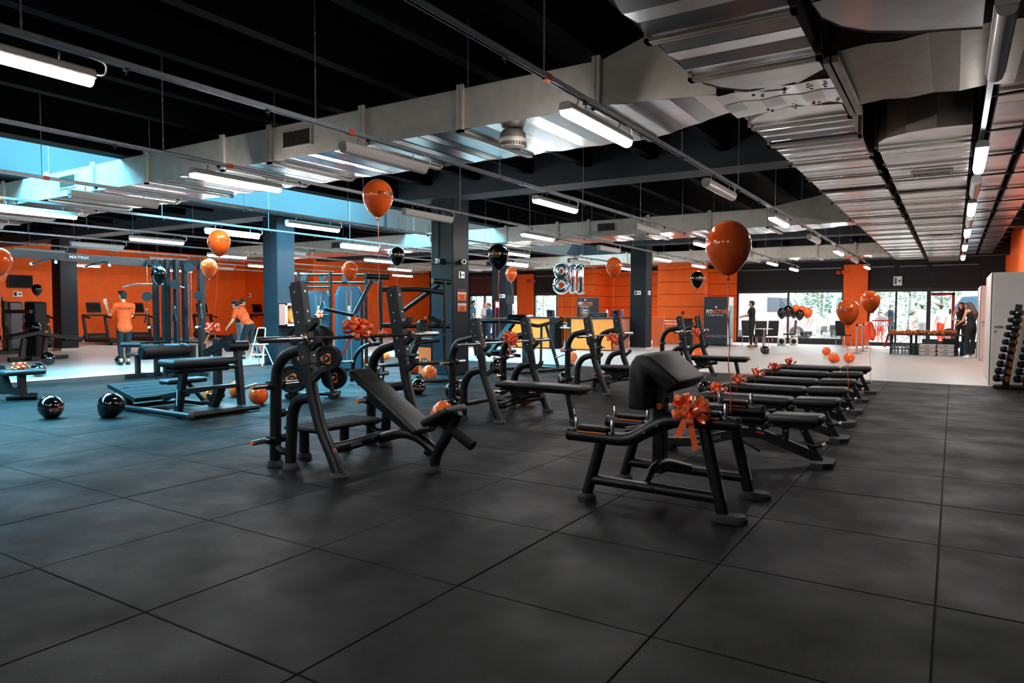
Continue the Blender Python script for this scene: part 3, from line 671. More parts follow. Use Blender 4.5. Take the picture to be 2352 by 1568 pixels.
def rack_bench(loc, kind, label, label_group=None):
    t = thing('incline_rack_bench' if kind == 'incline' else 'flat_rack_bench', loc, label, 'weight bench', label_group)
    tall = kind == 'incline'; H, bz = (1.58, 1.10) if tall else (1.25, .93)
    for s in (-1, 1): side_frame(t, s, H, bz)
    zc, xc = (.22, -.09) if tall else (.2, -.08)
    q = MB(); q.tube(fillet([(xc, -.57, zc), (xc, -.35, zc), (xc, -.1, zc+.015), (xc, .1, zc+.015), (xc, .35, zc), (xc, .57, zc)], .1), .045, 14); cb = q.build('cross_tube', 'frame_black', t, world=False)
    q = MB(); lettering(q, 'MATRIX', (xc+.0455, -.33, zc+.002), (0, 1, 0), (0, 0, 1), .036, .001); q.build('lettering', 'print_grey', cb, world=False, smooth=False)
    for y in (-.13, .1): bolt(t, (xc+.04, y, zc+.012), (1, 0, 0))
    for s in (-1, 1):
        q = MB(); q.box((xc-.01, s*.53, zc), (.07, .05, .1), ch=.01); q.build('tube_clamp', 'plastic_dark', t, world=False)
    if tall:
        q = MB(); q.tube(fillet([(xc, 0, zc), (.18, 0, .3), (.36, 0, .28), (.55, 0, .17)], .08), .045, 12); q.build('seat_beam', 'frame_black', t, world=False)
        q = MB(); q.tube(fillet([(.78, 0, .52), (.66, 0, .3), (.55, 0, .15), (.53, 0, .02)], .06), .045, 14); q.build('front_leg', 'frame_black', t, world=False); cup(t, .53, 0, .068, .055)
        q = MB(); pr = rot2(rrect(-.46, .46, -.035, .035, .03), math.radians(-31.5), (0, 0)); pr = [(a+.05, b+.57) for a, b in pr]
        rpad(q, pr, -.15, .15, .025); bp = q.build('back_pad', 'vinyl_pad', t, world=False, ang=50)
        # narrow the head end of the pad
        for v in bp.data.vertices:
            k = max(0, min(1, (-v.co.x+.1)/.5)); v.co.y *= 1-.16*k*k
        q = MB(); pr = rot2(rrect(-.155, .155, -.035, .035, .03), math.radians(27), (0, 0)); pr = [(a+.635, b+.485) for a, b in pr]; rpad(q, pr, -.15, .15, .025); q.build('seat_pad', 'vinyl_pad', t, world=False, ang=50)
        q = MB(); q.bar((-.1, 0, .6), (.36, 0, .32), .06, .03); q.bar((.5, 0, .37), (.8, 0, .52), .06, .03); q.build('pad_plate', 'frame_black', t, world=False)
        q = MB(); q.bar((.3, 0, .3), (-.2, 0, .58), .05, .05); q.build('pad_support', 'frame_black', t, world=False)
        q = MB(); q.tube([(.62, 0, .43), (.93, 0, .26)], .045, 16); q.build('release_handle', 'rubber_black', t, world=False)
        q = MB(); q.tube([(.6, -.05, .43), (.6, .05, .43)], .03, 12); q.build('pivot', 'plastic_black', t, world=False)
        q = MB(); q.box((-.66, .02, .30), (.42, .86, .035), ch=.012); p = q.build('spotter_platform', 'rubber_black', t, world=False)
        for k in range(9):
            q = MB(); q.box((-.66, -.34+k*.09, .319), (.36, .05, .004), ch=.0015); q.build('grip_rib', 'rubber_black', p, world=False)
        for y in (-.24, .26):
            q = MB(); q.tube([(-.79, y, .28), (-.79, y, .02)], .046, 14); q.build('platform_leg', 'frame_black', t, world=False); cup(t, -.79, y, .065, .055)
        for z in (.52,): pass
    else:
        q = MB(); rpad(q, rrect(-.38, -.09, .375, .445, .028), -.14, .14, .025); q.build('head_pad', 'vinyl_pad', t, world=False, ang=50)
        q = MB(); rpad(q, rrect(-.085, .88, .375, .45, .03), -.15, .15, .028); q.build('bench_pad', 'vinyl_pad', t, world=False, ang=50)
        q = MB(); q.bb(-.3, .84, -.1, .1, .345, .375, ch=.008); q.build('pad_board', 'plastic_black', t, world=False)
        q = MB(); q.tube(fillet([(-.5, 0, .2), (-.1, 0, .2), (.0, 0, .27), (.25, 0, .31)], .06), .034, 12); q.build('seat_beam', 'frame_black', t, world=False)
        q = MB(); q.prism([(-.24, .36), (.08, .36), (-.02, .2), (-.14, .2)], lambda u, v, w2: V((u, w2, v)), -.025, .025); q.build('pad_support', 'frame_black', t, world=False)
        q = MB(); q.bar((.63, 0, .35), (.7, 0, .03), .075, .06, (1, 0, 0)); l = q.build('front_leg', 'frame_black', t, world=False); cup(t, .705, 0, .06, .045)
        q = MB(); q.add([(.712, -.038, .17), (.725, -.038, .1), (.725, .0, .1), (.712, .0, .17)], [(0,1,2,3)]); q.build('label_plate', 'label_white', l, world=False, smooth=False)
        q = MB(); q.tube([(-.5, 0, .2), (-.5, 0, .03)], .034, 12); q.build('rear_leg', 'frame_black', t, world=False); cup(t, -.5, 0, .052, .05)
        q = MB(); q.tube([(-.5, -.57, .2), (-.5, .57, .2)], .03, 12); q.build('rear_tube', 'frame_black', t, world=False)
    return t
rack_bench((-.17, 2.87, 0), 'incline', 'black incline press bench with a spotter platform behind the rack')
FL = [(-.57, 5.88), (-.66, 9.17), (-.29, 12.62)]
FLW = ['directly behind the incline bench', 'between two other flat benches', 'at the edge of the pale floor']
for (x, y), w_ in zip(FL, FLW): rack_bench((x, y, 0), 'flat', f'black flat press bench with barbell rack {w_}', 'flat press benches in the rack row')
def barbell(loc, label, chrome_mid=False, L=2.2):
    t = thing('barbell', loc, label, 'barbell', 'barbells on the bench racks')
    q = MB(); q.tube([(0, -.66, 0), (0, .66, 0)], .0145, 12); q.build('shaft', 'steel' if chrome_mid else 'plastic_black', t, world=False)
    for s in (-1, 1):
        q = MB(); q.lathe([(.015, .655), (.038, .657), (.04, .665), (.04, .68), (.037, .688), (.025, .69), (.025, L/2-.004), (.023, L/2)], (0, 0, 0), 20, (0, s, 0)); sl = q.build('sleeve', 'chrome', t, world=False)
        q = MB(); q.lathe([(.0405, .657), (.0412, .661), (.0405, .665)], (0, 0, 0), 20, (0, s, 0)); q.build('collar_ring', 'orange_line', sl, world=False)
        q = MB(); q.lathe([(.02, L/2), (.02, L/2+.003), (.008, L/2+.003)], (0, 0, 0), 16, (0, s, 0)); q.build('end_cap', 'plastic_black', sl, world=False)
    return t
barbell((-.47, 2.87, 1.122), 'black barbell with chrome sleeves racked on the incline bench')
for (x, y), w_ in zip(FL, FLW): barbell((x-.27, y, .955), f'steel barbell racked on the flat bench {w_}', True)
# ---------------------------------------------------------------- preacher curl bench
def preacher():
    o = V((2.25, 3.14, 0)); t = thing('preacher_curl_bench', o, 'black preacher curl bench with angled arm pad and bar trays', 'weight bench')
    for y, nm in ((2.8, 'near'), (3.48, 'far')):
        rl = [(1.69, .46), (1.92, .46), (2.07, .455), (2.17, .47), (2.33, .575), (2.43, .625), (2.55, .63), (2.88, .635)]
        q = MB(); q.tube(fillet([(a, y, b) for a, b in rl], .08, 3), .047, 14); r = q.build('bar_rail', 'frame_black', t)
        for x0, x1, zt in ((1.76, 1.99, .505), (2.6, 2.78, .68)):
            q = MB(); q.bb(x0, x1, y-.035, y+.035, zt-.005, zt+.03, ch=.01); tr = q.build('bar_tray', 'plastic_black', r)
            q = MB(); q.bb(x0-.0, x1, y-.0485, y-.036, zt-.016, zt-.008); q.build('orange_line', 'orange_line', tr, smooth=False)
            for x in (x0-.025, x1+.025):
                q = MB(); q.lathe([(.014, 0), (.014, .1), (.012, .103)], (x, y, zt-.02), 12); q.build('pin', 'chrome', tr)
        for x, z, nx in ((1.69, .46, -1), (2.88, .635, 1)):
            q = MB(); q.lathe([(.047, 0), (.05, .003), (.046, .022), (.03, .026)], (x, y, z), 16, (nx, 0, 0)); ec = q.build('end_cap', 'plastic_black', r)
            q = MB(); q.bb(x+nx*.022, x+nx*.029, y-.018, y+.018, z-.006, z+.002); q.build('end_mark', 'orange_line', ec, smooth=False)
        for p, q2 in (((1.93, .42), (1.82, .03)), ((2.67, .59), (2.8, .03))):
            q = MB(); q.tube([(p[0], y, p[1]), (q2[0], y, q2[1])], .04, 14); lg = q.build('leg', 'frame_black', t)
            q = MB(); ln = .09 if q2[0] > 2.5 else 0
            q.lathe([(.068, 0), (.069, .028), (.054, .048), (.03, .048)], (q2[0], y, 0), 24)
            if ln: q.v = [V((v.x+ln, v.y, v.z)) if v.x > q2[0] else v for v in q.v]
            q.build('foot', 'foot_grey', t)
            if q2[0] > 2.5:
                d = (V((q2[0], y, q2[1]))-V((p[0], y, p[1]))).normalized(); c = V((p[0], y, p[1]))+d*.33+V((.0405, -.012, .008)); q = MB(); q.add([c, c+d*.15, c+d*.15+V((0, .03, 0)), c+V((0, .03, 0))], [(0, 1, 2, 3)]); lb = q.build('warning_label', 'label_white', lg, smooth=False)
                q = MB(); c = c+V((.001, 0, 0)); q.add([c, c+d*.014, c+d*.014+V((0, .03, 0)), c+V((0, .03, 0))], [(0, 1, 2, 3)]); q.build('label_header', 'label_red', lb, smooth=False)
        q = MB(); q.tube([(1.86, y, .15), (2.76, y, .14)], .036, 14); lb = q.build('low_bar', 'frame_black', t)
        for x in (2.2, 2.33):
            q = MB(); q.lathe([(.012, 0), (.012, .004), (.005, .004)], (x, y-.036, .15), 10, (0, -1, 0)); q.build('bolt', 'plastic_black', lb)
        for x, z in ((2.36, .59), (2.27, .535)):
            q = MB(); q.lathe([(.014, 0), (.014, .005), (.006, .005), (.005, .001)], (x, y-.046, z), 12, (0, -1, 0)); q.build('bolt', 'steel', r)
    q = MB(); q.tube(fillet([(2.25, 2.8, .15), (2.27, 2.95, .26), (2.3, 3.1, .27), (2.36, 3.48, .16)], .1, 5), .03, 12); q.build('cross_arm', 'frame_black', t)
    q = MB(); q.bb(2.2, 2.29, 3.09, 3.19, .18, .74, ch=.01); q.build('centre_post', 'frame_black', t)
    q = MB(); q.tube([(1.98, 3.14, .46), (2.6, 3.14, .6)], .03, 10); q.tube([(2.25, 2.8, .5), (2.25, 3.48, .5)], .028, 10); q.build('cross_bar', 'frame_black', t)
    q = MB(); q.lathe([(.008, 0), (.008, .04), (.024, .045), (.027, .06), (.022, .072), (.01, .075)], (2.28, 3.085, .68), 16, (0, -1, 0)); q.build('adjuster_knob', 'orange_plastic', t)
    # pad: an upright leaf and a sloping leaf that meet in a rounded ridge
    prof = [(2.12, .67), (2.235, .665), (2.245, .68), (2.245, .90), (2.26, .91), (2.385, .805), (2.405, .80), (2.475, .86), (2.475, .885), (2.27, 1.05), (2.22, 1.062), (2.165, 1.045), (2.13, 1.0), (2.115, .94), (2.11, .7)]
    q = MB(); rpad(q, prof, 2.84, 3.44, .022); q.build('arm_pad', 'vinyl_pad', t, ang=45)
    q = MB(); q.bb(2.245, 2.29, 3.03, 3.25, .69, .88, ch=.006); q.build('pad_bracket', 'plastic_dark', t)
    return t
preacher()
# ---------------------------------------------------------------- adjustable benches
def adj_bench():
    t = thing('adjustable_bench', (0, 0, 0), '', 'weight bench', 'adjustable benches in the row')
    B = lambda q, n, m, p=None, **k: q.build(n, m, p or t, world=False, **k)
    q = MB(); rpad(q, rrect(-1.46, -.455, .345, .43, .035), -.14, .14, .03); B(q, 'back_pad', 'vinyl_pad', ang=50)
    q = MB(); rpad(q, rot2(rrect(-.435, .02, .355, .445, .038), math.radians(2), (-.2, .4)), -.14, .14, .03); B(q, 'seat_pad', 'vinyl_pad', ang=50)
    q = MB(); q.bb(-1.4, -.5, -.09, .09, .315, .345, ch=.006); q.bb(-.4, -.04, -.09, .09, .325, .355, ch=.006); B(q, 'pad_board', 'plastic_black')
    q = MB(); pts = fillet([(-1.42, 0, .07), (-1.17, 0, .09), (-.9, 0, .165), (-.66, 0, .245), (-.52, 0, .24), (-.34, 0, .18), (-.07, 0, .085), (-.03, 0, .07)], .1, 3)
    for a, b in zip(pts, pts[1:]): q.bar(a, b+(b-a)*.05, .06, .085)
    sp = B(q, 'spine_beam', 'frame_black', ang=50)
    q = MB(); d = V((.62, 0, .19)).normalized(); lettering(q, 'MATRIX', (-1.0, -.031, .135), d, V((0, 0, 1)), .05, .001, sx=1.5); B(q, 'lettering', 'print_grey', sp, smooth=False)
    q = MB(); q.bar((-.16, 0, .34), (-.01, 0, .04), .065, .06, (1, 0, 0)); B(q, 'front_post', 'frame_black')
    q = MB(); pr = [(-.06, -.17), (.04, -.17), (.11, -.10), (.11, .10), (.04, .17), (-.06, .17)]; q.prism(pr, lambda u, v, w2: V((u, v, w2)), 0, .05); B(q, 'front_foot', 'foot_grey', smooth=False)
    q = MB(); q.bb(-1.5, -1.4, -.2, .2, .02, .08, ch=.015); B(q, 'rear_foot', 'foot_grey')
    for s in (-1, 1):
        q = MB(); q.lathe([(.035, -.015), (.04, -.008), (.04, .008), (.035, .015)], (-1.36, s*.09, .042), 16, (0, 1, 0)); B(q, 'wheel', 'rubber_black')
    q = MB(); q.tube(fillet([(-.12, -.04, .21), (-.07, -.09, .18), (.0, -.09, .185), (.03, -.08, .2)], .03), .012, 10); h = B(q, 'foot_lever', 'plastic_black')
    q = MB(); q.tube([(.02, -.08, .195), (.045, -.075, .21)], .017, 12); B(q, 'lever_grip', 'white_gloss', h)
    q = MB(); q.tube(fillet([(-.75, -.06, .2), (-.6, -.08, .14), (-.5, -.08, .09)], .04), .013, 10); B(q, 'pull_handle', 'plastic_black')
    q = MB(); q.tube([(-.5, -.05, .29), (-.44, -.05, .33)], .02, 10); q.tube([(-.48, .05, .29), (-.44, .05, .33)], .02, 10); B(q, 'hinge', 'plastic_black')
    q = MB(); q.tube(fillet([(-.62, 0, .27), (-.48, 0, .2), (-.36, 0, .24), (-.3, 0, .21), (-.22, 0, .13)], .04), .014, 10); B(q, 'linkage', 'frame_black')
    q = MB(); q.bar((-.3, 0, .33), (-.3, 0, .2), .05, .05, (1, 0, 0)); q.bar((-.6, 0, .32), (-.57, 0, .22), .05, .06, (1, 0, 0)); B(q, 'strut', 'frame_black')
    for x, z in ((-.29, .29), (-.31, .22), (-.15, .30)): bolt(t, (x, -.034, z), (0, -1, 0), .013)
    q = MB(); q.add([(-.55, -.0315, .265), (-.48, -.0315, .255), (-.48, -.0315, .235), (-.55, -.0315, .245)], [(0,1,2,3)]); B(q, 'warning_label', 'label_red', smooth=False)
    return t
ADJ = [(3.08, 4.9), (3.04, 6.27), (2.97, 7.48), (2.93, 8.66), (2.88, 10.02), (2.88, 11.28)]
ADW = ['right behind the preacher bench', 'second from the preacher bench', 'third from the preacher bench', 'third from the pale floor', 'second from the pale floor', 'next to the pale floor']
ab = adj_bench()
for k, ((x, y), w_) in enumerate(zip(ADJ, ADW)):
    c = ab if k == 0 else copy_tree(ab); c.location = (x, y, 0); c['label'] = f'black adjustable bench lying flat in the row, {w_}'
# ---------------------------------------------------------------- hip thrust machine
def hip_thrust():
    t = thing('hip_thrust_machine', (-4.6, 3.8, 0), 'black hip thrust machine with ribbed foot plate and padded top bench', 'exercise machine')
    q = MB(); q.tube([(-5.45, 3.4, .05), (-3.88, 3.4, .05)], .038, 12); q.build('base_tube', 'frame_black', t)
    q = MB(); q.tube([(-3.92, 3.42, .045), (-3.92, 4.4, .045)], .035, 12); q.build('base_tube', 'frame_black', t)
    q = MB(); q.tube([(-5.36, 3.4, .05), (-5.36, 4.2, .05)], .03, 12); q.build('base_tube', 'frame_black', t)
    q = MB(); q.tube([(-5.4, 4.22, .05), (-3.92, 4.3, .05)], .035, 12); q.build('base_tube', 'frame_black', t)
    q = MB(); q.bb(-4.5, -3.98, 3.5, 4.25, .03, .075, ch=.01); q.build('base_plate', 'plastic_black', t)
    for p in ((-3.87, 3.4, .05), (-3.92, 4.42, .045)):
        q = MB(); q.box(p, (.05, .09, .07), ch=.02); q.build('end_cap', 'foot_grey', t)
    # foot plate, tilted, with raised ribs
    a = V((-5.68, 3.36, .345)); ex = V((.66, 0, -.15)); ey = V((0, .78, 0)); n = ex.cross(ey).normalized()
    q = MB(); c = [a, a+ex, a+ex+ey, a+ey]; q.add(c+[x-n*.055 for x in c], [(0,1,2,3),(7,6,5,4)]+[(i, i+4, (i+1) % 4+4, (i+1) % 4) for i in range(4)]); fp = q.build('foot_plate', 'rubber_black', t, smooth=False)
    for k in range(5):
        u = .06+k*.2; q = MB(); p0 = a+ex*(u)+ey*.06; p1 = p0+ex*.1; e = ey*.88; q.add([p0+n*.001, p1+n*.001, p1+e+n*.001, p0+e+n*.001]+[p0+ex*.02+ey*.02+n*.005, p1-ex*.02+ey*.02+n*.005, p1+e-ex*.02-ey*.02+n*.005, p0+e+ex*.02-ey*.02+n*.005], [(4,5,6,7)]+[(i, (i+1) % 4, (i+1) % 4+4, i+4) for i in range(4)]); q.build('grip_rib', 'rubber_black', fp, smooth=False)
    for y in (3.48, 4.02):
        q = MB(); q.bar((-5.48, y, .29), (-5.37, y, .05), .08, .06, (1, 0, 0)); q.build('plate_leg', 'frame_black', t)
    q = MB(); q.bar((-5.05, 3.75, .17), (-4.2, 3.85, .33), .1, .06); q.build('centre_beam', 'frame_black', t)
    # posts and bench pad
    for y, x0, x1, z1, nm in ((3.47, -4.24, -4.1, .64, 'n'), (4.3, -4.1, -4.18, .86, 'f')):
        q = MB(); q.bar((x0, y, .05), (x1, y, z1), .07, .09, (1, 0, 0)); p = q.build('post', 'frame_black', t)
    q = MB(); q.bar((-4.9, 4.5, .05), (-4.9, 4.5, .95), .09, .09, (1, 0, 0)); q.build('rear_post', 'frame_black', t)
    q = MB(); q.bb(-4.22, -4.1, 3.45, 4.32, .315, .365, ch=.008); q.build('cross_bar', 'frame_black', t)
    q = MB(); q.tube([(-4.14, 3.45, .58), (-4.14, 4.3, .6)], .028, 10); q.build('cross_bar', 'frame_black', t)
    q = MB(); q.bar((-4.3, 4.0, .06), (-4.2, 4.05, .33), .1, .1, (1, 0, 0)); q.build('brace', 'frame_black', t)
    q = MB(); rpad(q, rrect(-4.42, -4.03, .64, .735, .035), 3.3, 4.2, .035); q.build('bench_pad', 'vinyl_pad', t, ang=50)
    q = MB(); q.bb(-4.38, -4.08, 3.36, 4.14, .56, .64, ch=.03); q.build('pad_board', 'plastic_black', t)
    # hip roller with its lever arm
    q = MB(); q.lathe([(.06, 0), (.095, .012), (.1, .03), (.1, .61), (.095, .63), (.06, .64)], (-4.92, 3.4, .80), 24, (0, 1, 0)); q.build('hip_roller', 'vinyl_pad', t)
    for y in (3.42, 4.06):
        q = MB(); q.tube([(-4.92, y-.03, .80), (-4.92, y, .80)], .07, 16); q.build('roller_end', 'plastic_black', t)
    q = MB(); q.tube([(-5.05, 3.46, .92), (-4.9, 3.72, .93)], .014, 10); q.tube([(-4.95, 3.95, .93), (-4.75, 4.1, .91)], .014, 10); q.build('handle', 'frame_black', t)
    q = MB(); q.bar((-4.78, 4.22, .74), (-4.12, 4.22, 1.0), .05, .1, (0, 0, 1)); q.build('lever_arm', 'frame_black', t)
    q = MB(); q.tube([(-4.15, 4.12, .87), (-4.15, 4.42, .87)], .07, 14); q.build('pivot', 'plastic_black', t)
    q = MB(); q.tube([(-4.12, 4.33, .29), (-4.1, 4.55, .33)], .022, 12); q.build('plate_horn', 'chrome', t)
    # low second pad behind
    q = MB(); rpad(q, rrect(-5.15, -4.9, .34, .41, .03), 3.75, 4.35, .03); q.build('low_pad', 'vinyl_pad', t, ang=50)
    q = MB(); q.tube([(-5.02, 4.1, .35), (-4.92, 4.3, .06)], .03, 10); q.tube([(-4.95, 4.38, .12), (-4.95, 4.62, .12)], .045, 12); q.build('pad_stem', 'frame_black', t)
    q = MB(); q.add([(-4.19, 3.424, .36), (-4.215, 3.424, .15), (-4.195, 3.424, .15), (-4.17, 3.424, .36)], [(0,1,2,3)]); q.build('warning_label', 'label_white', t, smooth=False)
hip_thrust()
# ---------------------------------------------------------------- plates and plate tree
def weight_plate(r=.215, th=.05, axis=(1, 0, 0), label='', group=None):
    t = thing('weight_plate', (0, 0, 0), label, 'weight plate', group); h = th/2
    q = MB(); q.lathe([(.03, -h*.8), (.06, -h*.9), (.075, -h*.55), (r*.78, -h*.55), (r*.84, -h), (r*.97, -h), (r, -h*.7), (r, h*.7), (r*.97, h), (r*.84, h), (r*.78, h*.55), (.075, h*.55), (.06, h*.9), (.03, h*.8)], (0, 0, 0), 32, axis); q.build('disc', 'rubber_black', t, world=False)
    ax = V(axis)
    for s in (-1, 1):
        q = MB(); S, T = frame_of(ax)
        pts = []
        for k in range(3):
            a = 2*PI*k/3
            for b in (-.25, 0, .25): pts.append(((r*.46)*math.cos(a+b), (r*.46)*math.sin(a+b)))
        vs = [ax*(s*(h*.8))+S*u+T*v for u, v in pts]; q.add(vs+[ax*(s*h*.4)+S*u+T*v for u, v in pts], [tuple(range(9)) if s > 0 else tuple(range(8, -1, -1))]+[(i, (i+1) % 9, (i+1) % 9+9, i+9) for i in range(9)]); q.build('badge', 'orange_plastic', t, world=False, smooth=False)
    q = MB(); q.lathe([(.026, -h*1.02), (.034, -h*1.02), (.034, h*1.02), (.026, h*1.02)], (0, 0, 0), 16, axis); q.build('hub', 'steel', t, world=False)
    return t
tc = V((-4.42, 5.85, 0)); t = thing('plate_tree', tc, 'black A-frame weight plate tree behind the incline bench', 'plate rack')
ux = V((.72, .48, 0)).normalized(); vy = V((-ux.y, ux.x, 0))
for s in (-1, 1):
    q = MB(); q.tube([tc+ux*(s*.33)-vy*.27+V((0, 0, .045)), tc+ux*(s*.33)+vy*.27+V((0, 0, .045))], .042, 12); q.build('foot_tube', 'frame_black', t)
    q = MB(); q.tube([tc+ux*(s*.3)+V((0, 0, .06)), tc+ux*(s*.1)+V((0, 0, 1.02))], .036, 12); q.build('post', 'frame_black', t)
q = MB(); q.tube([tc-ux*.33+V((0, 0, .05)), tc+ux*.33+V((0, 0, .05))], .03, 10); q.tube([tc-ux*.1+V((0, 0, 1.02)), tc+ux*.1+V((0, 0, 1.02))], .036, 10); q.build('cross_tube', 'frame_black', t)
nP = 0
wp = weight_plate(axis=vy, group='plates on the plate tree')
for hk, (u, z, r, n, s_) in enumerate(((-.27, .3, 1, 4, -1), (.27, .62, .9, 5, -1), (-.1, .62, .85, 4, -1), (.02, .95, .8, 6, -1), (-.2, .95, .7, 3, -1), (.3, .3, .9, 3, 1), (.1, .95, .8, 4, 1))):
    q = MB(); a = tc+ux*u+V((0, 0, z)); q.tube([a, a+vy*(s_*.34)], .024, 10); q.build('plate_horn', 'chrome', t)
    for k in range(n):
        c = wp if nP == 0 else copy_tree(wp); nP += 1; c.location = a+vy*(s_*(.06+k*.052)); c.scale = (r, r, r)
        c['label'] = 'black weight plate with orange badge on the '+['low outer horn', 'middle outer horn', 'middle inner horn', 'top inner horn', 'top outer horn', 'low rear horn', 'top rear horn'][hk]+' of the plate tree'
# ---------------------------------------------------------------- cable station with long cross bar
def pulley(root, c, ax, r=.06):
    q = MB(); q.lathe([(.012, -.014), (r, -.014), (r, -.009), (r*.86, 0), (r, .009), (r, .014), (.012, .014)], c, 20, ax); p = q.build('pulley', 'plastic_black', root)
    S, T = frame_of(V(ax)); q = MB()
    for s in (-1, 1): q.lathe([(r*.98, 0), (r*1.1, .0), (r*1.1, .006), (r*.98, .006)], V(c)+V(ax).normalized()*(s*.016), 20, ax)
    q.build('pulley_guard', 'plastic_dark', p)
def stack(root, x, y, w_, d, z0, z1):
    q = MB(); n = 16; h = .42/n
    for k in range(n): q.bb(x-w_/2, x+w_/2, y-d/2, y+d/2, z0+k*h*1.05, z0+k*h*1.05+h*.86, ch=.003)
    s = q.build('weight_stack', 'plastic_black', root); s['kind'] = 'stuff'
    for dx in (-.05, .05):
        q = MB(); q.tube([(x+dx, y, z0), (x+dx, y, z1)], .011, 8); q.build('guide_rod', 'chrome', root)
    q = MB(); q.lathe([(.006, 0), (.02, .01), (.02, .03), (.006, .035)], (x, y-d/2, z0+.34), 10, (0, -1, 0)); q.build('selector_pin', 'orange_plastic', root)
def cable_station():
    t = thing('cable_station', (-9.1, 6.6, 0), 'black multi cable station with chrome pulleys and weight stacks', 'exercise machine')
    Hh = 2.36
    for (x, y) in ((-9.4, 6.28), (-9.2, 6.4), (-9.05, 6.5), (-8.8, 6.86), (-9.62, 6.6), (-9.1, 7.1), (-9.32, 6.85), (-8.95, 6.98)):
        q = MB(); q.bb(x-.05, x+.05, y-.04, y+.04, 0.04, Hh); u = q.build('upright', 'frame_black', t, smooth=False)
        for k in range(14):
            q = MB(); q.lathe([(.009, 0), (.009, .004)], (x, y-.04, .4+k*.13), 8, (0, -1, 0)); q.build('bolt', 'steel', u)
    q = MB(); q.bar((-9.75, 6.1, 2.3), (-8.7, 6.95, 2.3), .08, .1); q.bar((-9.65, 6.65, 2.3), (-9.0, 7.15, 2.3), .08, .1); q.bar((-9.62, 6.6, 2.32), (-9.35, 6.25, 2.32), .08, .08); q.build('top_beam', 'frame_black', t, smooth=False)
    q = MB(); q.bar((-9.75, 6.1, .06), (-8.7, 6.95, .06), .09, .08); q.bar((-9.7, 6.65, .06), (-9.0, 7.15, .06), .09, .08); q.bar((-9.0, 6.3, .05), (-9.35, 6.9, .05), .09, .08); q.build('base_beam', 'frame_black', t, smooth=False)
    for x, y in ((-9.3, 6.42), (-8.95, 6.72), (-9.45, 6.62)): stack(t, x, y, .2, .12, .22, 2.2)
    for x, y, z in ((-9.48, 6.2, 1.62), (-8.98, 6.48, 1.86), (-8.72, 6.82, 1.64), (-9.3, 6.3, 2.2), (-8.85, 6.7, 2.2)): pulley(t, (x, y-.05, z), (.75, -.6, 0), .085)
    for x, y, z in ((-9.5, 6.15, 1.3), (-8.98, 6.42, 1.35), (-8.68, 6.78, 1.4)):
        q = MB(); q.tube([(x, y, z), (x-.06, y-.02, z-.2), (x+.08, y-.02, z-.21), (x, y, z)], .009, 8); q.tube([(x, y, z), (x, y, z+.22)], .004, 6); q.build('grip_handle', 'plastic_black', t)
        q = MB(); q.tube([(x, y, z+.02), (x+.015, y, z+.05), (x, y, z+.08), (x-.015, y, z+.05), (x, y, z+.02)], .005, 6); q.build('snap_hook', 'chrome', t)
    for x, y in ((-9.3, 6.2), (-8.72, 6.82)):
        q = MB(); q.tube([(x-.02, y-.02, 1.02), (x+.14, y-.2, 1.02)], .02, 10); q.build('peg', 'frame_black', t)
        q = MB(); q.tube([(x+.14, y-.2, 1.02), (x+.16, y-.225, 1.02)], .024, 10); q.build('peg_cap', 'white_gloss', t)
    # lat bar
    q = MB(); q.tube(fillet([(-9.75, 5.82, 1.80), (-9.62, 6.0, 1.87), (-9.4, 6.3, 1.87), (-9.2, 6.55, 1.86), (-9.1, 6.7, 1.8)], .05), .015, 10); b = q.build('lat_bar', 'steel', t)
    q = MB(); q.tube([(-9.5, 6.17, 1.87), (-9.5, 6.17, 2.25)], .008, 6); q.build('chain', 'chrome', t)
    # padded seat with leg rollers
    q = MB(); q.bb(-9.85, -9.5, 5.9, 6.2, .44, .5, ch=.02); q.build('seat_pad', 'vinyl_pad', t)
    q = MB(); q.bar((-9.68, 6.05, .05), (-9.68, 6.05, .45), .08, .08, (1, 0, 0)); q.bar((-9.68, 5.8, .05), (-9.6, 6.4, .05), .08, .08); q.build('seat_stem', 'frame_black', t)
    q = MB(); q.tube([(-9.98, 5.9, .66), (-9.6, 6.2, .66)], .055, 14); q.build('leg_roller', 'vinyl_pad', t)
    # cross bar with pull-up grips
    q = MB(); q.bar((-9.6, 6.3, 2.28), (-9.35, 3.2, 2.31), .07, .13); cb = q.build('cross_bar', 'frame_black', t, smooth=False)
    q = MB(); c = V((-9.43, 4.85, 2.3)); lettering(q, 'MATRIX', c+V((.036, 0, 0)), (-.08, 1, 0), (0, 0, 1), .07, .002, sx=1.4); q.build('lettering', 'print_grey', cb, smooth=False)
    for y in (4.4, 5.3):
        for s in (-1, 1):
            q = MB(); a = V((-9.43, y, 2.25)); q.tube(fillet([a, a+V((s*.2, -.02, -.02)), a+V((s*.42, -.12, -.08))], .06), .018, 10); g = q.build('pull_up_grip', 'frame_black', cb)
            q = MB(); e = a+V((s*.42, -.12, -.08)); q.tube([e, e+V((s*.03, -.01, -.008))], .024, 10); q.build('grip_end', 'white_gloss', g)
    return t
cable_station()
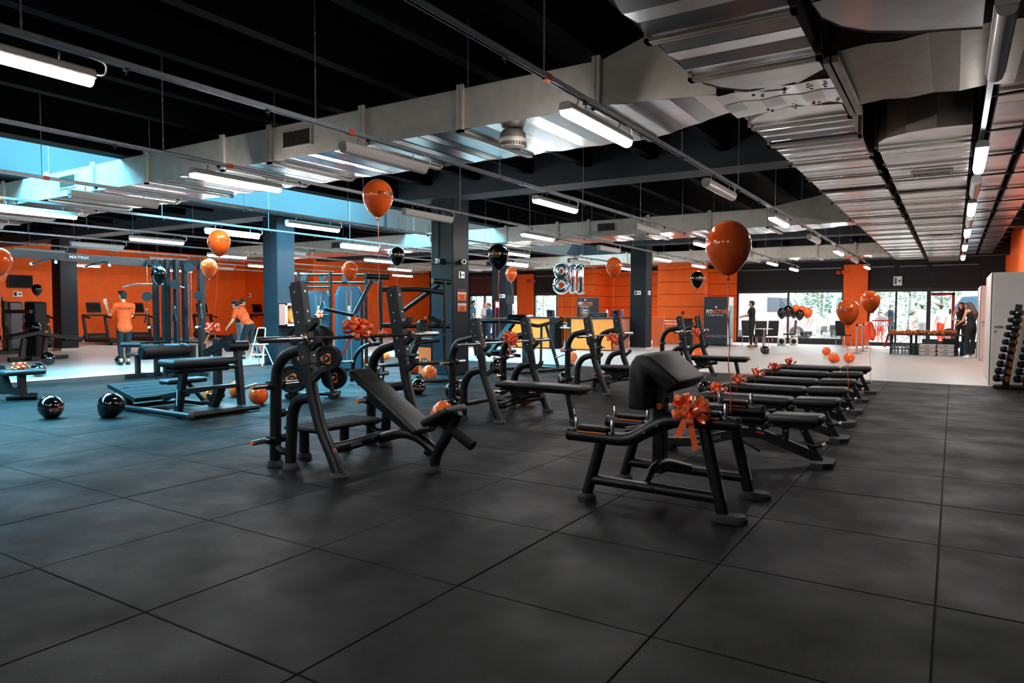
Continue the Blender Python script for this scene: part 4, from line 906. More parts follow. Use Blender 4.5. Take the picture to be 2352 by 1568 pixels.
# ---------------------------------------------------------------- dual cable tower
def dual_tower():
    t = thing('dual_cable_tower', (-8.0, 9.6, 0), 'dark dual cable tower with tinted weight shrouds', 'exercise machine')
    P = [V((-8.5, 9.1, 0)), V((-7.75, 9.35, 0)), V((-7.2, 9.9, 0))]
    for p in P:
        q = MB(); q.tube([p+V((0, 0, .03)), p+V((0, 0, 2.22))], .04, 12); u = q.build('upright', 'frame_black', t)
        for k in range(8):
            q = MB(); q.lathe([(.012, 0), (.012, .005)], p+V((.02, -.036, .5+k*.2)), 8, (.4, -1, 0)); q.build('bolt', 'steel', u)
    for z in (2.16, 1.98, 1.88, 1.25, .62):
        q = MB(); q.tube([P[0]+V((0, 0, z)), P[1]+V((0, 0, z))], .026, 10)
        if z > 1.9: q.tube([P[1]+V((0, 0, z)), P[2]+V((0, 0, z))], .026, 10)
        q.build('cross_tube', 'frame_black', t)
    q = MB(); q.bar(P[0]+V((-.2, 0, .03)), P[2]+V((.3, .1, .03)), .3, .05); q.build('base', 'frame_black', t, smooth=False)
    for c, w_, h in (((P[1]+P[2])/2+V((0.02, 0, 0)), .62, 1.9), ((P[0]+P[1])/2+V((.0, .12, 0)), .6, 1.8)):
        d = (P[2]-P[1]).normalized(); n = V((d.y, -d.x, 0)); q = MB(); pr = [(-w_/2, .06), (w_/2, .06), (w_/2, h-.2), (w_/2-.08, h), (-w_/2+.08, h), (-w_/2, h-.2)]
        pr2 = [(a*.8, b) for a, b in pr]; vs = [c+d*a+V((0, 0, b)) for a, b in pr]+[c+d*a+n*.1+V((0, 0, b)) for a, b in pr2]
        q.add(vs, [tuple(range(5, -1, -1)), tuple(range(6, 12))]+[(i, (i+1) % 6, (i+1) % 6+6, i+6) for i in range(6)]); s = q.build('weight_shroud', 'shroud', t, smooth=False)
        for e in (-.05, .05):
            q = MB(); a = c+d*e+n*.105; q.bar(a+V((0, 0, .15)), a+V((0, 0, h-.1)), .008, .004, n); q.build('orange_strip', 'orange_line', s, smooth=False)
        q = MB(); lettering(q, 'MATRIX', c+n*.103+V((0, 0, 1.3)), (0, 0, -1), d, .09, .002); q.build('lettering', 'print_white', s, smooth=False)
    for c in (P[0]+V((.2, -.02, 2.07)), P[1]+V((-.2, -.04, 2.07)), P[1]+V((.25, .2, 2.07)), P[2]+V((.25, .1, 2.05))): pulley(t, c, (.4, -1, 0), .07)
    q = MB(); q.bar(P[2]+V((.0, 0, 2.1)), P[2]+V((.35, .12, 2.1)), .06, .12); q.build('top_arm', 'frame_black', t, smooth=False)
    for x in (.22, .34):
        q = MB(); a = P[0]+V((x, -.08, 1.8)); q.tube(fillet([a, a+V((.06, -.02, .02)), a+V((.1, -.03, -.15)), a+V((.08, -.03, -.35))], .05), .012, 8); r = q.build('rope_handle', 'rubber_black', t)
        q = MB(); q.ell(a+V((.08, -.03, -.37)), .032, 10, 6); q.build('rope_knob', 'rubber_black', r)
    q = MB(); a = P[1]+V((-.14, -.08, 1.55)); q.tube([a, a+V((-.1, -.02, -.16)), a+V((.12, -.02, -.16)), a], .012, 8); q.tube([a, a+V((0, 0, .3))], .005, 6); q.build('grip_handle', 'plastic_black', t)
    return t
mat('shroud', '#2b4654', .25, spec=.6, coat=.3)
dual_tower()
# ---------------------------------------------------------------- plate loaded row machine (tall tube frame)
def frame_machine():
    t = thing('plate_loaded_row_machine', (-4.6, 8.2, 0), 'tall black tube frame plate loaded machine beside the notice column', 'exercise machine')
    K = 6.0
    def p(px, py, X): return AX(px, py, X)
    def tb(n, pts, r, m='frame_black'): q = MB(); q.tube(pts, r, 12); return q.build(n, m, t)
    A, B = V((-4.93, 7.95, 0)), V((-4.14, 8.85, 0))
    tb('post', fillet([(-4.75, 7.75, .05), (-4.9, 7.95, .25), (-4.95, 7.95, .6), (-4.95, 7.95, 1.95)], .15), .04)
    tb('post', fillet([(-3.98, 8.85, .05), (-4.12, 8.85, .3), (-4.16, 8.85, .6), (-4.16, 8.85, 1.93)], .15), .04)
    tb('top_tube', [(-5.0, 7.6, 1.98), (-4.9, 8.1, 1.98)], .055)
    tb('top_tube', [(-4.25, 8.6, 1.92), (-4.14, 9.0, 1.9)], .05)
    tb('beam', fillet([(-4.95, 7.98, 1.75), (-4.45, 8.5, 1.76), (-4.16, 8.83, 1.7)], .15), .045)
    tb('beam', [(-5.0, 8.0, 1.08), (-4.1, 8.95, 1.06)], .045)
    tb('beam', [(-4.8, 7.8, .35), (-4.1, 8.85, .38)], .035)
    tb('lever_arm', [(-4.98, 7.75, 1.9), (-5.05, 7.35, 1.25)], .04)
    tb('lever_arm', [(-4.2, 8.75, 1.85), (-4.85, 8.35, 1.3)], .04)
    tb('lever_arm', [(-5.0, 7.35, 1.28), (-4.9, 7.75, .8)], .035)
    q = MB(); q.tube([(-5.35, 6.95, 1.38), (-5.05, 7.32, 1.27)], .03, 12); q.build('plate_horn', 'frame_black', t)
    tb('base_tube', [(-4.95, 7.35, .05), (-3.95, 7.9, .05)], .035); tb('base_tube', [(-4.3, 8.6, .05), (-3.75, 9.05, .05)], .04); tb('base_tube', [(-4.6, 7.55, .05), (-4.0, 8.8, .05)], .035)
    tb('side_tube', fillet([(-5.35, 7.6, .05), (-5.25, 7.55, .5), (-5.1, 7.65, .72), (-4.9, 7.9, .75)], .15), .038)
    tb('side_tube', fillet([(-4.55, 8.3, .5), (-4.5, 8.4, .75), (-4.2, 8.75, .8)], .12), .04)
    tb('plate_horn', [(-5.35, 7.3, .42), (-5.2, 7.5, .42)], .025, 'chrome')
    tb('plate_horn', [(-4.75, 7.35, .38), (-4.6, 7.75, .38)], .026, 'chrome')
    q = MB(); q.box((-4.62, 8.3, .52), (.42, .3, .07), R=.5, ch=.03); q.build('seat_pad', 'vinyl_pad', t)
    tb('seat_stem', [(-4.62, 8.3, .5), (-4.62, 8.3, .2)], .03)
    q = MB(); q.box((-4.45, 8.55, 1.05), (.22, .35, .28), R=.7, ch=.06); q.build('chest_pad', 'vinyl_pad', t)
    q = MB(); q.bar((-4.5, 8.5, .95), (-4.6, 8.3, .3), .14, .1, (1, 0, 0)); q.build('pad_column', 'frame_black', t)
    q = MB(); q.bar((-4.35, 8.6, 1.25), (-4.15, 8.75, 1.12), .06, .09); q.build('grip', 'plastic_black', t)
    q = MB(); q.lathe([(.008, 0), (.03, .02), (.03, .05), (.01, .06)], (-4.36, 8.55, 1.22), 12, (.5, -1, 0)); q.build('adjuster_knob', 'orange_plastic', t)
    for z in (.9, 1.2, 1.5): bolt(t, V((-4.14, 8.81, z))-t.location, (.3, -1, 0), .014)
frame_machine()
# ---------------------------------------------------------------- low plate loaded machine in front of reception
def lever_machine():
    t = thing('plate_loaded_squat_machine', (-4.0, 11.9, 0), 'black plate loaded lever machine with wide handle frame facing reception', 'exercise machine')
    def tb(n, pts, r, m='frame_black'): q = MB(); q.tube(pts, r, 12); return q.build(n, m, t)
    tb('base_tube', [(-4.4, 12.5, .05), (-3.35, 12.35, .05)], .04); tb('base_tube', [(-4.6, 11.2, .05), (-4.3, 12.5, .05)], .04); tb('base_tube', [(-3.75, 10.9, .05), (-3.45, 12.3, .05)], .04)
    tb('post', [(-3.55, 12.3, .05), (-3.95, 12.4, 1.05)], .04); tb('post', [(-3.85, 12.0, .05), (-3.95, 12.2, 1.0)], .03)
    q = MB(); q.bar((-4.85, 11.3, .35), (-4.35, 11.6, 1.1), .1, .12, (1, 0, 0)); q.build('main_arm', 'frame_black', t, smooth=False)
    q = MB(); q.bar((-4.2, 11.9, .9), (-4.0, 11.6, .1), .12, .12, (1, 0, 0)); q.build('main_arm', 'frame_black', t, smooth=False)
    tb('handle_frame', fillet([(-5.0, 11.0, 1.12), (-4.2, 11.15, 1.13), (-3.9, 11.35, 1.1), (-3.75, 11.7, 1.02), (-3.6, 12.2, 1.12), (-3.55, 12.4, 1.2)], .1), .04)
    tb('handle_frame', fillet([(-5.05, 11.0, 1.12), (-4.95, 11.25, 1.17), (-4.5, 11.8, 1.17)], .08), .035)
    q = MB(); q.box((-4.15, 11.45, 1.2), (.45, .3, .16), R=.2, ch=.06); q.build('shoulder_pad', 'balloon_black', t)
    tb('plate_horn', [(-4.75, 11.1, .72), (-4.4, 11.3, .68)], .03); tb('plate_horn', [(-3.6, 12.25, .3), (-3.35, 12.45, .42)], .018, 'chrome')
    q = MB(); q.box((-4.5, 11.5, .45), (.5, .4, .07), R=.4, ch=.03); q.build('seat_pad', 'vinyl_pad', t)
    tb('brace', [(-4.9, 11.2, .4), (-4.2, 11.7, .35)], .04)
lever_machine()
# ---------------------------------------------------------------- machines on the far left
def rower_bench():
    o = G(40, 922); t = thing('seated_row_bench', (o.x, o.y, 0), 'black seated row bench with ribbed foot plate and small round seat', 'exercise machine')
    a = G(52, 918); b = G(-40, 905)
    sz = .43
    def tb(n, pts, r, m='frame_black'): q = MB(); q.tube(pts, r, 12); return q.build(n, m, t)
    tb('foot_tube', [a+V((-.12, -.16, .05)), a+V((.1, .16, .05))], .05)
    q = MB(); q.bar(a+V((0, 0, .05)), a+V((-.02, .0, sz-.04)), .09, .09, (1, 0, 0)); q.build('seat_post', 'frame_black', t)
    q = MB(); rpad(q, rrect(a.x-.2, a.x+.2, sz-.05, sz+.03, .035), a.y-.3, a.y+.26, .03); q.build('seat_pad', 'vinyl_pad', t, ang=50)
    q = MB(); q.bar(a+V((0, 0, .12)), a+V((-.6, -.55, .2)), .1, .1); q.build('base_beam', 'frame_black', t)
    p = a+V((-.35, -.28, .1)); q = MB(); e1 = V((.25, .22, 0)); e2 = V((-.1, -.08, .42)); n = e1.cross(e2).normalized(); c = [p, p+e1, p+e1+e2, p+e2]
    q.add(c+[x+n*.03 for x in c], [(0,1,2,3),(7,6,5,4)]+[(i, i+4, (i+1) % 4+4, (i+1) % 4) for i in range(4)]); f = q.build('foot_plate', 'rubber_black', t, smooth=False)
    for k in range(5):
        q = MB(); q.bar(p+e1*.1+e2*(.12+k*.18)-n*.004, p+e1*.9+e2*(.12+k*.18)-n*.004, .02, .012, n); q.build('grip_rib', 'plastic_dark', f)
    return a
RB = rower_bench()
def leg_curl():
    o = V((-13.2, 5.6, 0)); t = thing('leg_curl_machine', o, 'black lying leg curl machine standing on the pale floor', 'exercise machine')
    def tb(n, pts, r, m='frame_black'): q = MB(); q.tube(pts, r, 10); return q.build(n, m, t)
    A = lambda px, py, z=0: G(px, py, z)
    p0, p1 = A(20, 832), A(100, 826)
    q = MB(); q.bar(p0+V((0, 0, .06)), p1+V((0, 0, .06)), .09, .12); q.bar(p0+V((0, .5, .06)), p1+V((0, .6, .06)), .09, .1); q.build('base_beam', 'frame_black', t)
    for p, z in ((p1, .62), (p0.lerp(p1, .35), .58)):
        q = MB(); q.bar(p+V((0, 0, .06)), p+V((-.05, .1, z)), .1, .12, (1, 0, 0)); q.build('post', 'frame_black', t)
    c = p0.lerp(p1, .5)+V((0, .15, 0)); d = (p1-p0).normalized(); s = V((-d.y, d.x, 0))
    for u0, u1, z0, z1, nm in ((-.75, .0, .62, .74, 'chest_pad'), (.0, .85, .74, .6, 'thigh_pad')):
        q = MB(); a, b = c+d*u0+V((0, 0, z0)), c+d*u1+V((0, 0, z1)); q.bar(a, b, .42, .08); q.build(nm, 'vinyl_pad', t)
    e = c+d*.95+V((0, 0, .56)); q = MB(); q.tube([e, e+d*.5+s*-.1+V((0, 0, -.04))], .085, 16); q.build('ankle_roller', 'vinyl_pad', t)
    q = MB(); q.ell(c+d*.25+s*.3+V((0, 0, .88)), (.34, .2, .18), 16, 10); q.build('cam_cover', 'balloon_black', t)
    for u, z in ((.5, .96), (.42, .75)):
        q = MB(); q.ell(c+d*u-s*.0+V((0, 0, z)), .045, 10, 6); q.build('adjuster_knob', 'orange_plastic', t)
    # weight tower with number plate
    w = c+d*.75+s*.7
    q = MB(); q.box(w+V((0, 0, .78)), (.38, .4, 1.56), R=.4, ch=.03); q.build('weight_tower', 'plastic_black', t)
    q = MB(); q.bar(w+V((-1.2, -.3, 1.3)), w+V((.2, -.2, 1.3)), .08, .1); q.build('arm', 'frame_black', t)
    tb('arm', [w+V((-1.1, -.3, .5)), w+V((-1.1, -.3, 1.6))], .06); tb('arm', [w+V((-1.3, -.2, .9)), w+V((-.2, -.6, .7))], .05)
leg_curl()
def arm_tower():
    p = G(25, 830); t = thing('abdominal_machine', (G(14, 812).x-.4, G(14, 812).y, 0), 'black machine with curved padded arm near the wall screen', 'exercise machine')
    b = G(14, 812)+V((-.4, .0, 0))
    q = MB(); q.tube(fillet([b+V((.6, 0, .1)), b+V((.62, 0, 1.1)), b+V((.45, -.1, 1.6)), b+V((-.05, -.2, 1.75))], .3, 6), .07, 12); q.build('curved_arm', 'frame_black', t)
    q = MB(); q.ell(b+V((.1, -.2, 1.68)), (.35, .25, .2), 16, 10); q.build('arm_pad', 'vinyl_pad', t)
    q = MB(); q.box(b+V((-.1, .4, .85)), (.6, .4, 1.5), ch=.04); q.build('weight_tower', 'shroud', t)
    q = MB(); q.bb(b.x-.5, b.x+.7, b.y-.3, b.y+.6, 0, .1, ch=.02); q.build('base', 'frame_black', t)
    q = MB(); q.box(b+V((-.1, -.2, .5)), (.5, .5, .1), ch=.03); q.build('seat_pad', 'vinyl_pad', t)
arm_tower()
# lever machine behind the hip thrust machine, carrying a bow on its post
p = G(505, 800, .4)
# ---------------------------------------------------------------- treadmills
def treadmill(label):
    t = thing('treadmill', (0, 0, 0), label, 'treadmill', 'treadmills along the orange wall')   # belt runs along -x (user faces the wall)
    B = lambda q, n, m, p=None, **k: q.build(n, m, p or t, world=False, **k)
    q = MB(); q.bb(-.15, 1.75, -.42, .42, .08, .22, ch=.03); B(q, 'deck', 'plastic_black')
    q = MB(); q.bb(-.0, 1.7, -.27, .27, .222, .228); B(q, 'belt', 'rubber_black', smooth=False)
    q = MB(); q.bb(-.35, .1, -.42, .42, .1, .42, ch=.1); B(q, 'motor_cover', 'plastic_dark')
    for s in (-1, 1):
        q = MB(); q.bar((.05, s*.42, .2), (-.18, s*.42, 1.15), .09, .09, (1, 0, 0)); B(q, 'upright', 'plastic_black')
        q = MB(); q.bar((-.2, s*.42, 1.13), (.3, s*.42, 1.03), .06, .06); B(q, 'handrail', 'plastic_black')
    q = MB(); q.bar((-.15, -.42, 1.14), (-.15, .42, 1.14), .2, .08); B(q, 'console_bar', 'plastic_black')
    R = Matrix.Rotation(math.radians(-14), 3, 'Y')
    q = MB(); q.box((-.2, 0, 1.45), (.06, .56, .42), R=R, ch=.02); c = B(q, 'console', 'plastic_black')
    q = MB(); q.box((-.163, 0, 1.45), (.012, .46, .32), R=R); B(q, 'screen', 'screen', c)
    for s in (-1, 1):
        q = MB(); q.lathe([(.05, -.03), (.05, .03)], (1.6, s*.3, .05), 12, (0, 1, 0)); B(q, 'foot', 'rubber_black')
    return t
tr = treadmill('')
TR = [(222, 790, 'between the dark column and the trainer'), (322, 785, 'behind the cable station'), (597, 785, 'behind the crouching trainer'), (85, 795, 'under the wall screen'), (470, 787, 'hidden behind the cable station')]
for k, (px, py, w_) in enumerate(TR):
    c = tr if k == 0 else copy_tree(tr); d = AX(px, 740, -24.9); c.location = (-24.9, d.y, 0); c['label'] = f'black treadmill facing the orange wall {w_}'
# ---------------------------------------------------------------- balloons
def balloon_prof(D, n=18, tall=1.24):
    out = []
    for k in range(n+1):
        t = k/n*PI; r = math.sin(t); z = -math.cos(t)
        if z < 0: r *= 1-.10*(z*z); z *= 1+.28*abs(z)**1.5
        out.append((max(r*D/2, .001), z*D/2*tall/1.14))
    return out
def logo_on(root, D, m1, az, prof, s=.62, mir=False):
    """the printed logo, wrapped on the balloon skin around azimuth az"""
    q = MB(); R = D/2; z0 = min(p[1] for p in prof)
    def surf(u, v):
        zz = v; r = R
        for (ra, za), (rb, zb) in zip(prof, prof[1:]):
            if za <= zz <= zb and zb > za: r = ra+(rb-ra)*(zz-za)/(zb-za); break
        a = az+u/max(r, R*.3); return V((math.cos(a)*(r+.0012), math.sin(a)*(r+.0012), zz))
    for txt, size, dv in (('FITACTIVE', .19*D, .0), ('IL FITNESS - PER TUTTI', .055*D, -.12*D)):
        vs, fs = text_verts(txt, size, .004*D if size > .1*D else 0); q.add([surf(u*(.8 if size > .1*D else 1), v+dv+.02*D) for u, v in vs], fs)
    st = [(0, 0)]+[((.05 if k % 2 == 0 else .021)*D*math.sin(k*PI/5), (.05 if k % 2 == 0 else .021)*D*math.cos(k*PI/5)) for k in range(10)]
    q.add([surf(u, v+.17*D) for u, v in st], [(0, 1+(k+1) % 10, 1+k) for k in range(10)])
    q.build('printed_logo', m1, root, world=False, smooth=False)
def balloon(c, D, col, label, string=None, group=None, logo=None, tilt=None, tall=1.24):
    """c: centre. string: end point of its ribbon. logo: azimuth of the print"""
    c = V(c); t = thing('balloon', c, label, 'balloon', group)
    pr = balloon_prof(D, tall=tall); q = MB(); q.lathe(pr, (0, 0, 0), 28); q.build('skin', 'balloon_'+col, t, world=False, ang=80)
    z0 = pr[0][1]; q = MB(); q.lathe([(.012*D/.29, z0-.028), (.018*D/.29, z0-.03), (.006, z0-.012), (.008, z0+.006)], (0, 0, 0), 10); q.build('knot', 'balloon_'+col, t, world=False)
    if logo is not None: logo_on(t, D, 'print_black' if col == 'orange' else 'print_gold', logo, pr)
    if tilt: t.rotation_euler = tilt
    if string is not None:
        e = V(string)-c; q = MB(); a = V((0, 0, z0-.02)); n = 8
        q.tube([a.lerp(e, k/n)+V((.006*math.sin(k*2.1), .006*math.cos(k*1.7), 0))*(0 < k < n) for k in range(n+1)], .0035, 5); q.build('ribbon_string', 'ribbon', t, world=False)
    return t
to_cam = lambda p: math.atan2(CAM.y-p[1], CAM.x-p[0])
FB = [  # px, py, width px, colour, string end px (x,y), its depth offset handled by same depth, logo azimuth offset, label
 (868, 450, 70, 'orange', (870, 775), .75, 'orange printed balloon floating above the incline bench barbell'),
 (503, 555, 50, 'orange', tuple(AD(490, 757, 9.6)), .8, 'orange printed balloon floating over the hip thrust machine'),
 (480, 613, 36, 'orange', (-8.6, 6.64, 1.03), None, 'pale orange balloon tied to the cable station'),
 (-3, 598, 54, 'orange', (5, 780), None, 'large orange balloon at the seated row bench'),
 (1, 632, 26, 'orange', (3, 800), None, 'small orange balloon beyond the seated row bench'),
 (365, 629, 35, 'black', None, None, 'black balloon caught on the cable station frame'),
 (85, 664, 22, 'black', (86, 812), None, 'black balloon floating near the wall screen'),
 (803, 620, 36, 'orange', (806, 745), None, 'orange balloon floating in front of the dual cable tower'),
 (912, 586, 35, 'black', (913, 660), .3, 'black printed balloon above the tall tube frame machine'),
 (1145, 586, 48, 'black', (1147, 775), -.5, 'large black printed balloon above the flat bench behind the incline bench'),
 (1174, 628, 27, 'orange', (-4.15, 11.45, 1.28), None, 'small orange balloon above the lever machine'),
 (1410, 611, 37, 'orange', (1408, 765), -.7, 'orange printed balloon above the middle flat bench'),
 (1602, 640, 32, 'black', (1602, 755), .5, 'black printed balloon above the flat bench near the pale floor'),
 (1673, 562, 102, 'orange', (1677, 948), None, 'biggest orange balloon tied to the preacher bench'),
 (1948, 713, 50, 'orange', (1948, 905), -.35, 'orange printed balloon tied to the middle adjustable bench'),
 (1999, 690, 42, 'orange', (2.9, 11.2, .2), None, 'orange balloon tied to the adjustable bench next to the pale floor')]
for px, py, wd, col, se, lg, lb in FB:
    dep = FPX*.29/wd; c = AD(px, py, dep); s = (V(se) if len(se) == 3 else AD(se[0], se[1], dep)) if se else None
    balloon(c, .29, col, lb, s, 'floating balloons', None if lg is None else to_cam(c)+lg)
GB = [  # balloons lying on the floor: px, ground py, width px, colour, logo, label
 (118, 960, 54, 'black', .6, 'black printed balloon on the floor beside the seated row bench'),
 (257, 958, 58, 'black', None, 'black balloon touching the base of the hip thrust machine'),
 (594, 929, 43, 'orange', None, 'orange balloon on the floor between hip thrust machine and incline bench'),
 (545, 910, 37, 'orange', None, 'orange balloon lying just behind the hip thrust machine'),
 (487, 925, 38, 'orange', None, 'orange balloon half hidden under the hip thrust machine'),
 (960, 905, 36, 'black', .2, 'black printed balloon on the floor by the tall tube frame machine'),
 (986, 874, 36, 'orange', None, 'orange balloon on the floor behind the tall tube frame machine'),
 (950, 858, 30, 'orange', None, 'orange balloon next to the small orange floor poster'),
 (827, 840, 26, 'orange', None, 'orange balloon by the side tube of the tall frame machine'),
 (885, 826, 22, 'orange', None, 'orange balloon beneath the seat of the tall frame machine'),
 (1040, 916, 40, 'black', None, 'black balloon under the rack of the first flat bench'),
 (1034, 968, 50, 'black', None, 'black balloon beside the incline bench seat'),
 (1018, 972, 52, 'orange', None, 'orange balloon in front of a black one at the incline bench seat'),
 (1140, 856, 34, 'black', .3, 'black printed balloon below the lever machine'),
 (1203, 931, 44, 'orange', None, 'orange balloon under the first flat bench pad'),
 (1314, 832, 24, 'orange', None, 'orange balloon on the pale floor behind the rack row'),
 (1298, 888, 36, 'black', None, 'black balloon under the rack of the middle flat bench'),
 (1602, 823, 26, 'orange', None, 'orange balloon behind the last flat bench on the pale floor'),
 (1621, 909, 36, 'black', None, 'black balloon behind the second adjustable bench'),
 (1756, 813, 20, 'black', None, 'black balloon lying alone below the black chairs'),
 (1898, 816, 19, 'orange', None, 'orange balloon nearest the window among three on the pale floor'),
 (1914, 833, 24, 'orange', None, 'orange balloon in the middle of three on the pale floor'),
 (1950, 833, 24, 'orange', None, 'orange balloon closest to the catering table on the pale floor'),
 (110, 838, 30, 'black', None, 'black balloon at the front leg of the leg curl machine'),
 (88, 865, 32, 'black', None, 'black balloon behind the seat of the row bench'),
 (276, 838, 22, 'black', None, 'black balloon behind the trainer shoes'),
 (94, 810, 24, 'orange', None, 'orange balloon inside the leg curl machine frame'),
 (1168, 806, 14, 'black', None, 'grey black balloon on the pale floor before the reception desk'),
 (1131, 785, 14, 'orange', None, 'orange balloon beside the people at the entrance')]
rg = random.Random(3)
for px, py, wd, col, lg, lb in GB:
    g = G(px, py); D = wd*depth((g.x, g.y, .13))/FPX
    t = balloon((g.x, g.y, D*.5), D, col, lb, None, 'balloons on the floor', None if lg is None else to_cam(g)+lg, tilt=(rg.uniform(-.5, .5)+(.9 if lg is None else .3), rg.uniform(-.4, .4), rg.uniform(0, 6)) if lg is None else (.15, .25, 0), tall=1.1)
# ---------------------------------------------------------------- ribbon bows
def bow(c, size, label, nrm=(0, 0, 1), tails=2, seed=1, tail_dir=None, loops=13, wrap=None):
    c = V(c); r = random.Random(seed); t = thing('ribbon_bow', c, label, 'bow', 'orange gift bows on the equipment'); n = V(nrm).normalized(); S, T = frame_of(n)
    wd = size*.17
    for k in range(loops):
        lay = 0 if k < 7 else (1 if k < 11 else 2)
        a = k*2.399+r.uniform(-.2, .2); el = (.18, .75, 1.25)[lay]+r.uniform(-.12, .12)
        d = (S*math.cos(a)+T*math.sin(a))*math.cos(el)+n*math.sin(el); side = d.cross(n if el < 1.2 else S).normalized(); up = side.cross(d).normalized()
        L = size*(.5 if lay < 2 else .42)*r.uniform(.9, 1.08); h = size*.15; q = MB(); vs = []; m = 12
        for i in range(m+1):
            u = i/m*2*PI; x = L*(1-math.cos(u))/2; y = h*math.sin(u)*(.35+.65*(1-math.cos(u))/2)
            for s in (-1, 1): vs.append(d*x+up*y+side*(s*wd/2*(.55+.45*(1-math.cos(u))/2)))
        q.add(vs, [(2*i, 2*i+1, 2*i+3, 2*i+2) for i in range(m)]); q.build('loop', 'ribbon', t, world=False, ang=80)
    for k in range(tails):
        d0 = V(tail_dir[k]) if tail_dir else V((r.uniform(-1, 1), r.uniform(-1, 1), -.6)).normalized(); side = d0.cross(V((.3, 1, .2))).normalized(); q = MB(); vs = []; m = 8; L = size*(1.0 if tail_dir else .5)
        for i in range(m+1):
            u = i/m; p = d0*(L*u)+d0.cross(side)*(.05*size*math.sin(u*5))
            for s in (-1, 1): vs.append(p+side*(s*wd*.55)-d0*(.08*size*(s > 0)*(i == m)))
        q.add(vs, [(2*i, 2*i+1, 2*i+3, 2*i+2) for i in range(m)]); q.build('tail', 'ribbon', t, world=False, ang=80)
    q = MB(); q.ell((0, 0, 0), size*.07, 10, 6); q.build('knot', 'ribbon', t, world=False)
    return t
b = AY(1587, 945, 2.74); bow(b, .26, 'big orange ribbon bow hanging on the preacher bench rail', (.25, -.7, .65), 2, 3, ((.12, -.05, -1), (-.35, -.1, -.7)))
b = V((-.47, 2.87-.02, 1.13)); b = AX(817, 765, -.47); bow(b+V((0.02, 0, .03)), .27, 'orange ribbon bow tied on the incline bench barbell', (.5, -.4, .7), 2, 5, ((-.25, -.5, -.8), (.2, .55, -.6)))
for (x, y), (px, py), w_, sd in zip(FL, ((1171, 777), (1406, 778), (1597, 763)), FLW, (8, 9, 10)):
    b = AX(px, py, x-.27); bow(b, .23, f'orange bow on the barbell of the flat bench {w_}', (.6, -.5, .5), 2, sd, ((.2, .5, -.5), (.05, -.1, -.9)))
for (x, y), w_, sd in zip(ADJ, ADW, range(20, 26)):
    t = bow((x-1.26, y-.02, .455), .235, f'orange ribbon bow on the pad of the adjustable bench {w_}', (0, 0, 1), 2, sd)
    q = MB(); xx = x-1.26
    for a, b2 in (((xx, y-.142, .432), (xx, y-.142, .345)), ((xx, y-.142, .432), (xx, y+.142, .432)), ((xx, y+.142, .432), (xx, y+.142, .345))): q.bar(a, b2, .008, .003, (1, 0, 0))
    q.build('strap', 'ribbon', t, smooth=False)
b = AD(490, 757, 9.6); bow(b, .24, 'orange ribbon bow on the post of the hip thrust machine', (.3, -.6, .7), 2, 31, ((-.5, -.3, -.8), (.3, .2, -.9)))
b = AY(735, 722, 9.12); bow(b, .2, 'small orange ribbon bow on the dual cable tower', (.4, -.8, .4), 2, 32)
bow(RB+V((-.02, -.02, .475)), .24, 'orange ribbon bow on the seat of the row bench', (0, 0, 1), 2, 33)
b = AD(880, 767, 12.2); bow(b, .18, 'orange ribbon bow inside the tall tube frame machine', (.4, -.8, .4), 2, 34)
# ---------------------------------------------------------------- foil number balloons
def foil8(c, h, s, u, label):
    t = thing('foil_balloon', c, label, 'balloon', 'silver foil number balloons'); q = MB(); n = 24; u = V(u); z = V((0, 0, 1)); pts = []
    for cz, rx, rz in ((.24, .17, .18), (-.22, .2, .21)):
        pts = [u*(rx*h*math.cos(2*PI*k/n))+z*(h*cz+rz*h*math.sin(2*PI*k/n)) for k in range(n+1)]; q.tube(pts, .105*h, 14, False)
    q.build('digit', 'foil', t, world=False, ang=80)
    q = MB(); q.tube([z*(-.53*h), z*(-.57*h)], .012, 6); q.tube([z*(-.55*h), V((.1, -.1, .006-V(c).z))], .003, 5); q.build('string', 'ribbon', t, world=False)
def foil1(c, h, u, label):
    t = thing('foil_balloon', c, label, 'balloon', 'silver foil number balloons'); q = MB(); u = V(u); z = V((0, 0, 1)); r = .1*h
    q.tube([z*(-.5*h), z*(-.47*h), z*(-.4*h), z*(.38*h), z*(.45*h), z*(.5*h)], [.02*h, .07*h, r, r, .085*h, .02*h], 14); q.tube([z*(.42*h), z*(.36*h)-u*.12*h, z*(.3*h)-u*.2*h], [r*.9, r*.8, r*.4], 12)
    q.tube([z*(-.44*h)-u*.16*h, z*(-.44*h)-u*.1*h, z*(-.44*h)+u*.1*h, z*(-.44*h)+u*.16*h], [.01*h, r*.7, r*.7, .01*h], 12)
    q.build('digit', 'foil', t, world=False, ang=80)
    q = MB(); q.tube([z*(-.5*h), z*(-.56*h)], .012, 6); q.tube([z*(-.55*h), V((.05, -.1, .006-V(c).z))], .003, 5); q.build('string', 'ribbon', t, world=False)
U = (_rt.x, _rt.y, 0)
foil8(AD(1290, 639, 19), .82, 1, U, 'silver foil balloon shaped like an eight')
foil1(AD(1316, 639, 19.1), .82, (U[0]*.6, U[1]*.6+.3, 0), 'silver foil balloon shaped like a one next to the eight')
foil1(AD(1334, 640, 18.7), .82, (U[0]*.7, U[1]*.7+.4, 0), 'silver foil balloon shaped like a one farther from the eight')
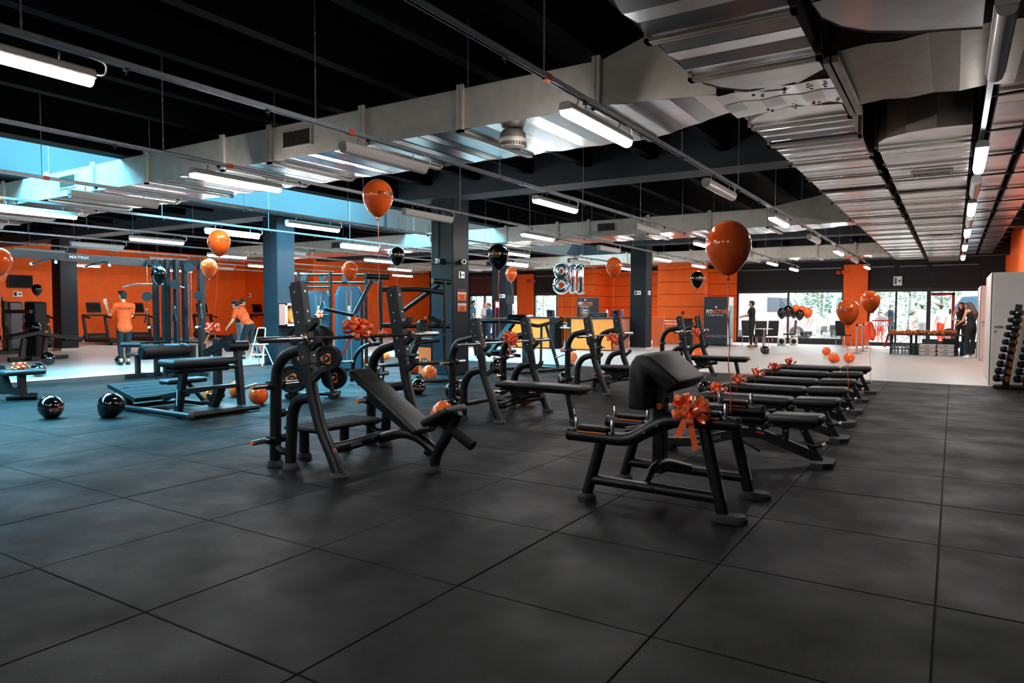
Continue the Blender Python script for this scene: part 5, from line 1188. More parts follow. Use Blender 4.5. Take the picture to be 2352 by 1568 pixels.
# ---------------------------------------------------------------- small balloon cluster by the window
cl = AD(1828, 730, 27.5)
for k, (px, py, wd, col) in enumerate(((1796, 718, 21, 'black'), (1810, 714, 23, 'black'), (1824, 716, 22, 'black'), (1837, 722, 20, 'black'), (1828, 708, 16, 'orange'), (1842, 712, 18, 'orange'), (1855, 717, 21, 'orange'))):
    dep = 27.5+.15*(k % 3); c = AD(px, py, dep); balloon(c, wd*dep/FPX, col, f'{col} balloon in the cluster tied by the window', V((-1.95, 29.0, .34)), f'{col} balloons of the window cluster')
for px in (1795, 1823):
    g = G(px, 792.5); t = thing('balloon_weight', g, 'squat white drum weight with black face holding the balloon cluster', 'weight', 'drums under the balloon cluster')
    q = MB(); q.lathe([(.1, 0), (.16, .02), (.17, .15), (.15, .3), (.1, .32)], (0, 0, 0), 18); q.build('drum', 'white_gloss', t, world=False)
    a = to_cam(g); q = MB(); q.lathe([(.1, 0), (.1, .01), (.03, .012)], (.165*math.cos(a), .165*math.sin(a), .16), 16, (math.cos(a), math.sin(a), 0)); q.build('face', 'plastic_black', t, world=False)
# ---------------------------------------------------------------- people (voxel-fused bodies)
def cap(mb, p, q, r0, r1, n=10):
    p, q = V(p), V(q); d = q-p; L = d.length
    if L < 1e-5: return mb.ell(p, r0, n, 6)
    prof = [(r0*math.sin(PI/2*k/3), -r0*math.cos(PI/2*k/3)) for k in range(4)]+[(r1*math.cos(PI/2*k/3), L+r1*math.sin(PI/2*k/3)) for k in range(4)]
    return mb.lathe([(max(a, .0008), b) for a, b in prof], p, n, d)
def chain(mb, pts, rs, n=10):
    for i in range(len(pts)-1): cap(mb, pts[i], pts[i+1], rs[i], rs[i+1], n)
def fuse(mb, name, m, root, vox, smooth_it=4):
    me = mb.mesh(name, smooth=False); o = bpy.data.objects.new(name, me); COL.objects.link(o)
    md = o.modifiers.new('r', 'REMESH'); md.mode = 'VOXEL'; md.voxel_size = vox
    sm = o.modifiers.new('s', 'SMOOTH'); sm.factor = .5; sm.iterations = smooth_it
    dg = bpy.context.evaluated_depsgraph_get(); dg.update(); m2 = bpy.data.meshes.new_from_object(o.evaluated_get(dg)); bpy.data.objects.remove(o); bpy.data.meshes.remove(me)
    m2.name = name; m2.shade_smooth(); m2.materials.clear(); m2.materials.append(M[m]); o = bpy.data.objects.new(name, m2); COL.objects.link(o); o.parent = root; return o
J0 = dict(head=(0, .025, 1.62), neck=(0, 0, 1.5), chest=(0, 0, 1.3), waist=(0, 0, 1.08), pelvis=(0, -.01, .95), sl=(-.185, 0, 1.43), sr=(.185, 0, 1.43), el=(-.25, -.03, 1.15), er=(.25, -.03, 1.15), wl=(-.26, .05, .91), wr=(.26, .05, .91), hl=(-.09, 0, .92), hr=(.09, 0, .92), kl=(-.10, .02, .5), kr=(.10, .02, .5), al=(-.10, -.02, .09), ar=(.10, -.02, .09))
def person(loc, face, label, J=None, top='cloth_black', legs='cloth_black', shoe='shoe_black', hair='hair_dark', sleeve=.55, scale=1.0, fem=False, longhair=False, bald=False, vox=.012, look=0, print_=None, shoes_low=False, ankle=.1, headtilt=0, top_low=.0, tank=False, glasses=False):
    """local frame: +y forward, +x the person's right hand side mirrored; face = world heading angle of +y"""
    j = {k: V(v) for k, v in J0.items()}
    for k, v in (J or {}).items(): j[k] = V(v)
    t = thing('person', loc, label, 'person', None, face-PI/2); t.scale = (scale,)*3
    sw = .88 if fem else 1.0
    b = MB()
    hd = j['head']; Rh = Matrix.Rotation(look, 3, 'Z') @ Matrix.Rotation(-headtilt, 3, 'X')
    H = lambda x, y, z: hd+Rh @ V((x, y, z))
    b.ell(H(0, -.008, .02), (.074, .094, .098), 18, 12, Rh); b.ell(H(0, .018, -.045), (.058, .068, .072), 16, 10, Rh)
    cap(b, H(0, .088, .005), H(0, .105, -.02), .009, .014, 8)                         # nose
    for s in (-1, 1): b.ell(H(s*.076, -.01, -.005), (.012, .024, .034), 10, 8, Rh)     # ears
    b.ell(H(0, .074, -.085), (.026, .02, .02), 10, 8, Rh)                              # chin
    chain(b, [hd+V((0, -.02, -.06)), j['neck'], j['neck'].lerp(j['chest'], .35)], [.052*sw, .054*sw, .075*sw])
    chain(b, [j['sl'].lerp(j['sr'], .22), j['sl'].lerp(j['sr'], .78)], [.075*sw]*2)
    chain(b, [j['chest'], j['waist'], j['pelvis']], [.095*sw, .08*sw, .085*sw])
    for s, sx in (('l', -1), ('r', 1)):
        S, E, W = j['s'+s], j['e'+s], j['w'+s]
        chain(b, [S, S.lerp(E, .5), E, E.lerp(W, .4), W], [.052*sw, .045*sw, .038*sw, .038*sw, .026*sw])
        d = (W-E).normalized(); side = d.cross(V((0, 1, 0))); side = side.normalized() if side.length > .1 else V((1, 0, 0)); nn = side.cross(d)
        pc = W+d*.05; 
        for a in (-1.5, -.5, .5, 1.5): cap(b, W+d*.02+side*(a*.008), W+d*.085+side*(a*.013), .014, .013, 8)   # palm
        for a, L in ((-1.5, .055), (-.5, .07), (.5, .075), (1.5, .066)):
            p0 = W+d*.088+side*(a*.0145); p1 = p0+d*(L*.5)+nn*(.012*sx); p2 = p1+d*(L*.42)+nn*(.022*sx); chain(b, [p0, p1, p2], [.0095, .0088, .0075], 8)
        th = W+d*.03-side*(.026); chain(b, [th, th+d*.03-side*.02+nn*(.01*sx), th+d*.058-side*.022+nn*(.02*sx)], [.013, .0105, .009], 8)
        Hh, K, A = j['h'+s], j['k'+s], j['a'+s]
        chain(b, [Hh, Hh.lerp(K, .5), K, K.lerp(A, .35), A], [.088*sw, .072*sw, .052*sw, .054*sw, .035*sw]); cap(b, A, A+V((0, .1, -.045)), .038, .03)
    fuse(b, 'body', 'skin', t, vox, 3)
    # shirt
    b = MB(); wf = 1.0
    b.ell(j['chest'].lerp(j['neck'], .15), (.178*sw, .122*sw, .2), 18, 12); b.ell(j['chest'].lerp(j['waist'], .6), (.155*sw, .115*sw, .2), 18, 12)
    low = j['waist'].lerp(j['pelvis'], .85+top_low); b.ell(low, (.158*(1.0 if not fem else 1.0), .124, .14), 18, 10); b.ell(j['waist'].lerp(j['pelvis'], .45), (.15, .12, .14), 18, 10)
    if top_low: [b.ell(j['pelvis']+V((sx_*.05, 0, -.04)), (.125, .135, .14), 16, 10) for sx_ in (-1, -.5, 0, .5, 1)]
    if not tank: chain(b, [j['sl'], j['sl'].lerp(j['sr'], .5)+V((0, -.005, .025)), j['sr']], [.066*sw, .075*sw, .066*sw])
    if not tank:
        for s in 'lr':
            S, E, W = j['s'+s], j['e'+s], j['w'+s]; e = S.lerp(E, min(1, sleeve/.9)) if sleeve < .9 else E
            chain(b, [S, S.lerp(e, .5), e], [.07*sw, .066*sw, .062*sw])
            if sleeve >= .9: chain(b, [E, W.lerp(E, .12)], [.056*sw, .042*sw])
    fuse(b, 'shirt', top, t, vox, 5)
    # trousers
    b = MB(); b.ell(j['pelvis']+V((0, 0, -.01)), (.158, .122, .13), 18, 10)
    for s in 'lr':
        Hh, K, A = j['h'+s], j['k'+s], j['a'+s]; e = K.lerp(A, 1-ankle*1.1); tight = .93 if fem else 1
        chain(b, [Hh, Hh.lerp(K, .5), K, K.lerp(e, .5), e], [.102*tight, .086*tight, .066*tight, .064*tight, .05*tight])
    fuse(b, 'trousers', legs, t, vox, 4)
    for s, sx in (('l', -1), ('r', 1)):
        A = j['a'+s]; q = MB(); z = A.z-.09
        q.ell(A+V((sx*.005, .0, -.045)), (.042, .065, .05), 12, 8); q.ell(A+V((sx*.01, .1, -.058)), (.046, .085, .034), 14, 8); q.bb(A.x-.035+sx*.008, A.x+.035+sx*.008, A.y-.06, A.y+.16, z, z+.03, ch=.012)
        fuse(q, 'shoe', shoe, t, .012, 2)
    # hair
    if not bald:
        b = MB(); b.ell(H(0, -.028, .045), (.083, .094, .088), 18, 12, Rh); b.ell(H(0, -.045, -.0), (.078, .07, .085), 16, 10, Rh); cap(b, H(-.045, .05, .1), H(.045, .05, .1), .032, .032)
        if longhair:
            chain(b, [H(0, -.07, .03), H(0, -.1, -.1), j['neck']+V((0, -.13, -.15)), j['neck']+V((.02, -.12, -.32))], [.075, .085, .085, .04]); 
            for s in (-1, 1): chain(b, [H(s*.06, -.02, .04), H(s*.085, -.02, -.1), j['neck']+V((s*.1, -.04, -.1))], [.035, .035, .025])
        fuse(b, 'hair', hair, t, vox, 3)
    # face
    q = MB()
    for s in (-1, 1): q.ell(H(s*.031, .083, .012), (.012, .007, .006), 8, 6, Rh)
    q.build('eyes', 'print_black', t, world=False)
    q = MB()
    for s in (-1, 1): cap(q, H(s*.018, .088, .032), H(s*.046, .08, .033), .005, .004, 6)
    q.build('eyebrows', 'hair_dark', t, world=False)
    q = MB(); cap(q, H(-.02, .085, -.056), H(.02, .085, -.056), .0055, .0055, 6); q.build('mouth', 'label_red', t, world=False)
    if glasses:
        q = MB()
        for s in (-1, 1):
            q.tube([H(s*.032+.024*math.cos(k*PI/6), .1, .01+.018*math.sin(k*PI/6)) for k in range(13)], .002, 5, False); q.tube([H(s*.056, .098, .014), H(s*.078, .0, .01)], .002, 5)
        q.build('glasses', 'print_black', t, world=False)
    if print_:
        q = MB(); c = j['chest']+V((0, -.128*sw, .06)); lettering(q, print_[0], (c.x, c.y, c.z), (1, 0, 0), (0, 0, 1), print_[2], .001, .004)
        q.build('back_print', print_[1], t, world=False, smooth=False)
    return t
ang = lambda d: math.atan2(d[1], d[0])
L_ = -_rt; away = V((_fw.x, _fw.y, 0)).normalized()
# trainer filming with a phone, seen from behind
g = G(287, 838); d = (V((g.x, g.y, 0))-V((CAM.x, CAM.y, 0))).normalized(); lt = V((-d.y, d.x, 0))
fa = ang(d)+.22
tp = person(g, fa, 'person in an orange trainer polo and black trousers filming with a phone', dict(head=(-.02, .03, 1.66), el=(-.27, .12, 1.22), wl=(-.32, .24, 1.42), er=(.2, .12, 1.18), wr=(.06, .24, 1.12), al=(-.085, -.03, .09), ar=(.085, .06, .09), kl=(-.085, .02, .5), kr=(.085, .02, .5), hl=(-.08, 0, .92), hr=(.08, 0, .92)), 'shirt_orange', 'cloth_black', 'shoe_black', sleeve=.6, scale=1.02, vox=.009, look=.5, print_=('TRAINER', 'print_black', .085), ankle=.22, top_low=.25)
q = MB(); q.box((-.335, .3, 1.53), (.075, .012, .15), ch=.006)
ph = thing('phone', V(g)+Matrix.Rotation(fa-PI/2, 3, 'Z') @ V((-.335, .3, 1.53))*1.02, 'smartphone held up by the person in the trainer polo', 'phone', None, fa-PI/2)
q = MB(); q.box((0, 0, 0), (.075, .01, .15), ch=.004); q.build('case', 'plastic_black', ph, world=False); q = MB(); q.box((0, -.006, 0), (.066, .003, .135)); q.build('screen', 'screen_lit', ph, world=False)
# bending trainer and the man behind him
g = G(572, 824); lf = ang(L_)-.25
person(g, lf, 'person in an orange polo and glasses leaning forward beside the white step stool', dict(head=(0, .42, 1.5), neck=(0, .30, 1.42), chest=(0, .2, 1.25), waist=(0, .06, 1.05), pelvis=(0, -.04, .93), sl=(-.18, .28, 1.36), sr=(.18, .28, 1.36), el=(-.22, .34, 1.08), er=(.24, .2, 1.06), wl=(-.2, .5, .92), wr=(.25, .3, .82), hl=(-.09, -.02, .9), hr=(.09, -.02, .9), kl=(-.1, .14, .52), kr=(.1, .0, .5), al=(-.1, .1, .09), ar=(.1, -.28, .12)), 'shirt_orange', 'cloth_black', 'shoe_black', sleeve=.62, scale=1.0, vox=.010, headtilt=.45, glasses=True)
g = G(553, 808); person(g, ang(-L_)+.9, 'person in a black tee and light jeans standing behind the leaning trainer', dict(head=(0, .09, 1.6), wl=(-.1, .2, 1.0), wr=(.1, .2, 1.0)), 'cloth_black', 'denim', 'shoe_white', sleeve=.55, vox=.013, headtilt=.5)
# visitors near the entrance
g = G(1086, 785); person(g, ang(-L_)+.2, 'man in a teal polo and matching trousers standing by the entrance', None, 'cloth_teal', 'cloth_teal', 'shoe_black', sleeve=.6, vox=.015, scale=1.04)
g = G(1112, 784); person(g, ang(-L_)-.3, 'bald person in a light shirt talking by the entrance', dict(wl=(-.12, .25, 1.15), wr=(.12, .25, 1.15)), 'cloth_white', 'cloth_black', 'shoe_black', sleeve=.6, vox=.015, bald=True, scale=.98)
g = G(1123, 786); person(g, ang(L_)+.4, 'person in a denim blue shirt and blue trousers with dark bobbed hair', dict(wl=(-.14, .25, 1.18), wr=(.14, .25, 1.18)), 'cloth_navy2', 'cloth_navy2', 'shoe_black', 'hair_brown', sleeve=1, vox=.015, fem=True, scale=.97) if mat('cloth_navy2', '#2a4f78', .8, var=.1, scale=20) else None
# man with a printed black tee at the window
g = G(1726, 797); person(g, ang(away)+1.0, 'person in a printed black tee carrying a tray near the black chairs', dict(el=(-.22, .12, 1.2), wl=(-.1, .34, 1.15), er=(.24, .1, 1.2), wr=(.14, .34, 1.15), ar=(.1, -.14, .09)), 'cloth_black', 'cloth_black', 'shoe_brown', sleeve=.5, vox=.015, print_=('19', 'print_gold', .2), scale=1.02) if mat('shoe_brown', '#7a4a30', .6) else None
# two women at the catering table
g = G(2228, 822); person(g, ang(away)+.25, 'woman in a black tank top and leggings with her back turned at the catering table', dict(head=(0, .1, 1.59), el=(-.22, .08, 1.16), wl=(-.16, .3, 1.05), er=(.22, .06, 1.16), wr=(.16, .28, 1.05)), 'cloth_black', 'cloth_black', 'shoe_white', 'hair_brown', vox=.013, fem=True, longhair=True, tank=True, ankle=.14, scale=.97, headtilt=.3)
g = G(2205, 806); person(g, ang(-away)-.5, 'woman in a black tank top serving behind the catering table', dict(el=(-.22, .08, 1.16), wl=(-.12, .3, 1.1), wr=(.12, .3, 1.1)), 'cloth_black', 'cloth_black', 'shoe_black', 'hair_brown', vox=.015, fem=True, longhair=True, tank=True, scale=.98)
# passers-by outside
for k, (px, y, tp_, lg, lb) in enumerate(((1880, 34.5, 'cloth_white', 'cloth_white', 'bending person in white outside the window'), (2022, 33, 'cloth_grey', 'cloth_orange', 'child in a pale tee and red shorts outside the door'), (2046, 34, 'cloth_navy', 'cloth_navy', 'person in navy outside the door'), (2094, 33.5, 'cloth_white', 'cloth_white', 'small person in white outside the door'), (2117, 34.2, 'cloth_white', 'cloth_grey', 'person in a white top beside the door post outside'), (2160, 33, 'cloth_white', 'cloth_orange', 'person in white outside behind the red door frame'))):
    p = AY(px, 760, y); J = dict(head=(0, .4, 1.42), neck=(0, .3, 1.36), chest=(0, .22, 1.2), sl=(-.18, .27, 1.3), sr=(.18, .27, 1.3), el=(-.2, .4, 1.0), er=(.2, .4, 1.0), wl=(-.18, .5, .78), wr=(.18, .5, .78)) if k == 0 else None
    person((p.x, p.y, -.05), ang(L_)+k, lb, J, tp_, lg, 'shoe_white', 'hair_brown', vox=.025, scale=.82 if 'small' in lb or 'child' in lb else 1.0)
# ---------------------------------------------------------------- reception
def panel_box(name, x0, x1, y0, y1, z0, z1, m, root, ch=.006): q = MB(); q.bb(x0, x1, y0, y1, z0, z1, ch=ch); return q.build(name, m, root)
YD = 20.3
dx = lambda px, y=YD: AY(px, 760, y).x
t = thing('reception_desk', (dx(1218), YD, 0), 'yellow reception counter with dark end panel nearer the entrance', 'desk')
panel_box('front_panel', dx(1175), dx(1262), YD, YD+.05, .04, 1.09, 'desk_yellow', t); panel_box('end_panel', dx(1262), dx(1274), YD-.02, YD+.7, .04, 1.1, 'column_paint', t)
panel_box('counter_top', dx(1174), dx(1276), YD-.05, YD+.72, 1.1, 1.15, 'plastic_dark', t); panel_box('plinth', dx(1177), dx(1272), YD+.04, YD+.6, 0, .05, 'plastic_dark', t)
t = thing('reception_desk', (dx(1380), YD, 0), 'yellow and brown reception counter next to the dark column', 'desk')
panel_box('front_panel', dx(1314), dx(1411), YD-.1, YD-.05, .04, 1.09, 'desk_yellow', t); panel_box('side_panel', dx(1411)-.05, dx(1411), YD-.05, YD+1.3, .04, 1.09, 'desk_brown', t) if mat('desk_brown', '#b07058', .55) else None
panel_box('end_panel', dx(1312), dx(1314)+.02, YD-.1, YD+.7, .04, 1.1, 'column_paint', t); panel_box('counter_top', dx(1312), dx(1411)+.03, YD-.14, YD+1.3, 1.1, 1.15, 'plastic_dark', t)
t = thing('service_shelf', (dx(1294), YD+.9, 0), 'orange recessed shelf unit between the two reception counters', 'shelf')
panel_box('back_panel', dx(1275), dx(1314), YD+.75, YD+.8, 0, 1.1, 'desk_orange', t); panel_box('shelf_board', dx(1276), dx(1312), YD+.3, YD+.75, .74, .78, 'white_gloss', t); panel_box('top_board', dx(1276), dx(1312), YD+.3, YD+.8, 1.1, 1.15, 'plastic_dark', t)
for k, (px, w_, h, m, nm, lb) in enumerate(((1279, .12, .16, 'cloth_grey', 'box', 'grey box on the shelf between the counters'), (1288, .25, .04, 'white_gloss', 'paper_pile', 'white paper pile on the shelf between the counters'), (1300, .14, .18, 'white_gloss', 'card_terminal', 'white and black terminal on the shelf between the counters'), (1308, .07, .12, 'plastic_dark', 'cup', 'dark cup on the shelf between the counters'))):
    x = dx(px, YD+.5); t = thing(nm, (x, YD+.5, .78), lb, nm.replace('_', ' ')); q = MB(); q.bb(x-w_/2, x+w_/2, YD+.42, YD+.58, .78, .78+h, ch=.01); q.build('body', m, t); q = MB(); q.bb(x-w_/3, x+w_/3, YD+.412, YD+.42, .78+h*.5, .78+h*.85); q.build('face', 'plastic_black', t)
# things on the counters
def counter_box(px, y, w_, h, m, nm, lb, cat, front='screen'):
    x = dx(px, y); t = thing(nm, (x, y, 1.15), lb, cat); q = MB(); q.bb(x-w_/2, x+w_/2, y-.1, y+.1, 1.15, 1.15+h, ch=.012); q.build('case', m, t); q = MB(); q.bb(x-w_*.4, x+w_*.4, y-.107, y-.1, 1.15+h*.2, 1.15+h*.85); q.build('face', front, t); q = MB(); q.bb(x-w_*.12, x+w_*.12, y-.112, y-.106, 1.15+h*.3, 1.15+h*.45); q.build('badge', 'bottle_blue', t)
counter_box(1265, YD+.4, .24, .26, 'plastic_dark', 'payment_terminal', 'dark payment terminal on the counter with the dark end panel', 'terminal')
counter_box(1414, YD+.7, .24, .26, 'plastic_dark', 'payment_terminal', 'dark payment terminal at the counter end near the column', 'terminal')
counter_box(1376, YD+.8, .65, .16, 'plastic_black', 'computer_monitor', 'long low black monitor behind the yellow counter', 'monitor', 'plastic_dark')
x = dx(1430, YD+1.0); t = thing('water_bottle', (x, YD+1.0, 1.15), 'blue water bottle on the counter end near the column', 'bottle'); q = MB(); q.lathe([(.035, 0), (.038, .02), (.036, .17), (.014, .23), (.014, .25)], (x, YD+1.0, 1.15), 14); q.build('body', 'bottle_blue', t); q = MB(); q.lathe([(.016, .25), (.016, .275), (.01, .28)], (x, YD+1.0, 1.15), 10); q.build('cap', 'white_gloss', t)
x = dx(1394, YD+.8); t = thing('drinking_bottle', (x, YD+.8, 1.15), 'clear white bottle beside the low black monitor', 'bottle'); q = MB(); q.lathe([(.045, 0), (.045, .2), (.02, .26), (.02, .28)], (x, YD+.8, 1.15), 14); q.build('body', 'white_gloss', t); q = MB(); q.lathe([(.022, .28), (.022, .3)], (x, YD+.8, 1.15), 10); q.build('cap', 'red', t)
for px, lb in ((1186, 'flyers lying on the counter by the dark column'), (1217, 'grey cap lying on the counter with the dark end panel')):
    x = dx(px, YD+.3); t = thing('flyer_pile' if 'flyers' in lb else 'cap', (x, YD+.3, 1.15), lb, 'flyers' if 'flyers' in lb else 'cap'); q = MB()
    (q.bb(x-.2, x+.2, YD+.2, YD+.42, 1.15, 1.17, ch=.004) if 'flyers' in lb else q.ell((x, YD+.3, 1.17), (.14, .1, .05))); q.build('pile' if 'flyers' in lb else 'crown', 'cloth_grey', t)
    q = MB(); q.bb(x-.15, x+.1, YD+.22, YD+.36, 1.17, 1.18) if 'flyers' in lb else q.bb(x-.1, x+.1, YD+.14, YD+.24, 1.15, 1.16); q.build('top_sheet' if 'flyers' in lb else 'peak', 'label_white', t)
def wordmark(root, c, ux, uy, w_, dark=True, sub=True):
    """FIT + ACTIVE, star above, small line below; w_ is the total width"""
    ux, uy, c = V(ux), V(uy), V(c); q = MB(); lettering(q, 'FIT', c-ux*(w_*.34), ux, uy, w_*.27, w_*.006, sx=.85); star(q, c+uy*(w_*.24), ux, uy, w_*.075)
    if sub: lettering(q, 'IL FITNESS - PER TUTTI', c-uy*(w_*.17), ux, uy, w_*.075, w_*.001); q.add([c-ux*(w_*.5)-uy*(w_*.165)+ux.cross(uy)*.002, c-ux*(w_*.42)-uy*(w_*.165)+ux.cross(uy)*.002, c-ux*(w_*.42)-uy*(w_*.175)+ux.cross(uy)*.002, c-ux*(w_*.5)-uy*(w_*.175)+ux.cross(uy)*.002], [(3,2,1,0)]); 
    q.build('lettering', 'print_white', root, smooth=False); q = MB(); lettering(q, 'ACTIVE', c+ux*(w_*.16), ux, uy, w_*.27, w_*.006, sx=.85); q.build('lettering', 'print_orange', root, smooth=False)
# branded display case on the counter
yt = YD+1.6; x0, x1 = dx(1325, yt), dx(1362, yt); t = thing('display_case', ((x0+x1)/2, yt, 0), 'black display case with white and orange lettering behind the counter', 'display case')
panel_box('case', x0, x1, yt, yt+.5, .0, 1.86, 'balloon_black2', t) if mat('balloon_black2', '#16202a', .5) else None
wordmark(t, ((x0+x1)/2, yt-.002, 1.64), (1, 0, 0), (0, 0, 1), .58)
for zc in (1.36, 1.02):
    q = MB(); c = V(((x0+x1)/2, yt-.003, zc)); n = 28
    for ra, rb in ((.165, .175), (.14, .15)):
        for k in range(n):
            a, b = 2*PI*k/n, 2*PI*(k+1)/n; q.add([c+V((ra*math.cos(a), 0, ra*math.sin(a))), c+V((rb*math.cos(a), 0, rb*math.sin(a))), c+V((rb*math.cos(b), 0, rb*math.sin(b))), c+V((ra*math.cos(b), 0, ra*math.sin(b)))], [(3,2,1,0)])
    q.build('badge_ring', 'print_gold', t, smooth=False); q = MB(); lettering(q, '24H', c+V((0, 0, .03)), (1, 0, 0), (0, 0, 1), .11, .003); lettering(q, '7GG', c-V((0, 0, .065)), (1, 0, 0), (0, 0, 1), .1, .003); q.build('lettering', 'print_white', t, smooth=False)
# ---------------------------------------------------------------- drinks cabinet, turnstile
x0, x1, yf = -4.42, -3.47, 26.1; t = thing('drinks_cabinet', (-3.95, 26.4, 0), 'tall black drinks cabinet with white and orange lettering and glass side door', 'cabinet')
panel_box('shell', x0, x1-.02, yf, yf+.75, 0.05, 1.95, 'balloon_black2', t); wordmark(t, (-3.94, yf-.002, 1.35), (1, 0, 0), (0, 0, 1), .8)
q = MB(); lettering(q, 'ORASESTA', (-3.86, yf-.003, .38), (1, 0, 0), (0, 0, 1), .15, 0); q.build('lettering', 'print_grey', t, smooth=False)
q = MB(); c = V((-4.28, yf-.003, .39)); q.add([c+V((a*.07, 0, b*.07)) for a, b in ((-1, .3), (-.7, -.5), (0, -1), (.7, -.5), (1, .3), (.3, .5), (0, .2), (-.3, .5))], [tuple(range(8))]); q.build('emblem', 'red', t, smooth=False)
q = MB(); q.bb(x1-.02, x1+.02, yf+.02, yf+.73, .06, 1.94); q.build('door_frame', 'white_gloss', t); q = MB(); q.bb(x1+.02, x1+.03, yf+.1, yf+.65, .3, 1.6); q.build('door_glass', 'glass_box', t); q = MB(); q.bb(x1+.02, x1+.05, yf+.04, yf+.08, .6, 1.4); q.build('door_handle', 'plastic_black', t)
panel_box('foot', x0+.05, x1-.05, yf+.05, yf+.7, 0, .05, 'plastic_black', t)
t = thing('partition_board', (AY(1512, 760, 22.9).x, 22.9, 0), 'low orange board standing beside the dark column', 'board'); a, b = AY(1499, 760, 22.9).x, AY(1525, 760, 22.9).x
panel_box('board', a, b, 22.87, 22.93, .05, 1.16, 'desk_orange2', t) if mat('desk_orange2', '#f0703c', .6) else None; panel_box('foot', a, b, 22.82, 22.98, 0, .05, 'white_paint', t)
t = thing('turnstile_gate', (-5.7, 26.4, 0), 'chrome access gate with rails in front of the banded orange wall', 'gate')
for px in (1526, 1547, 1590):
    x = AY(px, 760, 26.2).x; q = MB(); q.tube([(x, 26.2, 0), (x, 26.2, .98)], .02, 10); q.build('post', 'chrome', t)
xa, xb = AY(1526, 760, 26.2).x, AY(1590, 760, 26.2).x
for z in (.97, .85):
    q = MB(); q.tube([(xa, 26.2, z), (xb, 26.2, z)], .018, 10); q.build('rail', 'chrome', t)
x = AY(1578, 760, 25.8).x; t = thing('access_kiosk', (x, 25.8, 0), 'dark access kiosk with blue lit top beside the drinks cabinet', 'kiosk'); panel_box('body', x-.22, x+.22, 25.65, 25.95, 0, .95, 'plastic_black', t); q = MB(); q.box((x, 25.78, 1.0), (.4, .3, .1), R=Matrix.Rotation(.3, 3, 'X'), ch=.02); q.build('head', 'plastic_black', t); q = MB(); q.box((x, 25.66, .99), (.38, .02, .02)); q.build('light_strip', 'screen_lit', t)
p = AY(1568, 718, 26.98); t = thing('badge_reader', p, 'small dark badge reader on the banded orange wall', 'reader'); q = MB(); q.box((0, 0, 0), (.12, .04, .12), ch=.01); q.build('case', 'plastic_dark', t, world=False); q = MB(); q.tube([(0, .0, -.06), (0, .0, -.6)], .01, 6); q.build('cable', 'print_orange', t, world=False)
# ---------------------------------------------------------------- chairs and table by the window
def cafe_chair():
    t = thing('dining_chair', (0, 0, 0), '', 'chair', 'black dining chairs'); B = lambda q, n, m: q.build(n, m, t, world=False)
    q = MB(); q.box((0, 0, .45), (.42, .42, .06), ch=.02); B(q, 'seat', 'vinyl_pad'); q = MB(); R = Matrix.Rotation(.1, 3, 'X'); q.box((0, -.22, .74), (.42, .05, .56), R=R, ch=.02); B(q, 'backrest', 'vinyl_pad')
    for sx in (-1, 1):
        for y, z in ((-.2, .44), (.19, .44)): q = MB(); q.tube([(sx*.18, y, z), (sx*.19, y*1.06, 0)], .013, 8); B(q, 'leg', 'chrome')
    return t
cc = cafe_chair()
for k, (px, py, rz, lb) in enumerate(((1722, 796, -2.1, 'black dining chair seen from the side by the carrying person'), (1743, 799, .5, 'black dining chair with its back to the benches'), (1769, 796, .7, 'black dining chair behind the small round table'), (1812, 792, 1.9, 'black dining chair next to the balloon cluster'), (1937, 796, -2.4, 'black dining chair against the orange pillar'))):
    c = cc if k == 0 else copy_tree(cc); c.location = G(px, py); c.rotation_euler.z = rz; c['label'] = lb
g = G(1754, 801); t = thing('bistro_table', g, 'small round bistro table with a pale top among the black chairs', 'table'); q = MB(); q.lathe([(.3, .72), (.32, .73), (.32, .745), (.3, .75)], (0, 0, 0), 24); q.build('top', 'white_gloss', t, world=False); q = MB(); q.tube([(0, 0, .02), (0, 0, .72)], .03, 12); q.build('pole', 'steel', t, world=False); q = MB(); q.lathe([(.2, 0), (.2, .012), (.04, .03)], (0, 0, 0), 20); q.build('base', 'steel', t, world=False)
# ---------------------------------------------------------------- belt posts and draped cloth
for k, (px, py, lb) in enumerate(((1967, 812, 'chrome belt post closest to the adjustable benches'), (1981, 807, 'middle chrome belt post in the line of three'), (1993, 799, 'chrome belt post with orange cloth draped over it'))):
    g = G(px, py); t = thing('belt_post', g, lb, 'post', 'chrome belt posts'); q = MB(); q.lathe([(.17, 0), (.17, .02), (.05, .035), (.03, .05)], (0, 0, 0), 24); q.build('base', 'steel', t, world=False); q = MB(); q.tube([(0, 0, .04), (0, 0, .92)], .032, 14); q.build('pole', 'chrome', t, world=False); q = MB(); q.tube([(0, 0, .9), (0, 0, .97)], .036, 14); q.build('belt_head', 'plastic_black', t, world=False)
    if k < 2:
        e = G(*((1981, 807), (1993, 799))[k])-g; q = MB(); q.bar(V((0, 0, .93)), e+V((0, 0, .93)), .004, .05, (0, 0, 1)); q.build('belt', 'white_gloss', t, world=False)
g = G(1993, 799)+V((0, 0, .5)); t = thing('draped_cloth', g, 'crumpled orange cloth hung over the belt post', 'cloth'); q = MB(); n = 22; rows = 9; vs = []
for i in range(rows):
    for k in range(n):
        a = 2*PI*k/n; r = .07+.14*(i/rows)**.7*(1+.35*math.sin(3*a+i*.5))+.03*math.sin(7*a); vs.append((r*math.cos(a)*1.2, r*math.sin(a), .5-i*.085-.06*math.sin(2*a)*(i/rows)))
q.add(vs, [(i*n+k, i*n+(k+1) % n, (i+1)*n+(k+1) % n, (i+1)*n+k) for i in range(rows-1) for k in range(n)]+[tuple(range(n-1, -1, -1))]); q.build('fabric', 'cloth_orange', t, world=False, ang=80)
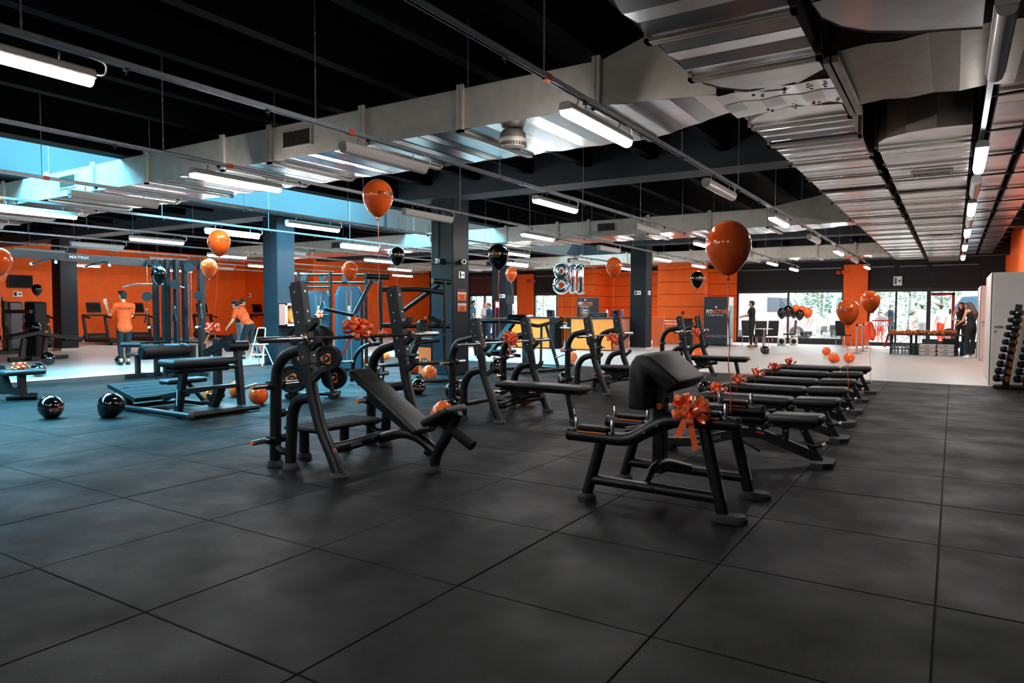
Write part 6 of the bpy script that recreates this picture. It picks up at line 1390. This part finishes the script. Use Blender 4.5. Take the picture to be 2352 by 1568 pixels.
# ---------------------------------------------------------------- catering tables
ZTB = .66
def folding_table(x0, x1, y0, y1, lb, cloth=False, shelf=False):
    t = thing('folding_table', ((x0+x1)/2, (y0+y1)/2, 0), lb, 'table', 'catering tables'); panel_box('top', x0, x1, y0, y1, ZTB-.04, ZTB, 'plastic_dark', t)
    for x in (x0+.06, x1-.06):
        for y in (y0+.05, y1-.05): q = MB(); q.tube([(x, y, 0), (x, y, ZTB-.03)], .022, 10); q.build('leg', 'plastic_black', t)
        q = MB(); q.tube([(x, y0+.05, .3), (x, y1-.05, .3)], .014, 8); q.build('brace', 'plastic_black', t)
    if shelf:
        q = MB(); q.tube([(x0+.06, y0+.05, .15), (x1-.06, y0+.05, ZTB-.05)], .01, 6); q.build('brace', 'plastic_black', t); q = MB(); q.tube([(x1-.06, y0+.05, .15), (x0+.06, y0+.05, ZTB-.05)], .01, 6); q.build('brace', 'plastic_black', t)
        panel_box('low_shelf', x0+.05, x1-.05, y0+.04, y1-.04, .16, .18, 'plastic_black', t)
    return t
xt0, xt1, xt2 = 2.28, 2.98, 4.35; yt0, yt1 = 23.9, 24.7
folding_table(xt0, xt1-.02, yt0, yt1, 'folding table with orange cloth and bottle packs underneath', shelf=True); folding_table(xt1, xt2, yt0, yt1, 'folding table with grey crates pushed underneath')
t = thing('table_cloth', (xt0, yt0, ZTB), 'orange paper cloth hanging off the end of the catering table', 'cloth'); q = MB(); q.bb(xt0-.03, xt1, yt0-.02, yt1, ZTB+.001, ZTB+.006)
q.build('cover', 'cloth_orange', t); q = MB(); vs = []; n = 14
for i in range(6):
    for k in range(n+1):
        u = k/n; vs.append((xt0-.03-.10*(i/5)-.02*math.sin(u*18)*(i/5), yt0+(yt1-yt0)*u, ZTB+.005-i*.09))
q.add(vs, [(i*(n+1)+k, i*(n+1)+k+1, (i+1)*(n+1)+k+1, (i+1)*(n+1)+k) for i in range(5) for k in range(n)]); q.build('drop', 'cloth_orange', t, ang=80)
br = thing('croissant', (0, 0, 0), 'golden brown croissant heaped on the catering tables', 'pastry', 'pastries heaped on the catering tables')
q = MB(); pts = [(.055*math.sin(a), .05*(1-math.cos(a)), .022) for a in [x*.35 for x in range(-4, 5)]]; q.tube(pts, [.006, .014, .02, .025, .027, .025, .02, .014, .006], 9); q.build('dough', 'bread', br, world=False)
q = MB()
for k in (2, 4, 6): p = V(pts[k]); q.ell(p+V((0, 0, .006)), (.012, .028, .024), 8, 6)
q.build('ridges', 'bread', br, world=False)
rb = random.Random(5); first = True
for k in range(190):
    lay = 0 if k < 110 else (1 if k < 165 else 2); x = rb.uniform(xt0+.04, xt2-.25); y = rb.uniform(yt0+.04, yt1-.2); c = br if first else copy_tree(br); first = False
    c.location = (x, y, ZTB+.007+lay*.035); c.rotation_euler = (rb.uniform(-.3, .3), rb.uniform(-.3, .3), rb.uniform(0, 6)); s = rb.uniform(.95, 1.3); c.scale = (s, s, s)
def crate(x, y, w_, d, h, m, lb, n=1, z=0):
    t = thing('storage_crate', (x, y, z), lb, 'crate', 'storage crates under the catering tables'); hh = h
    for a, b, c2, e in ((x-w_/2, x+w_/2, y-d/2, y-d/2+.02), (x-w_/2, x+w_/2, y+d/2-.02, y+d/2), (x-w_/2, x-w_/2+.02, y-d/2, y+d/2), (x+w_/2-.02, x+w_/2, y-d/2, y+d/2)): q = MB(); q.bb(a, b, c2, e, z, z+hh, ch=.005); q.build('wall', m, t)
    q = MB(); q.bb(x-w_/2, x+w_/2, y-d/2, y+d/2, z, z+.02); q.build('bottom', m, t)
    q = MB(); q.bb(x-w_/2-.012, x+w_/2+.012, y-d/2-.012, y-d/2, z+hh-.03, z+hh); q.build('rim', m, t); q = MB(); q.bb(x-.06, x+.06, y-d/2-.006, y-d/2, z+hh*.55, z+hh*.7); q.build('grip_slot', 'plastic_black', t)
for i, xx in enumerate((3.38, 3.86)):
    for k in range(3): crate(xx, 23.75, .44, .34, .118, 'crate_grey', f"pale grey crate {('at the bottom', 'in the middle', 'on top')[k]} of the {('stack nearer the bottle packs', 'stack nearer the woman with her back turned')[i]}", z=k*.12)
crate(3.42, 24.3, .42, .3, .5, 'crate_dark', 'dark grey crate behind the pale crate stacks'); crate(3.98, 24.3, .42, .3, .52, 'plastic_black', 'black crate behind the pale crate stacks'); crate(4.42, 24.6, .36, .4, .42, 'crate_blue', 'blue crate standing on the floor behind the woman at the table'); crate(3.03, 24.2, .2, .3, .36, 'crate_green', 'green crate between the two catering tables') if mat('crate_green', '#1f4a3c', .5) else None
for i, (x, z) in enumerate(((2.45, 0), (2.45, .18), (2.75, 0), (2.75, .18))):
    for k in range(6):
        xx, yy = x-.09+(k % 3)*.09, 24.1+(k//3)*.09; t = thing('drink_bottle', (xx, yy, z), 'small clear drink bottle packed beneath the catering table', 'bottle', 'bottle packs beneath the catering table'); q = MB(); q.lathe([(.036, 0), (.04, .02), (.04, .1), (.016, .145), (.016, .15)], (0, 0, 0), 10); q.build('body', 'glass_box', t, world=False); q = MB(); q.lathe([(.018, .145), (.018, .165)], (0, 0, 0), 8); q.build('cap', 'plastic_black', t, world=False)
# ---------------------------------------------------------------- white partitions with doors
for k, (y, xl) in enumerate(((14.05, 4.62), (21.75, 4.66))):
    o = MB(); o.bb(xl, WR, y, y+.06, 0, 2.1, ch=.005); w_ = struct(o.build(f'wall_partition_{k+1}', 'white_paint', smooth=False))
    q = MB(); q.bb(xl+.04, xl+1.0 if xl+1 < WR else WR, y-.012, y, .03, 2.07, ch=.004); d = struct(q.build(f'door_{k+2}', 'white_paint', smooth=False))
    hx, hz = (AY(2286, 748, y).x, AY(2286, 748, y).z) if k == 0 else (AY(2256, 739, y).x, AY(2256, 739, y).z)
    q = MB(); q.tube([(hx-.02, y-.012, hz), (hx-.02, y-.06, hz), (hx+.12, y-.06, hz)], .011, 8); q.build('door_handle', 'steel', d); q = MB(); q.lathe([(.022, 0), (.022, .006), (.008, .008)], (hx, y-.012, hz-.1), 14, (0, -1, 0)); q.build('lock_plate', 'steel', d)
    o = MB(); o.bb(xl-.0, xl+.015, y, y+2.6, 0, 2.1); o.build('side_return', 'white_paint', w_, smooth=False)
# ---------------------------------------------------------------- dumbbell tree
t = thing('dumbbell_tree', (4.95, 13.55, 0), 'black upright dumbbell tree beside the white partition', 'dumbbell rack')
for s, (xa, xb) in enumerate(((4.86, 5.02), (5.16, 5.24))): q = MB(); q.bar((xa, 13.6, .05), (xb, 13.6, 1.5), .08, .1, (1, 0, 0)); q.build('post', 'frame_black', t)
q = MB(); q.bb(4.66, 5.5, 13.45, 13.75, 0, .06, ch=.02); q.build('base', 'frame_black', t)
for k in range(10):
    for xx in (4.8, 5.08):
        z = .18+k*.13; x = xx+k*.022; q = MB(); q.bb(x-.06, x+.06, 13.42, 13.6, z-.05, z-.03); q.build('cradle', 'frame_black', t)
def dumbbell(r):
    t = thing('dumbbell', (0, 0, 0), '', 'dumbbell', 'dumbbells on the dumbbell tree'); ax = V((.78, -.62, 0)).normalized()
    for s in (-1, 1):
        q = MB(); q.lathe([(r*.5, .035), (r*.9, .04), (r, .055), (r, .095), (r*.9, .11), (r*.8, .112)], (0, 0, 0), 18, ax*s); h = q.build('head', 'rubber_black', t, world=False); q = MB(); q.lathe([(r*.78, .1125), (r*.78, .115)], (0, 0, 0), 18, ax*s); q.build('end_disc', 'orange_plastic', h, world=False)
    q = MB(); q.tube([ax*-.04, ax*.04], .014, 10); q.build('handle', 'steel', t, world=False); return t
for k in range(10):
    for j, xx in enumerate((4.78, 5.08)):
        z = .185+k*.13; t = dumbbell(.066-.0028*k); t.location = (xx+k*.022, 13.38, z); t['label'] = f"black rubber dumbbell with orange end disc, {['lowest', 'second lowest', 'third lowest', 'fourth lowest', 'fifth lowest', 'fifth highest', 'fourth highest', 'third highest', 'second highest', 'highest'][k]} on the {['side by the door handle', 'side by the orange wall'][j]}"
        q = MB(); ax = V((.78, -.62, 0)).normalized(); sd = V((.62, .78, 0)); lettering(q, str(10-k), ax*.1155, sd, (0, 0, 1), .05, .001); q.build('number', 'print_black', t, world=False, smooth=False)
# ---------------------------------------------------------------- column and wall fittings
def exit_sign(c, ux, lb, w_=.2, h=.14, mk='print_black'):
    c, ux = V(c), V(ux); n = ux.cross(V((0, 0, 1))); t = thing('exit_sign', c, lb, 'sign', 'running man exit signs')
    def plate(nm, w2, h2, m, off, dx=0, dz=0): q = MB(); a = ux*dx+V((0, 0, dz))+n*off; q.add([a-ux*w2/2-V((0, 0, h2/2)), a+ux*w2/2-V((0, 0, h2/2)), a+ux*w2/2+V((0, 0, h2/2)), a-ux*w2/2+V((0, 0, h2/2))], [(0,1,2,3)]); return q.build(nm, m, t, world=False, smooth=False)
    q = MB(); b = [ux*(sx*w_/2)+V((0, 0, sz*h/2)) for sx, sz in ((-1,-1),(1,-1),(1,1),(-1,1))]; q.add([x for x in b]+[x+n*.01 for x in b], [(7,6,5,4),(0,1,2,3)]+[(i, (i+1) % 4, (i+1) % 4+4, i+4) for i in range(4)]); q.build('plate', 'print_white', t, world=False, smooth=False)
    plate('door_mark', w_*.3, h*.75, mk, .012, -w_*.25); plate('arrow', w_*.3, h*.18, mk, .012, w_*.2); q = MB(); a = ux*(w_*.4)+n*.012; q.add([a, a-ux*(w_*.13)+V((0, 0, h*.28)), a-ux*(w_*.13)-V((0, 0, h*.28))], [(0,1,2)]); q.build('arrow_head', mk, t, world=False, smooth=False)
exit_sign((-4.825, 10.3, 2.12), (0, 1, 0), 'white exit sign above the notices on the dark column'); exit_sign((AY(1465, 663, 21.79).x, 21.79, 2.02), (1, 0, 0), 'white exit sign on the column beside the reception counter', .24); exit_sign((-5.195, 22.1, 2.02), (0, 1, 0), 'exit sign on the narrow side of the reception column', .24)
exit_sign((AY(1154, 668, 20.79).x, 20.79, 1.93), (1, 0, 0), 'white exit sign on the far column near the entrance', .24)
exit_sign((WL+.01, AX(40, 675, WL).y, AX(40, 675, WL).z), (0, 1, 0), 'exit sign on the orange wall under the screen', .32, .2); exit_sign((AY(573, 678, 21.29).x, 21.28, AY(573, 678, 21.29).z), (1, 0, 0), 'exit sign on the orange wall above the leaning person', .34, .2)
p = AY(2062, 645, 29.95); exit_sign((p.x, 29.95, p.z), (1, 0, 0), 'large white exit sign above the glass door', .3, .36, 'green')
for z, lb in ((1.70, 'upper orange and black notice on the dark column'), (1.46, 'lower orange and black notice on the dark column')):
    t = thing('notice', (-4.825, 10.32, z), lb, 'notice', 'notices on the dark column'); q = MB(); q.bb(-4.828, -4.82, 10.16, 10.47, z-.115, z+.115); q.build('sheet', 'print_orange', t, smooth=False); q = MB(); q.bb(-4.82, -4.818, 10.165, 10.465, z+.055, z+.11); q.build('header', 'print_black', t, smooth=False)
    q = MB(); q.bb(-4.82, -4.8185, 10.165, 10.465, z+.015, z+.052); q.build('white_band', 'print_white', t, smooth=False)
    q = MB(); rl = random.Random(int(z*100))
    for zz, wtot, hh in ((z+.033, .26, .014), (z-.02, .19, .02), (z-.055, .15, .02), (z-.09, .2, .018)):
        yy = 10.315-wtot/2
        while yy < 10.315+wtot/2-.01: wl_ = rl.uniform(.012, .05); q.bb(-4.8185, -4.817, yy, min(yy+wl_, 10.315+wtot/2), zz-hh/2, zz+hh/2); yy += wl_+.008
    q.build('print_lines', 'maroon', t, smooth=False)['kind'] = 'stuff'; q = MB(); star(q, (-4.817, 10.315, z+.083), (0, 1, 0), (0, 0, 1), .016); q.build('emblem', 'print_orange', t, smooth=False)
def siren(c, n, lb):
    c, n = V(c), V(n); t = thing('security_camera', c, lb, 'camera', 'dome cameras on the dark column'); q = MB(); q.lathe([(.06, 0), (.06, .02), (.045, .05), (.03, .09)], (0, 0, 0), 16, n); q.build('mount', 'plastic_black', t, world=False); q = MB(); q.lathe([(.045, .09), (.055, .1), (.055, .16), (.04, .175)], (0, 0, 0), 16, n); q.build('head', 'white_gloss', t, world=False); q = MB(); q.lathe([(.028, .176), (.02, .19), (.005, .195)], (0, 0, 0), 14, n); q.build('lens', 'screen', t, world=False)
p = AY(1018, 600, 10.0); siren((p.x, 10.0, p.z), (-.5, -.85, 0), 'dome camera on the speaker side of the dark column'); p = AX(1058, 602, -4.83); siren((-4.83, p.y, p.z), (.8, -.4, 0), 'dome camera on the notice side of the dark column')
q = MB(); q.tube([(-5.2, 9.98, 2.36), (-5.2, 9.98, 3.6)], .012, 6); q.tube([(-5.4, 9.98, 2.36), (-4.82, 9.98, 2.36), (-4.815, 10.3, 2.36)], .012, 6); q.build('conduit', 'plastic_black', colC)
# fire hose cabinet on the second column
xh = -10.19; t = thing('fire_hose_cabinet', (xh, 10.1, 1.2), 'salmon red fire hose cabinet with glass front on the dark column', 'cabinet')
q = MB(); a, b, c2, d = 9.92, 10.55, .97, 1.53
q.bb(xh, xh+.25, a, a+.02, c2, d); q.bb(xh, xh+.25, b-.02, b, c2, d); q.bb(xh, xh+.25, a, b, c2, c2+.02); q.bb(xh, xh+.25, a, b, d-.02, d); q.bb(xh, xh+.02, a, b, c2, d); q.build('box', 'salmon', t, smooth=False) if mat('salmon', '#d06a58', .5) else None
q = MB(); q.bb(xh+.25, xh+.27, a, b, c2, c2+.05); q.bb(xh+.25, xh+.27, a, b, d-.05, d); q.bb(xh+.25, xh+.27, a, a+.05, c2, d); q.bb(xh+.25, xh+.27, b-.05, b, c2, d); q.build('door_frame', 'white_gloss', t, smooth=False)
q = MB(); q.bb(xh+.255, xh+.262, a+.05, b-.05, c2+.05, d-.05); q.build('glass', 'glass', t, smooth=False); q = MB(); q.lathe([(.05, .04), (.2, .04), (.21, .06), (.21, .2), (.05, .2)], (xh, 10.23, 1.25), 26, (1, 0, 0)); rr = q.build('hose_reel', 'orange_plastic', t)
for k in range(5): q = MB(); q.tube([(xh+.203, 10.23+(.06+k*.032)*math.cos(a_), 1.25+(.06+k*.032)*math.sin(a_)) for a_ in [2*PI*j/20 for j in range(21)]], .01, 6, False); q.build('hose_coil', 'orange_line', rr)
# wall screen, fire alarms, electrical cabinet
y0, y1 = AX(15, 640, WL).y, AX(73, 640, WL).y; z0, z1 = AX(40, 661, WL).z, AX(40, 631, WL).z
t = thing('wall_screen', (WL+.05, (y0+y1)/2, (z0+z1)/2), 'black flat television on the orange wall', 'television'); q = MB(); q.bb(WL+.04, WL+.1, y0, y1, z0, z1, ch=.01); q.build('case', 'plastic_black', t); q = MB(); q.bb(WL+.1, WL+.104, y0+.03, y1-.03, z0+.03, z1-.03); q.build('panel', 'screen', t); q = MB(); q.bb(WL, WL+.04, (y0+y1)/2-.2, (y0+y1)/2+.2, (z0+z1)/2-.15, (z0+z1)/2+.15); q.build('bracket', 'plastic_dark', t)
for px, py, lb in ((1926, 625, 'red fire alarm bell on the orange pillar between the windows'), (1214, 646, 'red fire alarm bell on the orange pillar behind reception')):
    p = AY(px, py, FAC-.14); t = thing('fire_alarm', p, lb, 'alarm'); q = MB(); q.lathe([(.09, 0), (.09, .03), (.05, .06)], (0, 0, 0), 16, (0, -1, 0)); q.build('bell', 'red', t, world=False); q = MB(); q.bb(.12, .42, -.02, 0, -.07, .07); q.build('sign', 'label_red', t, world=False)
p = AY(1186, 701, 20.75); p = V((-10.2, 20.75, 1.4)); t = thing('electrical_cabinet', (-10.4, 20.7, 1.0), 'pale grey electrical cabinet on the far column', 'cabinet'); q = MB(); q.bb(-10.44, -10.2, 20.85, 21.2, 1.05, 1.62, ch=.01); q.build('box', 'plastic_dark', t); q = MB(); q.bb(-10.2, -10.18, 20.87, 21.18, 1.08, 1.6); q.build('door', 'white_gloss', t); q = MB(); q.bb(-10.18, -10.16, 20.9, 20.92, 1.25, 1.4); q.build('handle', 'plastic_black', t)
g = V((-10.86, 20.7, 0)); t = thing('extinguisher_post', g, 'thin red post with a white extinguisher sign by the far column', 'post'); q = MB(); q.tube([(0, 0, 0), (0, 0, 1.5)], .015, 8); q.build('pole', 'red', t, world=False); q = MB(); q.bb(-.02, .2, -.01, .01, 1.45, 1.75); q.build('sign', 'red', t, world=False); q = MB(); q.bb(.02, .16, -.014, -.01, 1.5, 1.7); q.build('pictogram', 'print_white', t, world=False)
# white step stool
t = thing('step_stool', (-10.4, 9.7, 0), 'white folding step stool beside the dark column', 'stool'); p = [V((-10.72, 9.42, 0)), V((-10.17, 9.4, 0)), V((-10.72, 9.75, 0)), V((-10.2, 9.75, 0))]
for a, b in ((p[0], V((-10.6, 9.62, .9))), (p[1], V((-10.28, 9.6, .9)))): q = MB(); q.tube([a, b], .013, 8); q.build('front_leg', 'white_gloss', t)
for a, b in ((p[2], V((-10.6, 9.55, .52))), (p[3], V((-10.28, 9.55, .52)))): q = MB(); q.tube([a, b], .012, 8); q.build('rear_leg', 'white_gloss', t)
q = MB(); q.tube(fillet([(-10.6, 9.62, .88), (-10.58, 9.62, .92), (-10.3, 9.6, .92), (-10.28, 9.6, .88)], .03), .013, 8); q.build('top_hoop', 'white_gloss', t); q = MB(); q.box((-10.44, 9.55, .52), (.34, .26, .03), ch=.01); q.build('seat', 'white_gloss', t); q = MB(); q.box((-10.44, 9.5, .26), (.38, .18, .025), ch=.008); q.build('step', 'white_gloss', t)
# orange floor poster by the tall frame machine
t = thing('poster_stand', (-4.95, 9.2, 0), 'orange poster stand printed with a round badge reading 19', 'poster stand'); a, b = AY(960, 830, 9.2).x, AY(992, 830, 9.2).x; q = MB(); q.bb(a, b, 9.2, 9.24, .05, .8, ch=.006); q.build('frame', 'plastic_black', t); q = MB(); q.bb(a+.02, b-.02, 9.192, 9.2, .08, .62); q.build('sheet', 'print_orange', t, smooth=False)
q = MB(); c = V(((a+b)/2, 9.19, .3)); n = 28
for ra, rb_ in ((.1, .115), (.0, .085)):
    for k in range(n):
        u, v = 2*PI*k/n, 2*PI*(k+1)/n; q.add([c+V((r*math.cos(w2), 0, r*math.sin(w2))) for r, w2 in ((ra, u), (rb_, u), (rb_, v), (ra, v))], [(3,2,1,0)])
q.build('badge', 'print_black', t, smooth=False); q = MB(); lettering(q, '19', c+V((0, -.001, .01)), (1, 0, 0), (0, 0, 1), .12, .003); q.build('number', 'print_white', t, smooth=False); q = MB(); q.bb(a+.03, b-.03, 9.1, 9.34, 0, .05); q.build('foot', 'plastic_black', t)
# ---------------------------------------------------------------- outside
m = MB(); m.bb(-60, 50, FAC+.3, 90, -.25, -.05); struct(m.build('ground_outside', 'asphalt', smooth=False))
def hedge(x0, x1, y, h, n, lb, seed):
    t = thing('hedge', ((x0+x1)/2, y, -.05), lb, 'hedge'); r = random.Random(seed); q = MB()
    for k in range(n):
        u = r.random(); x = x0+(x1-x0)*u; hh = h*(.86+.2*math.sin(u*14+seed)); z = hh*r.random()**.8; c = V((x, y+r.uniform(-.7, .7)*(1-.3*z/h), z)); a, b, s = r.uniform(0, 6), r.uniform(-1, 1), r.uniform(.08, .17)
        e1 = V((math.cos(a), math.sin(a), b*.6)).normalized()*s; e2 = e1.cross(V((b, .5, 1))).normalized()*s*.6; q.add([c-e1, c+e2, c+e1, c-e2], [(0,1,2,3)])
    o = q.build('foliage', 'hedge', t, smooth=False); o['kind'] = 'stuff'; q = MB()
    for k in range(int((x1-x0)/1.6)): xx = x0+.8+k*1.6; q = MB(); q.tube([(xx, y, -.05), (xx+.05, y, h*.7)], [.09, .04], 7); q.build('trunk', 'hair_brown', t)
hedge(-7, 9, 46, 5.2, 9000, 'tall green hedge beyond the parking outside the window', 1); hedge(-40, -16, 46, 5.0, 7000, 'tall green hedge outside the entrance side windows', 2)
def van(x, y, rz, lb):
    t = thing('van', (x, y, -.05), lb, 'van', None, rz); B = lambda q, n, m, p=None: q.build(n, m, p or t, world=False)
    pr = [(-2.6, .45), (2.7, .45), (2.75, .9), (2.55, 1.15), (2.0, 1.35), (1.35, 2.25), (1.1, 2.45), (-2.45, 2.5), (-2.6, 2.3)]
    q = MB(); q.prism(pr, lambda u, v, w2: V((u, w2, v)), -.95, .95); B(q, 'body', 'van_white')
    q = MB(); q.add([(2.02, -.8, 1.38), (2.02, .8, 1.38), (1.4, .72, 2.22), (1.4, -.72, 2.22)], [(0,1,2,3)]); q.v = [v+V((.02, 0, .015)) for v in q.v]; B(q, 'windscreen', 'van_glass')
    for s in (-1, 1):
        q = MB(); q.add([(.3, s*.957, 1.4), (1.75, s*.957, 1.4), (1.3, s*.957, 2.1), (.3, s*.957, 2.15)], [(0,1,2,3) if s < 0 else (3,2,1,0)]); B(q, 'side_window', 'van_glass')
        for xx in (-1.7, 1.75): q = MB(); q.lathe([(.2, -.11), (.34, -.11), (.36, -.06), (.36, .06), (.34, .11), (.2, .11)], (xx, s*.86, .36), 20, (0, 1, 0)); wh = B(q, 'wheel', 'tyre'); q = MB(); q.lathe([(.2, 0), (.19, .02), (.05, .03)], (xx, s*.97, .36), 16, (0, s, 0)); B(q, 'hub_cap', 'steel', wh)
        q = MB(); q.box((2.72, s*.7, .95), (.08, .3, .2), ch=.03); B(q, 'headlight', 'chrome'); q = MB(); q.box((1.75, s*1.08, 1.45), (.08, .16, .26), ch=.03); B(q, 'mirror', 'plastic_black')
    q = MB(); q.bb(2.7, 2.82, -.9, .9, .42, .72, ch=.03); B(q, 'bumper', 'plastic_dark')
van(AY(1760, 720, 36.5).x, 36.5, -.05, 'white panel van parked outside the window with the balloon cluster'); van(AY(2215, 720, 36).x+1.2, 36, PI, 'white van parked outside behind the catering table'); van(AY(1950, 720, 40).x, 42.5, -PI/2, 'pale van nose showing beside the orange pillar')
